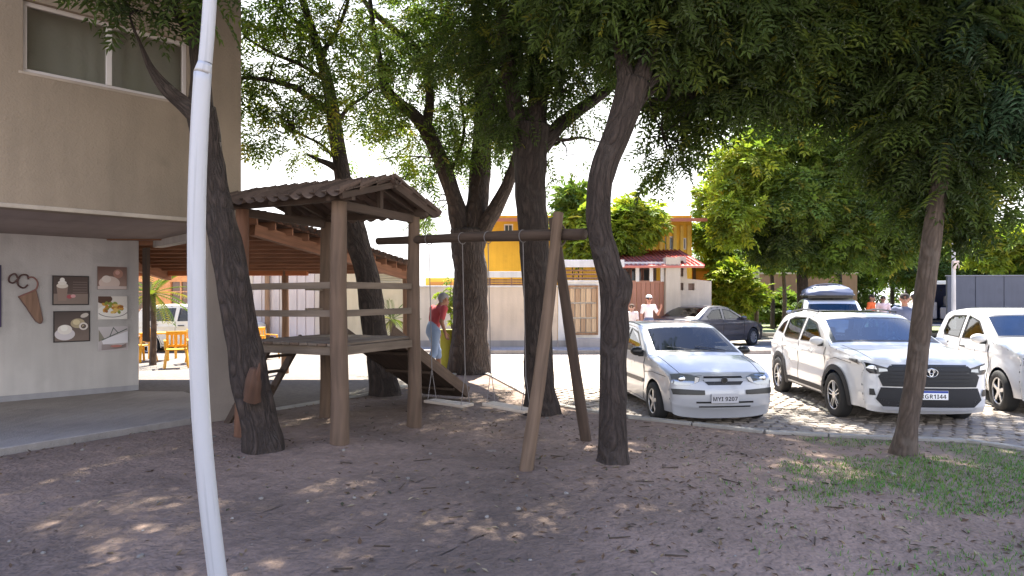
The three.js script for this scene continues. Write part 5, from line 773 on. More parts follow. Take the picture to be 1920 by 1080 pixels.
{ const d = 33, T = thing('orange_wall', 'low bright orange and white wall behind the yard beside the yellow house', 'wall', V(sx(1320, d), -0.05, -d)); mesh('wall', [box(2.6, sy(497, d), 0.2, 0, sy(497, d) / 2, 0)], yellow, T); mesh('lower_band', [box(2.6, 0.5, 0.03, 0, sy(516, d), 0.117)], mat([0.75, 0.28, 0.04], 0.85), T); mesh('roof_edge', [box(3, 0.1, 0.9, 0, sy(494, d) + 0.02, 0.2, 0, 0.02)], mat([0.2, 0.14, 0.11], 0.9), T); mesh('post', [box(0.14, sy(497, d), 0.1, -0.55, sy(497, d) / 2, 0.16)], mat([0.12, 0.07, 0.05], 0.8), T); }
{ // dark slate wall down the street
  const d = 26, T = thing('slate_wall', 'long plain dark slate-blue boundary wall beside the white lamp post', 'wall', V(sx(1935, d), -0.08, -d), -0.12), h = sy(519, d) + 0.1;
  for (let i = 0; i < 6; i++) mesh('panel', [box(1.06, h, 0.12, -2.7 + i * 1.08, h / 2, 0, 0, 0.01)], mat([0.075, 0.088, 0.125], 0.8, { map: rep(stainMap, 0.3) }), T);
  mesh('coping', [box(6.5, 0.05, 0.18, 0, h + 0.026, 0, 0, 0.01)], mat([0.11, 0.12, 0.15], 0.8), T);
}
{ const d = 22, T = thing('lamp_post', 'white street lamp post in front of the dark slate wall', 'street lamp', V(sx(1788, d), -0.08, -d)); const h = sy(443, d); mesh('post', limb([V(0, 0, 0), V(0, h * 0.6, 0), V(0, h, 0)], [0.075, 0.066, 0.055], 12, { rough: 0.01 }), metalWhite, T); mesh('arm', limb([V(0, h - 0.05, 0), V(0.25, h + 0.12, 0.1), V(0.6, h + 0.14, 0.2)], [0.03, 0.027, 0.025], 8, { rough: 0 }), metalWhite, T); mesh('lamp_head', [box(0.34, 0.08, 0.16, 0.72, h + 0.13, 0.24, 0.3, 0.03)], mat([0.6, 0.6, 0.62], 0.5), T); mesh('meter_box', [box(0.18, 0.26, 0.12, 0, 2.9, 0.1, 0, 0.01)], mat([0.5, 0.42, 0.38], 0.7), T); }
{ const d = 31, T = thing('notice_post', 'wooden post with a small white sign among the bushes', 'sign', V(sx(1418, d), -0.06, -d)); mesh('post', limb([V(0, 0, 0), V(0.02, 1.5, 0), V(0, sy(500, d), 0)], [0.11, 0.1, 0.09], 10, { rough: 0.05 }), barkPale, T); mesh('sign_board', [box(0.4, 0.34, 0.03, -0.1, sy(512, d), 0.12, 0, 0.01)], whiteP, T); }
{ const d = 44, T = thing('brick_wall', 'brown wall half hidden by young trees beyond the sedan', 'wall', V(sx(1490, d), -0.08, -d)); mesh('wall', [box(8.5, sy(512, d), 0.2, 0, sy(512, d) / 2, 0)], plaster([0.26, 0.15, 0.1]), T); mesh('coping', [box(8.6, 0.12, 0.3, 0, sy(512, d) + 0.06, 0)], plaster([0.5, 0.42, 0.36]), T); }
{ // far kerb of the verge
  struct('verge_kerb', [box(28, 0.14, 0.2, sx(1560, 31), -0.02, -30)], kerbMat);
}
// restaurant back: brick-orange wall with windows, tables and chairs, seen through the opening
{
  const d = 23, T = thing('restaurant_back_wall', 'brick-orange wall with tall windows behind the restaurant terrace', 'building', V(sx(330, d), -0.05, -d)), h = 3.2;
  const holes = [[-1.45, -0.75], [-0.1, 0.6], [1.2, 1.9]].map(([a, b]) => [[a, 0.9], [b, 0.9], [b, 2.3], [a, 2.3]]);
  mesh('wall', [triUV(new THREE.ExtrudeGeometry(shapeOf([[-6, 0], [2.6, 0], [2.6, h], [-6, h]], holes), { depth: 0.2, bevelEnabled: false }))], mat([0.8, 0.36, 0.14], 0.9, { map: rep(stainMap, 0.5), bumpMap: plasterBump, bumpScale: 0.01 }), T);
  for (const q of holes) { const w = new THREE.Group(); w.name = 'window'; w.position.set((q[0][0] + q[1][0]) / 2, 1.6, 0.1); T.add(w); mesh('pane', [box(0.7, 1.4, 0.02)], mat([0.16, 0.1, 0.07], 0.1), w); mesh('frame', [box(0.05, 1.4, 0.06, 0, 0, 0.03), box(0.7, 0.05, 0.06, 0, 0.35, 0.031), box(0.7, 0.05, 0.06, 0, -0.3, 0.031)], mat([0.55, 0.28, 0.13], 0.7), w); }
}
const chairMat = mat([0.72, 0.36, 0.015], 0.45);
function plasticChair(label, pos, turn) {
  const T = thing('plastic_chair', label, 'chair', pos, turn, 'yellow plastic chairs of the restaurant terrace');
  mesh('seat', [box(0.44, 0.035, 0.43, 0, 0.43, 0, 0, 0.015)], chairMat, T);
  mesh('backrest', [box(0.44, 0.09, 0.03, 0, 0.8, -0.235, 0, 0.012), box(0.44, 0.06, 0.03, 0, 0.5, -0.205, 0, 0.012), ...[-0.19, -0.095, 0, 0.095, 0.19].map((x) => beam(V(x, 0.47, -0.205), V(x, 0.82, -0.235), 0.05, 0.02))], chairMat, T);
  for (const s of [-1, 1]) { mesh('armrest', [beam(V(s * 0.24, 0.64, -0.22), V(s * 0.24, 0.63, 0.17), 0.05, 0.025), beam(V(s * 0.24, 0.62, 0.15), V(s * 0.23, 0.43, 0.2), 0.045, 0.025)], chairMat, T); mesh('leg', beam(V(s * 0.2, 0.42, 0.19), V(s * 0.25, 0, 0.23), 0.05, 0.035), chairMat, T); mesh('leg', beam(V(s * 0.2, 0.42, -0.19), V(s * 0.25, 0, -0.25), 0.05, 0.035), chairMat, T); }
  return T;
}
const cp = (px, d) => V(sx(px, d), 0.035, -d);
plasticChair('yellow plastic chair directly left of the white pole, turned towards the opening', cp(331, 15.0), 0.5);
plasticChair('yellow plastic chair at the far edge of the opening beside the white wall', cp(266, 16.4), -0.4);
plasticChair('yellow plastic chair half hidden behind the white pole', cp(372, 16.2), 2.2);
plasticChair('yellow plastic chair on the plaza seen between the leaning trunk and the playhouse post', cp(499, 17.2), 1.2);
{ const T = thing('terrace_table', 'square yellow plastic table beside the chairs seen through the opening', 'table', cp(297, 16.9), 0.2); mesh('tabletop', [box(0.72, 0.04, 0.72, 0, 0.71, 0, 0, 0.015)], chairMat, T); for (const a of [-1, 1]) for (const b of [-1, 1]) mesh('leg', beam(V(a * 0.31, 0.69, b * 0.31), V(a * 0.33, 0, b * 0.33), 0.05, 0.05), chairMat, T); }
// yellow-green board beside the walking man
{ const p = at(838, 690, 13.9); const T = thing('litter_bin', 'tall yellow-green litter bin behind the walking man by the thick trunk', 'bin', V(p.x - 0.06, 0.03, -14.5), 0.15); mesh('body', triUV(new THREE.CylinderGeometry(0.22, 0.18, 0.88, 4, 1).rotateY(Math.PI / 4).translate(0, 0.44, 0)), mat([0.36, 0.34, 0.03], 0.6), T); mesh('lid', [box(0.34, 0.05, 0.34, 0, 0.905, 0, 0, 0.015)], mat([0.32, 0.3, 0.03], 0.6), T); }
// ---------------------------------------------------------------- trees
function leafGeo(pairs, leafL, leafW, len, droop) {           // pinnate leaf along +x
  const pos = []; const q = (bx, by, dir, L, W, dz) => { // one leaflet: rhombus
    const ex = bx + dir[0] * L, ez = dir[1] * L, mx = bx + dir[0] * L * 0.42, mz = dir[1] * L * 0.42, nx = -dir[1], nz = dir[0];
    const a = [bx, by, 0], b = [mx + nx * W, by + 0.004, mz + nz * W], c = [ex, by - L * 0.25, ez], d = [mx - nx * W, by + 0.004, mz - nz * W];
    pos.push(...a, ...b, ...c, ...a, ...c, ...d);
  };
  for (let i = 0; i < pairs; i++) { const t = (i + 0.8) / pairs, x = t * len, y = -droop * t * t; for (const s of [1, -1]) q(x, y, [0.55, s * 0.83], leafL * (0.75 + 0.5 * Math.sin(t * 2.6)), leafW, 0); }
  q(len, -droop, [1, 0], leafL, leafW, 0);
  pos.push(0, 0, 0.002, len, -droop, 0, 0, 0, -0.002);
  const g = new THREE.BufferGeometry(); g.setAttribute('position', new THREE.Float32BufferAttribute(pos, 3)); g.computeVertexNormals(); return g;
}
const pinnate = leafGeo(6, 0.075, 0.0125, 0.3, 0.09), sparse = leafGeo(4, 0.085, 0.015, 0.24, 0.07), broad = leafGeo(2, 0.1, 0.03, 0.12, 0.03), coarse = leafGeo(3, 0.2, 0.05, 0.4, 0.15);
const leafMat = new THREE.MeshPhysicalMaterial({ color: 0xffffff, roughness: 0.8, specularIntensity: 0.35, transmission: 0.55, thickness: 0, side: THREE.DoubleSide });
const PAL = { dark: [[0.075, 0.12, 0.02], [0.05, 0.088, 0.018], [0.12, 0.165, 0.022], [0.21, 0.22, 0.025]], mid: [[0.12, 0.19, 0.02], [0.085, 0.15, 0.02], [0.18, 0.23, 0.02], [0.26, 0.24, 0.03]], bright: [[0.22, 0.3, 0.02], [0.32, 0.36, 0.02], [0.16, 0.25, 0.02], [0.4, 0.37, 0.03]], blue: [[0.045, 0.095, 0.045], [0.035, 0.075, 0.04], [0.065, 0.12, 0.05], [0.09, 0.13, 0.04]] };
let leafTotal = 0;
// blobs: {c:Vector3, r:[x,y,z], n, clump}
function crown(parent, blobs, geo, pal, scale = 1, droop = 0.35) {
  const M = new THREE.Matrix4(), X = V(), Y = V(), Z = V(), list = [], cols = [], c0 = parent.position;
  for (const b of blobs) {
    const nc = Math.max(3, Math.round(b.n / (b.per ?? 34))), clumps = [];
    for (let i = 0; i < nc; i++) { const d = V(gauss(), gauss(), gauss()).normalize(), r = Math.pow(rnd(), 0.45); clumps.push([V(b.c.x + d.x * r * b.r[0], b.c.y + d.y * r * b.r[1], b.c.z + d.z * r * b.r[2]), rr(0.7, 1.35), d]); }
    const sg = (b.sg ?? 0.26) * Math.cbrt(b.r[0] * b.r[1] * b.r[2]);
    for (let i = 0; i < b.n; i++) {
      const [cc, k, d] = clumps[Math.floor(rnd() * nc)], off = V(gauss(), gauss() * 0.7, gauss()).multiplyScalar(sg * 0.6);
      const p = cc.clone().add(off); if (p.y < 0.1) continue;
      if (p.y < (b.floor ?? -1)) continue;
      X.copy(off).multiplyScalar(0.8 / (sg || 1)).add(V(gauss() * 0.6, gauss() * 0.4 - droop, gauss() * 0.6)).addScaledVector(d, 0.4).normalize();
      Y.set(gauss() * 0.5, 1, gauss() * 0.5); Z.crossVectors(X, Y).normalize(); Y.crossVectors(Z, X); const s = scale * rr(0.6, 1.4);
      M.makeBasis(X.clone().multiplyScalar(s), Y.clone().multiplyScalar(s), Z.clone().multiplyScalar(s)).setPosition(p.sub(c0)); list.push(M.clone());
      const c = PAL[b.pal ?? pal][Math.floor(rnd() * rnd() * 4)], kk = k * rr(0.75, 1.25); cols.push(lin(c[0] * kk, c[1] * kk, c[2] * kk));
    }
  }
  const im = new THREE.InstancedMesh(geo, leafMat, list.length); list.forEach((m, i) => { im.setMatrixAt(i, m); im.setColorAt(i, cols[i]); });
  im.name = 'crown'; im.userData.kind = 'stuff'; im.castShadow = im.receiveShadow = true; parent.add(im); leafTotal += list.length; return im;
}
// boughs: thin branches from limb points into the blobs
function boughs(parent, blobs, anchors, m, per = 5, r0 = 0.03) {
  const geos = [], c0 = parent.position;
  for (const b of blobs) for (let i = 0; i < (b.bough ?? per); i++) {
    const d = V(gauss(), gauss(), gauss()).normalize(), e = V(b.c.x + d.x * b.r[0] * 0.75, b.c.y + d.y * b.r[1] * 0.75, b.c.z + d.z * b.r[2] * 0.75);
    let best = anchors[0], bd = 1e9; for (const a of anchors) { const q = a.distanceTo(e) * rr(0.8, 1.25) + (a.y > e.y ? 0.8 * (a.y - e.y) : 0); if (q < bd) { bd = q; best = a; } }
    const L = best.distanceTo(e); if (L < 0.15) continue; const mid = best.clone().lerp(e, 0.5).add(V(gauss() * 0.12 * L, L * 0.1 + gauss() * 0.06 * L, gauss() * 0.12 * L)), q1 = best.clone().lerp(mid, 0.5).add(V(gauss(), gauss(), gauss()).multiplyScalar(L * 0.04));
    const r = Math.min(0.06, r0 * (0.5 + L * 0.35)); geos.push(limb([best, q1, mid, e].map((p) => p.clone().sub(c0)), [r, r * 0.75, r * 0.5, r * 0.15], 5, { rough: 0.1, sub: 3 }));
    for (let k = 0; k < 2; k++) { const s = mid.clone().lerp(e, rr(0, 0.6)), t = s.clone().add(V(gauss(), gauss() * 0.6 + 0.1, gauss()).multiplyScalar(L * 0.18 + 0.12)), h = s.clone().lerp(t, 0.5).add(V(gauss(), gauss(), gauss()).multiplyScalar(0.04)); geos.push(limb([s, h, t].map((p) => p.clone().sub(c0)), [r * 0.35, r * 0.25, r * 0.08], 4, { rough: 0, sub: 2 })); }
  }
  if (geos.length) mesh('boughs', geos, m, parent).userData.kind = 'stuff';
}
const W2R = (wpx, d) => wpx * d / FOCAL / 2;
// stems: list of {n: part name, p: [[px,py,d,widthPx],...]}
function tree(name, label, stems, blobs, geo, pal, o = {}) {
  const b0 = stems[0].p[0], base = at(b0[0], b0[1], b0[2]); base.y = 0;
  const T = thing(name, label, 'tree', base, 0, o.group), anchors = [];
  stems.forEach((s, i) => {
    const pts = s.p.map(([x, y, d]) => at(x, y, d)), rad = s.p.map(([, , d, w]) => W2R(w, d));
    if (i === 0) { pts[0].y = -0.06; }
    const seg = Math.max(7, Math.min(22, Math.round(rad[0] * 90))); mesh(s.n ?? 'limb', limb(pts.map((p) => p.sub(base)), rad, seg, { rough: s.rough ?? 0.14, sub: 6, flute: i === 0 ? 0.07 : 0 }), o.bark ?? bark, T);
    const cv = new THREE.CatmullRomCurve3(s.p.map(([x, y, d]) => at(x, y, d)), false, 'centripetal'); if (i > 0 || o.trunkAnchors) for (let k = 1; k <= 8; k++) anchors.push(cv.getPoint(k / 8));
  });
  const bl = blobs.map((b) => ({ ...b, c: b.c ?? at(b.at[0], b.at[1], b.at[2]) }));
  if (!anchors.length) anchors.push(at(...stems[0].p[stems[0].p.length - 1].slice(0, 3)));
  boughs(T, bl, anchors, o.bark ?? bark, o.per ?? 5, o.r0 ?? 0.03); crown(T, bl, geo, pal, o.scale ?? 1, o.droop ?? 0.35); return T;
}
const airy = (x0, x1, y0, y1, d, n) => { const r = []; for (let x = x0; x <= x1; x += 60) for (let y = y0; y <= y1; y += 55) r.push({ at: [x + rr(-20, 20), y + rr(-18, 18), d + rr(-0.7, 0.7)], r: [0.42, 0.36, 0.6], n: Math.round(n * rr(0.5, 1.25)), per: 9, sg: 0.4, bough: 2, pal: ['mid', 'dark', 'mid', 'bright'][Math.floor(rnd() * 4)] }); return r; };
// leaning tree by the pillar
const t1 = tree('leaning_tree', 'thick leaning tree in front of the pillar, forking beside the shop window', [
  { n: 'trunk', p: [[495, 848, 6.9, 76], [486, 800, 6.9, 66], [470, 720, 6.9, 62], [460, 660, 6.9, 62], [448, 590, 6.9, 62], [425, 470, 6.95, 58], [402, 360, 7.0, 52], [388, 270, 7.0, 52], [377, 205, 7.0, 54]] },
  { n: 'limb', p: [[378, 215, 7.0, 46], [376, 150, 7.0, 38], [374, 80, 7.0, 33], [372, 0, 6.9, 30], [378, -120, 6.7, 28], [400, -330, 6.4, 22]] },
  { n: 'limb', p: [[380, 225, 7.0, 40], [345, 195, 6.9, 30], [310, 165, 6.8, 24], [283, 128, 6.7, 14], [262, 80, 6.6, 5], [246, 40, 6.5, 4], [232, -20, 6.4, 3]] },
  { n: 'limb', p: [[374, 90, 7.0, 26], [350, 50, 6.9, 20], [325, 15, 6.8, 15], [296, -40, 6.7, 12], [250, -150, 6.5, 9]] },
], [
  { at: [260, 24, 6.5], r: [0.22, 0.14, 0.25], n: 46, bough: 3, sg: 0.5 }, { at: [255, -150, 6.2], r: [0.9, 0.6, 1.0], n: 500 }, { at: [420, -330, 6.3], r: [1.4, 0.9, 1.4], n: 1500 }, { c: V(-3.6, 6.6, -5.4), r: [1.9, 0.9, 1.9], n: 1795, per: 95, sg: 0.2 }, { c: V(-1.8, 7.2, -5.0), r: [2.0, 0.9, 2.0], n: 1944, per: 95, sg: 0.2 }, { c: V(-4.6, 8.2, -7.6), r: [2.4, 1.0, 2.2], n: 2210, per: 70, sg: 0.2 },
], pinnate, 'dark', { scale: 1.1 });
{ // pale scar and broken stub low on the leaning trunk
  const q = (p) => p.clone().sub(t1.position);
  mesh('broken_stub', limb([q(at(470, 745, 6.72)), q(at(474, 715, 6.62)), q(at(478, 690, 6.58))], [0.1, 0.08, 0.035], 10, { rough: 0.45, sub: 6 }), wood([0.36, 0.26, 0.24]), t1);
  mesh('splinter', limb([q(at(482, 712, 6.6)), q(at(485, 695, 6.57)), q(at(487, 680, 6.57))], [0.03, 0.022, 0.006], 6, { rough: 0.3 }), wood([0.42, 0.29, 0.26]), t1);
}
// slender tree behind the playhouse
tree('slender_tree', 'slender dark tree rising behind the playhouse roof with a broken side branch', [
  { n: 'trunk', p: [[724, 752, 11, 60], [716, 700, 11, 48], [703, 620, 11, 44], [690, 520, 11, 42], [668, 440, 11, 40], [646, 350, 11, 33], [634, 280, 11, 27], [624, 210, 11, 24], [610, 140, 11, 21], [590, 70, 10.9, 17], [568, 0, 10.8, 14], [540, -110, 10.6, 10]] },
  { n: 'broken_branch', p: [[641, 322, 11, 18], [618, 308, 10.9, 12], [598, 300, 10.8, 9], [575, 289, 10.7, 5]], rough: 0.25 },
  { n: 'limb', p: [[632, 300, 11, 8], [600, 270, 10.8, 5], [570, 255, 10.6, 4], [538, 239, 10.4, 3]] },
  { n: 'limb', p: [[624, 212, 11, 16], [590, 190, 10.7, 13], [556, 166, 10.4, 11], [510, 152, 10.1, 9], [462, 146, 9.8, 7], [420, 150, 9.6, 4]] },
  { n: 'limb', p: [[612, 150, 11, 10], [560, 120, 10.8, 7], [510, 100, 10.6, 6], [460, 70, 10.4, 4]] },
  { n: 'limb', p: [[600, 105, 10.9, 10], [630, 60, 11, 8], [650, 10, 11.1, 7], [665, -60, 11.2, 5]] },
  { n: 'limb', p: [[585, 60, 10.9, 9], [540, 30, 10.7, 7], [505, -10, 10.5, 6], [480, -60, 10.4, 4]] },
  { n: 'limb', p: [[628, 235, 11, 9], [655, 200, 11.1, 7], [685, 180, 11.3, 5], [720, 150, 11.5, 4]] },
], [
  { at: [505, 80, 10.4], r: [0.75, 0.55, 0.8], n: 165, sg: 0.46, per: 16 }, { at: [480, 185, 9.9], r: [0.55, 0.28, 0.6], n: 90, sg: 0.46, per: 14, pal: 'mid' }, { at: [560, 20, 10.8], r: [0.8, 0.5, 0.9], n: 189, sg: 0.46, per: 16 }, { at: [660, 60, 11.1], r: [0.7, 0.6, 0.9], n: 169, sg: 0.46, per: 16 }, { at: [670, 170, 11.2], r: [0.6, 0.5, 0.8], n: 134, sg: 0.46, per: 16, pal: 'mid' }, { at: [560, 160, 10.6], r: [0.6, 0.35, 0.7], n: 79, sg: 0.46, per: 14, pal: 'mid' }, { at: [500, 240, 10], r: [0.5, 0.3, 0.5], n: 34, sg: 0.46, per: 12 }, { at: [560, 215, 10.4], r: [0.5, 0.25, 0.5], n: 34, sg: 0.46, per: 12 },
  { at: [560, -230, 10.6], r: [1.9, 0.8, 1.6], n: 720 }, { at: [650, -340, 10.2], r: [2.2, 1.0, 2.0], n: 1152 },
...airy(455, 690, 20, 270, 10.6, 40),
], sparse, 'mid', { scale: 0.95, per: 3, r0: 0.02 });
// thick forking tree in the middle distance
tree('forked_tree', 'thick dark tree forking low into several limbs behind the walking man', [
  { n: 'trunk', p: [[880, 705, 14.2, 84], [880, 670, 14.2, 74], [881, 600, 14.2, 68], [881, 520, 14.2, 64], [878, 470, 14.2, 62], [876, 430, 14.2, 66]] },
  { n: 'limb', p: [[868, 440, 14.2, 44], [858, 390, 14.1, 34], [840, 335, 14, 30], [820, 285, 13.9, 29], [800, 245, 13.8, 28], [775, 215, 13.7, 24], [745, 190, 13.6, 20], [722, 165, 13.5, 18], [714, 120, 13.4, 12], [700, 50, 13.3, 9], [690, -40, 13.2, 7]] },
  { n: 'limb', p: [[798, 240, 13.8, 20], [806, 190, 13.8, 17], [800, 140, 13.8, 15], [778, 90, 13.7, 14], [745, 60, 13.6, 13], [700, 22, 13.5, 10], [660, -30, 13.4, 8]] },
  { n: 'limb', p: [[886, 440, 14.2, 46], [896, 380, 14.2, 40], [900, 320, 14.2, 38], [905, 250, 14.2, 34], [905, 180, 14.1, 30], [900, 100, 14, 26], [893, 20, 13.9, 20], [885, -80, 13.8, 14]] },
  { n: 'limb', p: [[892, 448, 14.2, 34], [918, 410, 14.0, 28], [940, 370, 13.8, 25], [958, 330, 13.6, 22], [972, 280, 13.4, 18], [985, 200, 13.2, 14]] },
  { n: 'limb', p: [[905, 200, 14.1, 16], [935, 150, 14.1, 12], [960, 90, 14.1, 10], [975, 20, 14.1, 7]] },
  { n: 'limb', p: [[838, 335, 14, 9], [855, 300, 14.1, 7], [870, 250, 14.2, 6], [865, 190, 14.2, 4]] },
], [
  { at: [760, 80, 13.6], r: [0.9, 0.8, 1.0], n: 230, sg: 0.46, per: 18 }, { at: [840, 110, 13.9], r: [0.9, 0.9, 1.1], n: 427, sg: 0.46, per: 18 }, { at: [850, 230, 14.2], r: [0.6, 0.6, 0.9], n: 223, sg: 0.46, per: 16 }, { at: [745, 255, 13.7], r: [0.45, 0.55, 0.6], n: 118, sg: 0.46, per: 16, pal: 'bright' }, { at: [820, 310, 14.6], r: [0.55, 0.5, 0.6], n: 122, sg: 0.46, per: 14, pal: 'mid' }, { at: [930, 130, 14.1], r: [0.8, 1.0, 1.0], n: 483, sg: 0.46, per: 20 }, { at: [930, 260, 14.2], r: [0.5, 0.5, 0.7], n: 156, sg: 0.46, per: 16 }, { at: [735, 150, 13.5], r: [0.5, 0.4, 0.6], n: 96, sg: 0.46, per: 14, pal: 'mid' }, { at: [860, 20, 14], r: [1.3, 0.7, 1.2], n: 557, sg: 0.46, per: 20 }, { at: [800, 395, 15], r: [0.55, 0.35, 0.5], n: 74, sg: 0.46, per: 14, pal: 'mid' },
  { at: [820, -190, 13.6], r: [2.4, 1.0, 2.2], n: 960 }, { at: [690, -120, 13.3], r: [1.3, 0.8, 1.2], n: 432 },
...airy(700, 930, 10, 330, 14.0, 48),
], sparse, 'mid', { scale: 1.12, per: 3, r0: 0.026 });
// dark tree by the swings
tree('swing_tree', 'dark tree with a broad fork standing right behind the swing A-frame', [
  { n: 'trunk', p: [[1016, 778, 9.2, 74], [1012, 730, 9.2, 58], [1010, 650, 9.2, 54], [1008, 560, 9.2, 52], [1003, 470, 9.2, 54], [998, 400, 9.2, 58], [994, 330, 9.2, 58], [996, 270, 9.2, 66], [1000, 235, 9.2, 70]] },
  { n: 'limb', p: [[982, 270, 9.2, 40], [966, 200, 9.1, 34], [954, 130, 9.0, 30], [945, 50, 8.9, 26], [938, -40, 8.8, 20], [925, -160, 8.6, 12]] },
  { n: 'limb', p: [[1002, 255, 9.2, 42], [1008, 180, 9.2, 34], [1010, 100, 9.1, 30], [1012, 20, 9.0, 24], [1018, -80, 8.8, 16]] },
  { n: 'limb', p: [[1012, 275, 9.2, 34], [1050, 235, 9.3, 26], [1085, 207, 9.4, 23], [1120, 182, 9.5, 20], [1160, 150, 9.6, 16], [1210, 100, 9.7, 10]] },
  { n: 'limb', p: [[990, 260, 9.2, 26], [970, 250, 9.3, 18], [940, 215, 9.4, 14], [915, 160, 9.5, 10], [890, 90, 9.5, 7]] },
  { n: 'limb', p: [[1030, 258, 9.2, 10], [1060, 262, 9.3, 7], [1090, 258, 9.4, 5], [1125, 266, 9.5, 3]] },
  { n: 'limb', p: [[1010, 200, 9.2, 20], [1040, 140, 9.2, 15], [1062, 70, 9.1, 12], [1080, -10, 9.0, 9]] },
], [
  { at: [960, 40, 8.9], r: [0.7, 0.7, 0.9], n: 343, sg: 0.46 }, { at: [1040, 50, 9.0], r: [0.75, 0.7, 0.9], n: 356, sg: 0.46 }, { at: [930, 170, 9.2], r: [0.35, 0.5, 0.6], n: 136, sg: 0.46, per: 18 }, { at: [985, 170, 9.0], r: [0.35, 0.55, 0.6], n: 147, sg: 0.46, per: 20 }, { at: [1060, 160, 9.2], r: [0.45, 0.4, 0.6], n: 126, sg: 0.46, per: 18 }, { at: [1105, 90, 9.4], r: [0.6, 0.55, 0.8], n: 237, sg: 0.46 }, { at: [1050, 300, 9.4], r: [0.3, 0.3, 0.4], n: 28, sg: 0.46, per: 12, pal: 'mid' }, { at: [1080, 225, 9.6], r: [0.4, 0.2, 0.4], n: 39, sg: 0.46, per: 12, pal: 'mid' }, { at: [940, 250, 9.3], r: [0.25, 0.35, 0.4], n: 52, sg: 0.46, per: 14 }, { at: [880, 90, 9.3], r: [0.5, 0.5, 0.6], n: 136, sg: 0.46, per: 18 },
  { c: V(0.2, 9.2, -13.6), r: [1.7, 0.7, 1.5], n: 1300, per: 40, sg: 0.25 }, { c: V(2.4, 10.2, -14.6), r: [2.0, 0.8, 1.8], n: 2000, per: 60, sg: 0.22 }, { c: V(-0.4, 9.0, -12.0), r: [2.2, 0.9, 1.8], n: 2210, per: 70, sg: 0.2 }, { at: [1000, -140, 8.8], r: [2.2, 0.9, 1.8], n: 1080 }, { c: V(-0.6, 7.4, -6.8), r: [2.4, 1.0, 1.8], n: 2244, per: 95, sg: 0.2 }, { c: V(-1.0, 8.8, -9.5), r: [2.8, 1.2, 2.4], n: 2210, per: 70, sg: 0.2 },
], pinnate, 'dark', { scale: 1.0, per: 6 });
// dark curved tree in front
tree('curved_tree', 'dark curved tree nearest the camera standing between the A-frame and the hatchback', [
  { n: 'trunk', p: [[1150, 882, 6.35, 68], [1150, 850, 6.35, 56], [1150, 760, 6.35, 52], [1150, 680, 6.35, 50], [1152, 610, 6.35, 52], [1150, 540, 6.35, 50], [1138, 490, 6.35, 50], [1124, 430, 6.35, 46], [1122, 370, 6.35, 45], [1132, 310, 6.35, 50], [1156, 250, 6.35, 50], [1176, 190, 6.35, 54], [1188, 150, 6.35, 56]] },
  { n: 'knot', p: [[1150, 585, 6.3, 30], [1162, 560, 6.28, 38], [1168, 530, 6.27, 34], [1164, 505, 6.28, 14]], rough: 0.3 },
  { n: 'limb', p: [[1180, 180, 6.35, 36], [1168, 120, 6.3, 28], [1160, 60, 6.25, 26], [1155, 0, 6.2, 24], [1150, -110, 6.0, 18], [1160, -260, 5.7, 10]] },
  { n: 'limb', p: [[1192, 170, 6.35, 40], [1215, 110, 6.3, 34], [1240, 60, 6.25, 30], [1262, 10, 6.2, 26], [1300, -90, 6.0, 20], [1340, -240, 5.8, 10]] },
  { n: 'limb', p: [[1192, 178, 6.35, 26], [1225, 148, 6.4, 20], [1262, 132, 6.5, 16], [1305, 126, 6.6, 13], [1350, 118, 6.7, 10], [1410, 96, 6.8, 6]] },
  { n: 'limb', p: [[1178, 240, 6.35, 16], [1205, 190, 6.45, 12], [1240, 160, 6.6, 9], [1275, 155, 6.8, 6], [1300, 175, 7.0, 4]] },
], [
  { at: [1250, 22, 6.4], r: [0.5, 0.4, 0.7], n: 760 }, { at: [1340, 52, 6.7], r: [0.55, 0.38, 0.8], n: 1000 }, { at: [1330, -28, 6.5], r: [0.7, 0.45, 0.8], n: 1200 }, { at: [1430, 82, 6.9], r: [0.5, 0.42, 0.8], n: 960 }, { at: [1440, -8, 6.8], r: [0.6, 0.5, 0.8], n: 1200 }, { at: [1200, -28, 6.3], r: [0.4, 0.35, 0.6], n: 448 }, { at: [1110, -18, 6.4], r: [0.45, 0.4, 0.7], n: 496 }, { at: [1520, 12, 7.0], r: [0.55, 0.5, 0.8], n: 1040 }, { at: [1300, 152, 7.4], r: [0.5, 0.22, 0.5], n: 184, per: 12 }, { at: [1255, 187, 7.8], r: [0.45, 0.3, 0.5], n: 120, per: 10 }, { at: [1380, 167, 7.2], r: [0.5, 0.25, 0.6], n: 336, per: 16 }, { at: [1250, 282, 8.2], r: [0.32, 0.3, 0.4], n: 104, per: 12 }, { at: [1290, 232, 8.0], r: [0.4, 0.25, 0.4], n: 88, per: 10 }, { at: [1500, 132, 7.2], r: [0.5, 0.3, 0.6], n: 560 },
  { c: V(2.0, 9.3, -12.6), r: [2.2, 0.9, 1.8], n: 1468, per: 120, sg: 0.19 }, { c: V(4.6, 9.0, -11.2), r: [2.2, 0.8, 1.8], n: 1591, per: 120, sg: 0.19 }, { c: V(2.2, 8.0, -9.6), r: [2.2, 0.8, 1.5], n: 1591, per: 120, sg: 0.19 }, { c: V(1.4, 6.3, -5.4), r: [2.2, 0.9, 1.7], n: 2393, per: 95, sg: 0.2 }, { c: V(3.2, 6.6, -5.8), r: [2.2, 1.0, 1.8], n: 2393, per: 95, sg: 0.2 }, { c: V(1.2, 7.6, -3.4), r: [2.4, 0.9, 1.6], n: 1645, per: 95, sg: 0.2 }, { c: V(3.0, 8.6, -8.2), r: [2.6, 1.1, 2.2], n: 1468, per: 120, sg: 0.19 },
], pinnate, 'dark', { scale: 1.0, per: 5 });
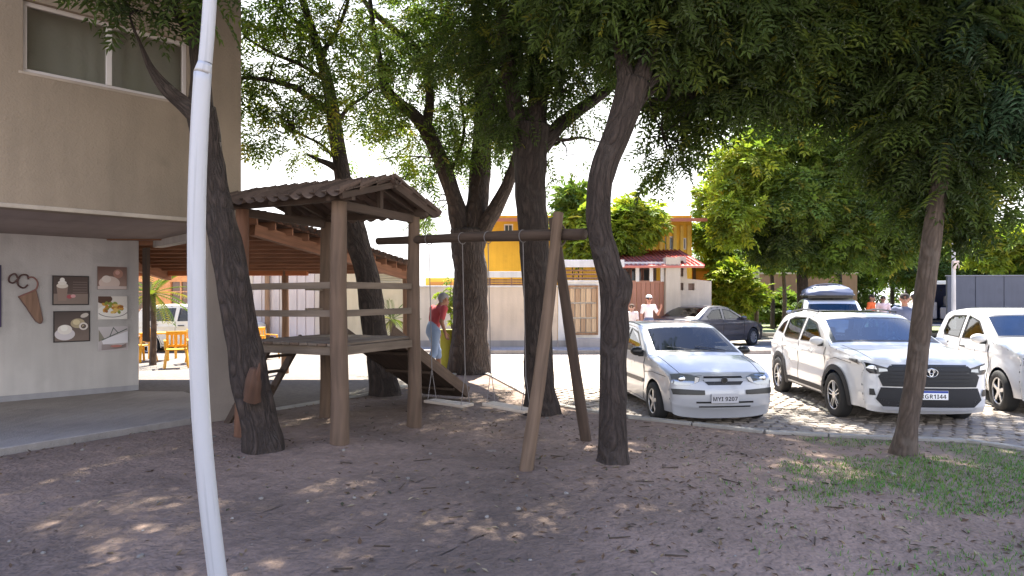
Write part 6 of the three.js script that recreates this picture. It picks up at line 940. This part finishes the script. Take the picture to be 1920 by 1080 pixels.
// thin leaning tree on the kerb
tree('thin_leaning_tree', 'thin pale-barked leaning tree with a heavy drooping crown in front of the white crossover', [
  { n: 'trunk', p: [[1694, 852, 6.8, 48], [1702, 800, 6.8, 35], [1712, 730, 6.8, 33], [1722, 650, 6.8, 34], [1732, 560, 6.8, 34], [1742, 480, 6.8, 33], [1752, 410, 6.8, 32], [1764, 330, 6.8, 29], [1776, 250, 6.8, 27]] },
  { n: 'limb', p: [[1772, 275, 6.8, 22], [1790, 200, 6.8, 18], [1815, 120, 6.8, 16], [1850, 30, 6.7, 13], [1900, -90, 6.5, 9]] },
  { n: 'limb', p: [[1772, 270, 6.8, 20], [1750, 190, 6.9, 16], [1710, 120, 7.0, 13], [1660, 60, 7.1, 10], [1600, 10, 7.2, 7]] },
  { n: 'limb', p: [[1760, 345, 6.8, 12], [1720, 290, 7.0, 10], [1670, 260, 7.2, 8], [1620, 260, 7.4, 5]] },
  { n: 'limb', p: [[1757, 370, 6.8, 12], [1790, 320, 6.9, 10], [1830, 280, 7.0, 8], [1880, 270, 7.1, 5]] },
], [
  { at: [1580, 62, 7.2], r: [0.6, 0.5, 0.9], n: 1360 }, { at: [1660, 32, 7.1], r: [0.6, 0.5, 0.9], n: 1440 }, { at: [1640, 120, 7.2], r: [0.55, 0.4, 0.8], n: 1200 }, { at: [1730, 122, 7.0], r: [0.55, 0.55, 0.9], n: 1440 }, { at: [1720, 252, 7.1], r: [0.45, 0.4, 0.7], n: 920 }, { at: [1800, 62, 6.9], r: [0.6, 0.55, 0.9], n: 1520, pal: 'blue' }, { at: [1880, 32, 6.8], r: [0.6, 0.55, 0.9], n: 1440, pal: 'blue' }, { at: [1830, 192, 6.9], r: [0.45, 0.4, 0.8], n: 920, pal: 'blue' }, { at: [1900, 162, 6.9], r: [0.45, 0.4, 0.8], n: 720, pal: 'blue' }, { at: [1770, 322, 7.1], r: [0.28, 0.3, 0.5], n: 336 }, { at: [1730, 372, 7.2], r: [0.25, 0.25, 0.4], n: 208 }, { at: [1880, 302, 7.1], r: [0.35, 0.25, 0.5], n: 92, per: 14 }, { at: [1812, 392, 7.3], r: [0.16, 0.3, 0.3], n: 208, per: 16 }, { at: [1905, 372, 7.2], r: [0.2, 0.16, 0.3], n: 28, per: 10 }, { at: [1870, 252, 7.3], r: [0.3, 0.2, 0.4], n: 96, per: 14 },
  { c: V(5.6, 8.0, -9.8), r: [2.0, 0.8, 1.6], n: 1468, per: 120, sg: 0.19 }, { c: V(7.4, 9.0, -11.4), r: [2.4, 0.9, 1.8], n: 2040, per: 70, sg: 0.2 }, { c: V(4.4, 9.7, -13.6), r: [1.9, 0.7, 1.6], n: 2000, per: 60, sg: 0.22 }, { c: V(7.2, 9.8, -13.4), r: [2.0, 0.7, 1.7], n: 2000, per: 60, sg: 0.22 }, { c: V(9.6, 9.6, -12.6), r: [1.9, 0.7, 1.6], n: 1600, per: 60, sg: 0.22 }, { c: V(9.2, 8.4, -9.0), r: [2.2, 0.9, 2.0], n: 1530, per: 70, sg: 0.2 }, { c: V(4.6, 6.2, -5.6), r: [2.4, 1.0, 1.8], n: 2543, per: 95, sg: 0.2 }, { c: V(6.4, 7.0, -5.0), r: [2.4, 1.2, 2.0], n: 1944, per: 95, sg: 0.2 }, { c: V(5.4, 8.2, -8.0), r: [2.8, 1.2, 2.4], n: 2040, per: 70, sg: 0.2 }, { c: V(4.0, 7.2, -2.6), r: [2.8, 1.0, 1.6], n: 1346, per: 95, sg: 0.2 },
], pinnate, 'dark', { scale: 1.0, per: 5, bark: barkPale, droop: 0.6 });
// sunlit trees and bushes across the street
tree('bright_tree', 'large sunlit yellow-green tree beyond the sedan and the crossover', [
  { n: 'trunk', p: [[1506, 601, 28, 30], [1506, 560, 28, 20], [1502, 500, 28, 18], [1500, 420, 28, 15], [1495, 340, 28, 12]] },
  { n: 'limb', p: [[1500, 430, 28, 10], [1470, 370, 27.5, 8], [1430, 320, 27, 5]] }, { n: 'limb', p: [[1500, 430, 28, 10], [1550, 370, 27.5, 8], [1590, 310, 27, 5]] }, { n: 'limb', p: [[1497, 360, 28, 9], [1500, 290, 27.5, 6], [1500, 240, 27, 4]] },
], [
  { at: [1400, 310, 26.5], r: [1.3, 1.1, 1.4], n: 1500, per: 24, sg: 0.34 }, { at: [1380, 400, 26], r: [1.0, 1.0, 1.2], n: 1100, per: 22 }, { at: [1470, 260, 27], r: [1.6, 1.0, 1.5], n: 1600, per: 24, pal: 'mid' }, { at: [1490, 370, 26.5], r: [1.7, 1.3, 1.5], n: 2300, per: 26, pal: 'mid' }, { at: [1570, 300, 27], r: [1.5, 1.2, 1.5], n: 1900, per: 26, pal: 'mid' }, { at: [1600, 400, 26.5], r: [1.5, 1.2, 1.4], n: 1900, per: 26, pal: 'mid' }, { at: [1460, 450, 27], r: [1.3, 0.7, 1.2], n: 1100, per: 22, pal: 'dark' }, { at: [1560, 470, 27], r: [1.4, 0.7, 1.2], n: 1200, per: 22, pal: 'mid' }, { at: [1650, 450, 27.5], r: [1.3, 1.0, 1.2], n: 1400, per: 24, pal: 'mid' }, { at: [1660, 350, 28], r: [1.2, 1.0, 1.2], n: 1200, pal: 'mid' },
], coarse, 'bright', { scale: 0.95, per: 4 });
const bushy = (name, label, base, blobs, geo, pal, scale, stems = 4, group) => { const T = thing(name, label, 'bush', V(base.x, 0, base.z), 0, group), g = []; for (let i = 0; i < stems; i++) { const e = blobs[i % blobs.length].c; g.push(limb([V(rr(-0.1, 0.1), -0.05, rr(-0.1, 0.1)), V((e.x - base.x) * 0.4, e.y * 0.4, (e.z - base.z) * 0.4), V(e.x - base.x, e.y, e.z - base.z)], [0.035, 0.025, 0.008], 5, { rough: 0.1, sub: 2 })); } mesh('stem', g, bark, T); crown(T, blobs, geo, pal, scale, 0.1); return T; };
const B = (px, py, d, r, n, o = {}) => ({ c: at(px, py, d), r, n, per: 14, sg: 0.42, ...o });
bushy('sunlit_bush', 'bright yellow-green sunlit bush beside the wooden sign post', at(1375, 600, 30), [B(1372, 520, 30, [0.8, 0.7, 0.7], 700), B(1395, 555, 30, [0.8, 0.6, 0.7], 700), B(1352, 550, 30.4, [0.6, 0.6, 0.6], 450)], broad, 'bright', 2.0);
bushy('garden_bush', 'yellow-green leafy shrub growing over the yellow house beside the curved trunk', at(1190, 600, 25.4), [B(1190, 400, 25.4, [0.9, 0.6, 0.6], 520), B(1170, 440, 25.4, [0.6, 0.7, 0.6], 420), B(1215, 420, 25.6, [0.6, 0.4, 0.5], 260)], broad, 'bright', 2.2);
bushy('garden_bush', 'sunlit green shrub over the wall between the A-frame and the curved trunk', at(1085, 600, 24.6), [B(1085, 410, 24.6, [0.8, 0.7, 0.6], 520), B(1095, 460, 24.6, [0.7, 0.5, 0.6], 480), B(1062, 380, 24.8, [0.5, 0.5, 0.5], 260, { pal: 'mid' })], broad, 'bright', 2.2);
bushy('garden_bush', 'green shrub in front of the pale trees beside the yellow house corner', at(1340, 600, 31.5), [B(1335, 440, 32, [0.8, 0.9, 0.7], 520), B(1352, 480, 32, [0.8, 0.7, 0.7], 460), B(1330, 380, 33, [0.7, 0.7, 0.7], 300)], broad, 'bright', 2.1);
bushy('far_bush', 'bright yellow-green bush hanging over the dark slate wall', at(1900, 600, 28), [B(1890, 460, 28, [1.1, 0.6, 0.8], 800), B(1850, 475, 28, [0.7, 0.5, 0.7], 420), B(1925, 480, 28, [1.2, 0.8, 0.8], 700, { pal: 'mid' })], broad, 'bright', 2.0);
bushy('roadside_bush', 'low dark bush below the young trees beyond the sedan', at(1450, 600, 38), [B(1446, 580, 38, [1.0, 0.4, 0.8], 500), B(1475, 572, 39, [1.2, 0.6, 0.8], 600)], broad, 'mid', 2.4);
for (const [px, h, lab] of [[1470, 500, 'young tree with a thin white trunk beyond the sedan bonnet'], [1448, 505, 'thin young tree directly beside the wooden sign post'], [1575, 470, 'dark-trunked tree behind the white utility vehicle'], [1672, 470, 'thin tree rising beyond the people on the street'], [1700, 480, 'thin tree just behind the leaning thin trunk']])
  tree('young_tree', lab, [{ n: 'trunk', p: [[px, 600, 36, 9], [px + 1, 560, 36, 7], [px - 1, h, 36, 6], [px + 2, h - 60, 36, 4]] }], [{ at: [px, h - 50, 36], r: [1.5, 1.4, 1.3], n: 900, per: 24 }, { at: [px + 20, h - 100, 36.5], r: [1.5, 1.2, 1.3], n: 700, per: 24 }], coarse, 'mid', { bark: px === 1470 ? barkPale : bark, per: 3, trunkAnchors: true });
tree('round_tree', 'dark round-crowned tree behind the lamp post and the slate wall', [{ n: 'trunk', p: [[1815, 600, 34, 16], [1815, 540, 34, 12], [1818, 470, 34, 9]] }], [{ at: [1790, 470, 34], r: [2.2, 1.6, 1.8], n: 1500 }, { at: [1850, 490, 34], r: [2.2, 1.2, 1.8], n: 1300 }, { at: [1720, 480, 35], r: [2.2, 1.5, 1.8], n: 1500 }, { at: [1930, 500, 34], r: [2.2, 1.2, 1.8], n: 1100 }], coarse, 'mid', { per: 4, trunkAnchors: true });
// far wood that reads as one mass behind the street
{
  const T = tag(new THREE.Group(), 'far green wood closing the street behind the parked cars', 'wood', null, 'stuff'); T.name = numbered('far_wood'); scene.add(T);
  const bl = []; for (let i = 0; i < 22; i++) { const px = 1330 + i * 32, d = rr(48, 60); bl.push({ c: at(px, rr(470, 520), d), r: [2.6, rr(2.2, 3.6), 2.2], n: 420, per: 20, pal: i % 3 ? 'mid' : 'dark' }); }
  crown(T, bl, coarse, 'mid', 1.7, 0.2);
}
// sapling beside the man, cycad against the wall, palm on the terrace
{ const b = at(846, 690, 15.2), T = thing('sapling', 'young leafy sapling on a thin stem behind the walking man', 'sapling', V(b.x, 0.02, b.z)); mesh('trunk', limb([V(0, 0, 0), V(0.02, 0.7, 0), V(-0.02, 1.5, 0), V(0, 2.1, 0)], [0.022, 0.018, 0.014, 0.006], 6, { rough: 0.05 }), bark, T); crown(T, [{ c: V(b.x, 1.75, b.z), r: [0.22, 0.42, 0.22], n: 70, per: 8 }, { c: V(b.x + 0.03, 1.3, b.z), r: [0.16, 0.2, 0.16], n: 26, per: 6 }], broad, 'bright', 1.0, 0.2); }
const frondGeo = leafGeo(16, 0.16, 0.011, 1, 0.35);
function fronds(name, label, cat, pos, trunkH, n, len, pal, trunkR) {
  const T = thing(name, label, cat, pos); mesh('trunk', limb([V(0, -0.05, 0), V(0.03, trunkH * 0.5, 0), V(0, trunkH, 0)], [trunkR * 1.2, trunkR, trunkR * 0.9], 10, { rough: 0.12, sub: 6 }), barkPale, T);
  const m = PAL[pal].map((c) => { const q = leafMat.clone(); q.color = lin(...c); return q; });
  for (let i = 0; i < n; i++) { const o = mesh('frond', frondGeo, m[i % 4], T); o.position.set(0, trunkH, 0); o.rotation.set(0, i * 2.399, 0); o.rotateZ(mixv(1.2, -0.75, i / n)); o.scale.setScalar(len * rr(0.85, 1.15)); } return T;
}
fronds('palm', 'small drooping palm with pale trunk on the restaurant terrace', 'palm', V(sx(286, 15.6), 0.03, -15.6), 1.75, 22, 0.85, 'mid', 0.07);
fronds('cycad', 'low palm-like plant against the wall behind the playhouse', 'plant', V(sx(735, 20.3), 0.04, -20.3), 0.95, 18, 0.8, 'dark', 0.1);
// ---------------------------------------------------------------- people: one continuous skin from joint capsules
function sdfMesh(prims, cell, pad = 0.08) {
  const lo = V(1e9, 1e9, 1e9), hi = V(-1e9, -1e9, -1e9);
  for (const p of prims) for (const [q, r] of [[p.a, p.ra], [p.b, p.rb]]) { lo.min(q.clone().subScalar(r + pad)); hi.max(q.clone().addScalar(r + pad)); }
  const size = Math.max(hi.x - lo.x, hi.y - lo.y, hi.z - lo.z), res = Math.min(150, Math.ceil(size / cell) + 2), half = size / 2, c = lo.clone().add(hi).multiplyScalar(0.5);
  const mc = new MarchingCubes(res, undefined, false, false, 200000); mc.isolation = 0;
  const P = prims.map((p) => ({ ax: p.a.x, ay: p.a.y, az: p.a.z, dx: p.b.x - p.a.x, dy: p.b.y - p.a.y, dz: p.b.z - p.a.z, l2: Math.max(1e-9, p.a.distanceToSquared(p.b)), ra: p.ra, rb: p.rb, k: p.k ?? 0.03, sz: p.sz ?? 1 }));
  const dist = (x, y, z) => { let d = 1e9; for (const p of P) { const ux = x - p.ax, uy = y - p.ay, uz = z - p.az, t = clamp((ux * p.dx + uy * p.dy + uz * p.dz) / p.l2), ex = ux - t * p.dx, ey = uy - t * p.dy, ez = (uz - t * p.dz) / p.sz, q = Math.sqrt(ex * ex + ey * ey + ez * ez) - mixv(p.ra, p.rb, t), h = clamp(0.5 + 0.5 * (q - d) / p.k); d = mixv(q, d, h) - p.k * h * (1 - h); if (!(d < 1e8)) d = q; } return d; };
  for (let k = 0; k < res; k++) for (let j = 0; j < res; j++) for (let i = 0; i < res; i++) {
    const x = c.x + ((i - res / 2) / (res / 2)) * half, y = c.y + ((j - res / 2) / (res / 2)) * half, z = c.z + ((k - res / 2) / (res / 2)) * half;
    if (x < lo.x || x > hi.x || y < lo.y || y > hi.y || z < lo.z || z > hi.z) { mc.field[i + j * res + k * res * res] = -1; continue; }
    mc.field[i + j * res + k * res * res] = -dist(x, y, z);
  }
  mc.update(); const n = mc.count, pos = new Float32Array(n * 3), nor = new Float32Array(n * 3);
  for (let i = 0; i < n * 3; i++) { pos[i] = mc.positionArray[i] * half + [c.x, c.y, c.z][i % 3]; }
  const g0 = new THREE.BufferGeometry(); g0.setAttribute('position', new THREE.BufferAttribute(pos, 3)); const g = mergeVertices(g0, 1e-4); g.computeVertexNormals();
  const col = new Float32Array(g.attributes.position.count * 3), gp = g.attributes.position;
  for (let i = 0; i < gp.count; i++) { let b = 1e9, cc = null; const v = V().fromBufferAttribute(gp, i); for (const p of prims) { const ab = p.b.clone().sub(p.a), t = clamp(v.clone().sub(p.a).dot(ab) / Math.max(1e-9, ab.lengthSq())), e = v.clone().sub(p.a.clone().addScaledVector(ab, t)); e.z /= p.sz ?? 1; const d = e.length() - mixv(p.ra, p.rb, t); if (d < b) { b = d; cc = p.c; } } col.set(cc, i * 3); }
  g.setAttribute('color', new THREE.BufferAttribute(col, 3)); return g;
}
const clothMat = mat([1, 1, 1], 0.85, { vertexColors: true });
// J: joints in metres (y up, z front); C: colours
function person(label, pos, turn, J, C, o = {}) {
  const T = thing('person', label, 'person', pos, turn); T.scale.setScalar(o.size ?? 1); const seg = (a, b, ra, rb, c, k, sz) => ({ a, b, ra, rb, c, k, sz }), q = (a) => V(...a), P = [];
  const sh = C.shirt, tr = C.trousers, sk = C.skin, shoe = C.shoe ?? [0.06, 0.05, 0.05];
  const pel = q(J.pelvis), che = q(J.chest), nk = q(J.neck), hd = q(J.head), up = hd.clone().sub(nk).normalize();
  P.push(seg(pel, pel.clone().lerp(che, 0.45), 0.135, 0.128, sh, 0.05, 0.75), seg(pel.clone().lerp(che, 0.4), che, 0.13, 0.145, sh, 0.05, 0.75), seg(pel.clone().add(V(0, -0.04, 0)), pel.clone().add(V(0, 0.03, 0)), 0.15, 0.14, tr, 0.04, 0.8));
  P.push(seg(che, nk, 0.07, 0.055, sh, 0.04), seg(nk, nk.clone().lerp(hd, 0.5), 0.056, 0.054, sk, 0.02));
  for (const s of ['L', 'R']) {
    const S = q(J['sh' + s]), E = q(J['el' + s]), Wr = q(J['wr' + s]), H = q(J['hip' + s]), K = q(J['kn' + s]), A = q(J['an' + s]), Tt = q(J['toe' + s]);
    P.push(seg(che, S, 0.09, 0.07, sh, 0.05), seg(S, S.clone().lerp(E, o.sleeve ?? 0.7), 0.066, 0.056, sh, 0.03), seg(S.clone().lerp(E, (o.sleeve ?? 0.7) * 0.98), E, 0.044, 0.04, sk, 0.02), seg(E, Wr, 0.041, 0.028, sk, 0.02));
    P.push(seg(H, K, 0.096, 0.068, tr, 0.04), ...(o.shorts ? [seg(K, K.clone().lerp(A, 0.25), 0.07, 0.072, tr, 0.02), seg(K.clone().lerp(A, 0.25), A, 0.054, 0.036, sk, 0.02)] : [seg(K, A, 0.066, 0.05, tr, 0.03)]), seg(A, Tt, 0.045, 0.034, shoe, 0.03), seg(A, A.clone().add(V(0, -0.035, -0.03)), 0.045, 0.04, shoe, 0.02));
  }
  const cell = o.cell ?? 0.017, parts = [sdfMesh(P, cell)];
  const f = q(J.face ?? [0, 0, 1]).normalize(), side = V(0, 1, 0).cross(f).normalize(), hp = (x, y, z) => hd.clone().addScaledVector(side, x).add(V(0, y, 0)).addScaledVector(f, z);
  const head = [seg(hp(0, 0.02, -0.012), hp(0, 0.035, 0.0), 0.094, 0.09, sk, 0.03), seg(hp(0, -0.05, 0.035), hp(0, -0.085, 0.055), 0.062, 0.04, sk, 0.04), seg(hp(0, 0.0, 0.09), hp(0, -0.03, 0.108), 0.012, 0.019, sk, 0.02), seg(hp(-0.025, -0.065, 0.085), hp(0.025, -0.065, 0.085), 0.011, 0.011, [0.28, 0.1, 0.08], 0.008), seg(hd.clone().add(V(0, -0.05, 0)), nk, 0.056, 0.055, sk, 0.03)];
  for (const s of [-1, 1]) head.push(seg(hp(s * 0.092, 0.012, -0.005), hp(s * 0.096, -0.022, 0), 0.016, 0.013, sk, 0.01), seg(hp(s * 0.034, 0.012, 0.083), hp(s * 0.04, 0.012, 0.081), 0.013, 0.011, [0.03, 0.02, 0.015], 0.004));
  parts.push(sdfMesh(head, o.headCell ?? 0.008, 0.02));
  for (const s of ['L', 'R']) { // hand: palm, four fingers with a knuckle bend, thumb from the palm's side
    const E = q(J['el' + s]), Wr = q(J['wr' + s]), d = Wr.clone().sub(E).normalize(), n0 = V(s === 'L' ? 1 : -1, 0, 0.2), ac = d.clone().cross(n0).normalize(), pn = ac.clone().cross(d).normalize(), h = [], pt = (x, y, z) => Wr.clone().addScaledVector(d, x).addScaledVector(ac, y).addScaledVector(pn, z);
    for (const y of [-0.024, -0.008, 0.008, 0.024]) h.push(seg(pt(0.0, y * 0.6, 0), pt(0.078, y, 0), 0.017, 0.0135, sk, 0.012));
    [[-0.03, 0.062], [-0.01, 0.074], [0.01, 0.07], [0.029, 0.055]].forEach(([y, L]) => { h.push(seg(pt(0.078, y * 0.9, 0), pt(0.078 + L * 0.5, y, 0.012), 0.0095, 0.009, sk, 0.004), seg(pt(0.078 + L * 0.5, y, 0.012), pt(0.078 + L * 0.88, y, 0.034), 0.009, 0.0075, sk, 0.004)); });
    h.push(seg(pt(0.022, -0.028, 0.004), pt(0.052, -0.05, 0.014), 0.0115, 0.0105, sk, 0.006), seg(pt(0.052, -0.05, 0.014), pt(0.082, -0.054, 0.028), 0.0105, 0.0085, sk, 0.004));
    parts.push(sdfMesh(h, o.handCell ?? 0.005, 0.012));
  }
  mesh('body', mergeGeometries(parts.map((g) => { const r = g.toNonIndexed(); return r; })), clothMat, T);
  // hair or cap as its own shell
  const hair = [seg(hp(0, 0.045, -0.022), hp(0, 0.05, 0.012), 0.094, 0.088, C.hair, 0.02), seg(hp(0, 0.0, -0.05), hp(0, -0.03, -0.055), 0.078, 0.06, C.hair, 0.03)];
  const hg = sdfMesh(hair, o.headCell ?? 0.008, 0.02); mesh('hair', hg, mat([1, 1, 1], 0.9, { vertexColors: true }), T);
  if (C.cap) { const cap = mesh('cap', new THREE.SphereGeometry(0.107, 18, 10, 0, 6.3, 0, 1.45).translate(0, 0, 0), mat(C.cap, 0.8), T); cap.position.copy(hp(0, 0.062, 0)); const br = mesh('cap_brim', new THREE.CylinderGeometry(0.085, 0.09, 0.012, 18).scale(0.95, 1, 1), mat(C.cap, 0.8), cap); br.position.copy(f.clone().multiplyScalar(0.11).add(V(0, 0.018, 0))); }
  return T;
}
const stand = (h = 1.72, o = {}) => { const k = h / 1.72, s = (x, y, z) => [x * k, y * k, z * k]; return { pelvis: s(0, 0.95, 0), chest: s(0, 1.3, 0.0), neck: s(0, 1.45, 0.0), head: s(0, 1.595, 0.02), shL: s(-0.17, 1.38, 0), shR: s(0.17, 1.38, 0), elL: s(-0.23, 1.11, -0.03), elR: s(0.23, 1.11, -0.02), wrL: s(-0.24, 0.87, 0.06), wrR: s(0.24, 0.87, 0.07), hipL: s(-0.09, 0.9, 0), hipR: s(0.09, 0.9, 0), knL: s(-0.1, 0.5, 0.03), knR: s(0.1, 0.5, 0.0), anL: s(-0.1, 0.085, -0.02), anR: s(0.11, 0.085, -0.03), toeL: s(-0.12, 0.04, 0.16), toeR: s(0.14, 0.04, 0.15), ...o }; };
// man walking away towards the street, bent slightly forward (local z = his front)
person('man in a red shirt and knee-length blue jeans walking past the end of the slide', V(-1.62, 0.035, -13.2), 2.25, {
  pelvis: [0, 0.93, -0.02], chest: [0.0, 1.26, 0.1], neck: [0.0, 1.4, 0.16], head: [0.0, 1.52, 0.24], face: [0, -0.25, 1], shL: [0.2, 1.34, 0.12], shR: [-0.2, 1.34, 0.12], elL: [0.25, 1.09, 0.1], elR: [-0.26, 1.1, 0.02], wrL: [0.23, 0.88, 0.24], wrR: [-0.27, 0.87, 0.1], hipL: [0.09, 0.88, 0], hipR: [-0.09, 0.88, 0], knL: [0.1, 0.5, 0.16], knR: [-0.1, 0.48, -0.05], anL: [0.1, 0.1, 0.2], anR: [-0.1, 0.14, -0.33], toeL: [0.12, 0.045, 0.36], toeR: [-0.11, 0.05, -0.17],
}, { shirt: [0.34, 0.045, 0.05], trousers: [0.22, 0.29, 0.42], skin: [0.22, 0.11, 0.07], hair: [0.2, 0.19, 0.19], shoe: [0.2, 0.11, 0.07] }, { size: 1.05, shorts: true, sleeve: 0.75, cell: 0.014 });
const far = { cell: 0.026, headCell: 0.014, handCell: 0.008 };
person('person in a white cap and white shirt with red print standing behind the silver hatchback', V(4.55, -0.07, -21.3), 0.1, stand(1.82, { elR: [0.3, 1.2, 0.06], wrR: [0.36, 1.4, 0.14] }), { shirt: [0.78, 0.68, 0.68], trousers: [0.1, 0.12, 0.2], skin: [0.42, 0.2, 0.14], hair: [0.03, 0.02, 0.02], cap: [0.8, 0.8, 0.78] }, far);
person('shorter pale-shirted child partly hidden behind the silver hatchback roof', V(4.1, -0.07, -21.9), -0.3, stand(1.52), { shirt: [0.7, 0.62, 0.6], trousers: [0.12, 0.12, 0.14], skin: [0.4, 0.24, 0.17], hair: [0.09, 0.06, 0.04] }, far);
person('dark-haired person in a blue-grey top standing behind the crossover windscreen', V(8.62, -0.07, -14.05), -0.5, stand(1.84), { shirt: [0.1, 0.12, 0.2], trousers: [0.05, 0.05, 0.08], skin: [0.26, 0.14, 0.1], hair: [0.02, 0.015, 0.015] }, far);
person('person in a white cap and pale top walking beside the thin leaning tree', V(12.2, -0.07, -19.4), 2.6, stand(1.9), { shirt: [0.72, 0.74, 0.72], trousers: [0.5, 0.52, 0.5], skin: [0.3, 0.18, 0.13], hair: [0.03, 0.02, 0.02], cap: [0.82, 0.82, 0.8] }, far);
person('person in an orange shirt far down the street beside the utility vehicle', V(14.6, -0.08, -26), 0.6, stand(1.9), { shirt: [0.72, 0.13, 0.03], trousers: [0.08, 0.09, 0.14], skin: [0.3, 0.16, 0.11], hair: [0.03, 0.02, 0.02] }, far);
person('person in a white and pink top next to the one in orange', V(15.25, -0.08, -26.3), -0.4, stand(1.85), { shirt: [0.78, 0.6, 0.62], trousers: [0.4, 0.36, 0.4], skin: [0.3, 0.17, 0.12], hair: [0.02, 0.02, 0.02] }, far);

console.log('leaves', leafTotal);
renderer.render(scene, camera);
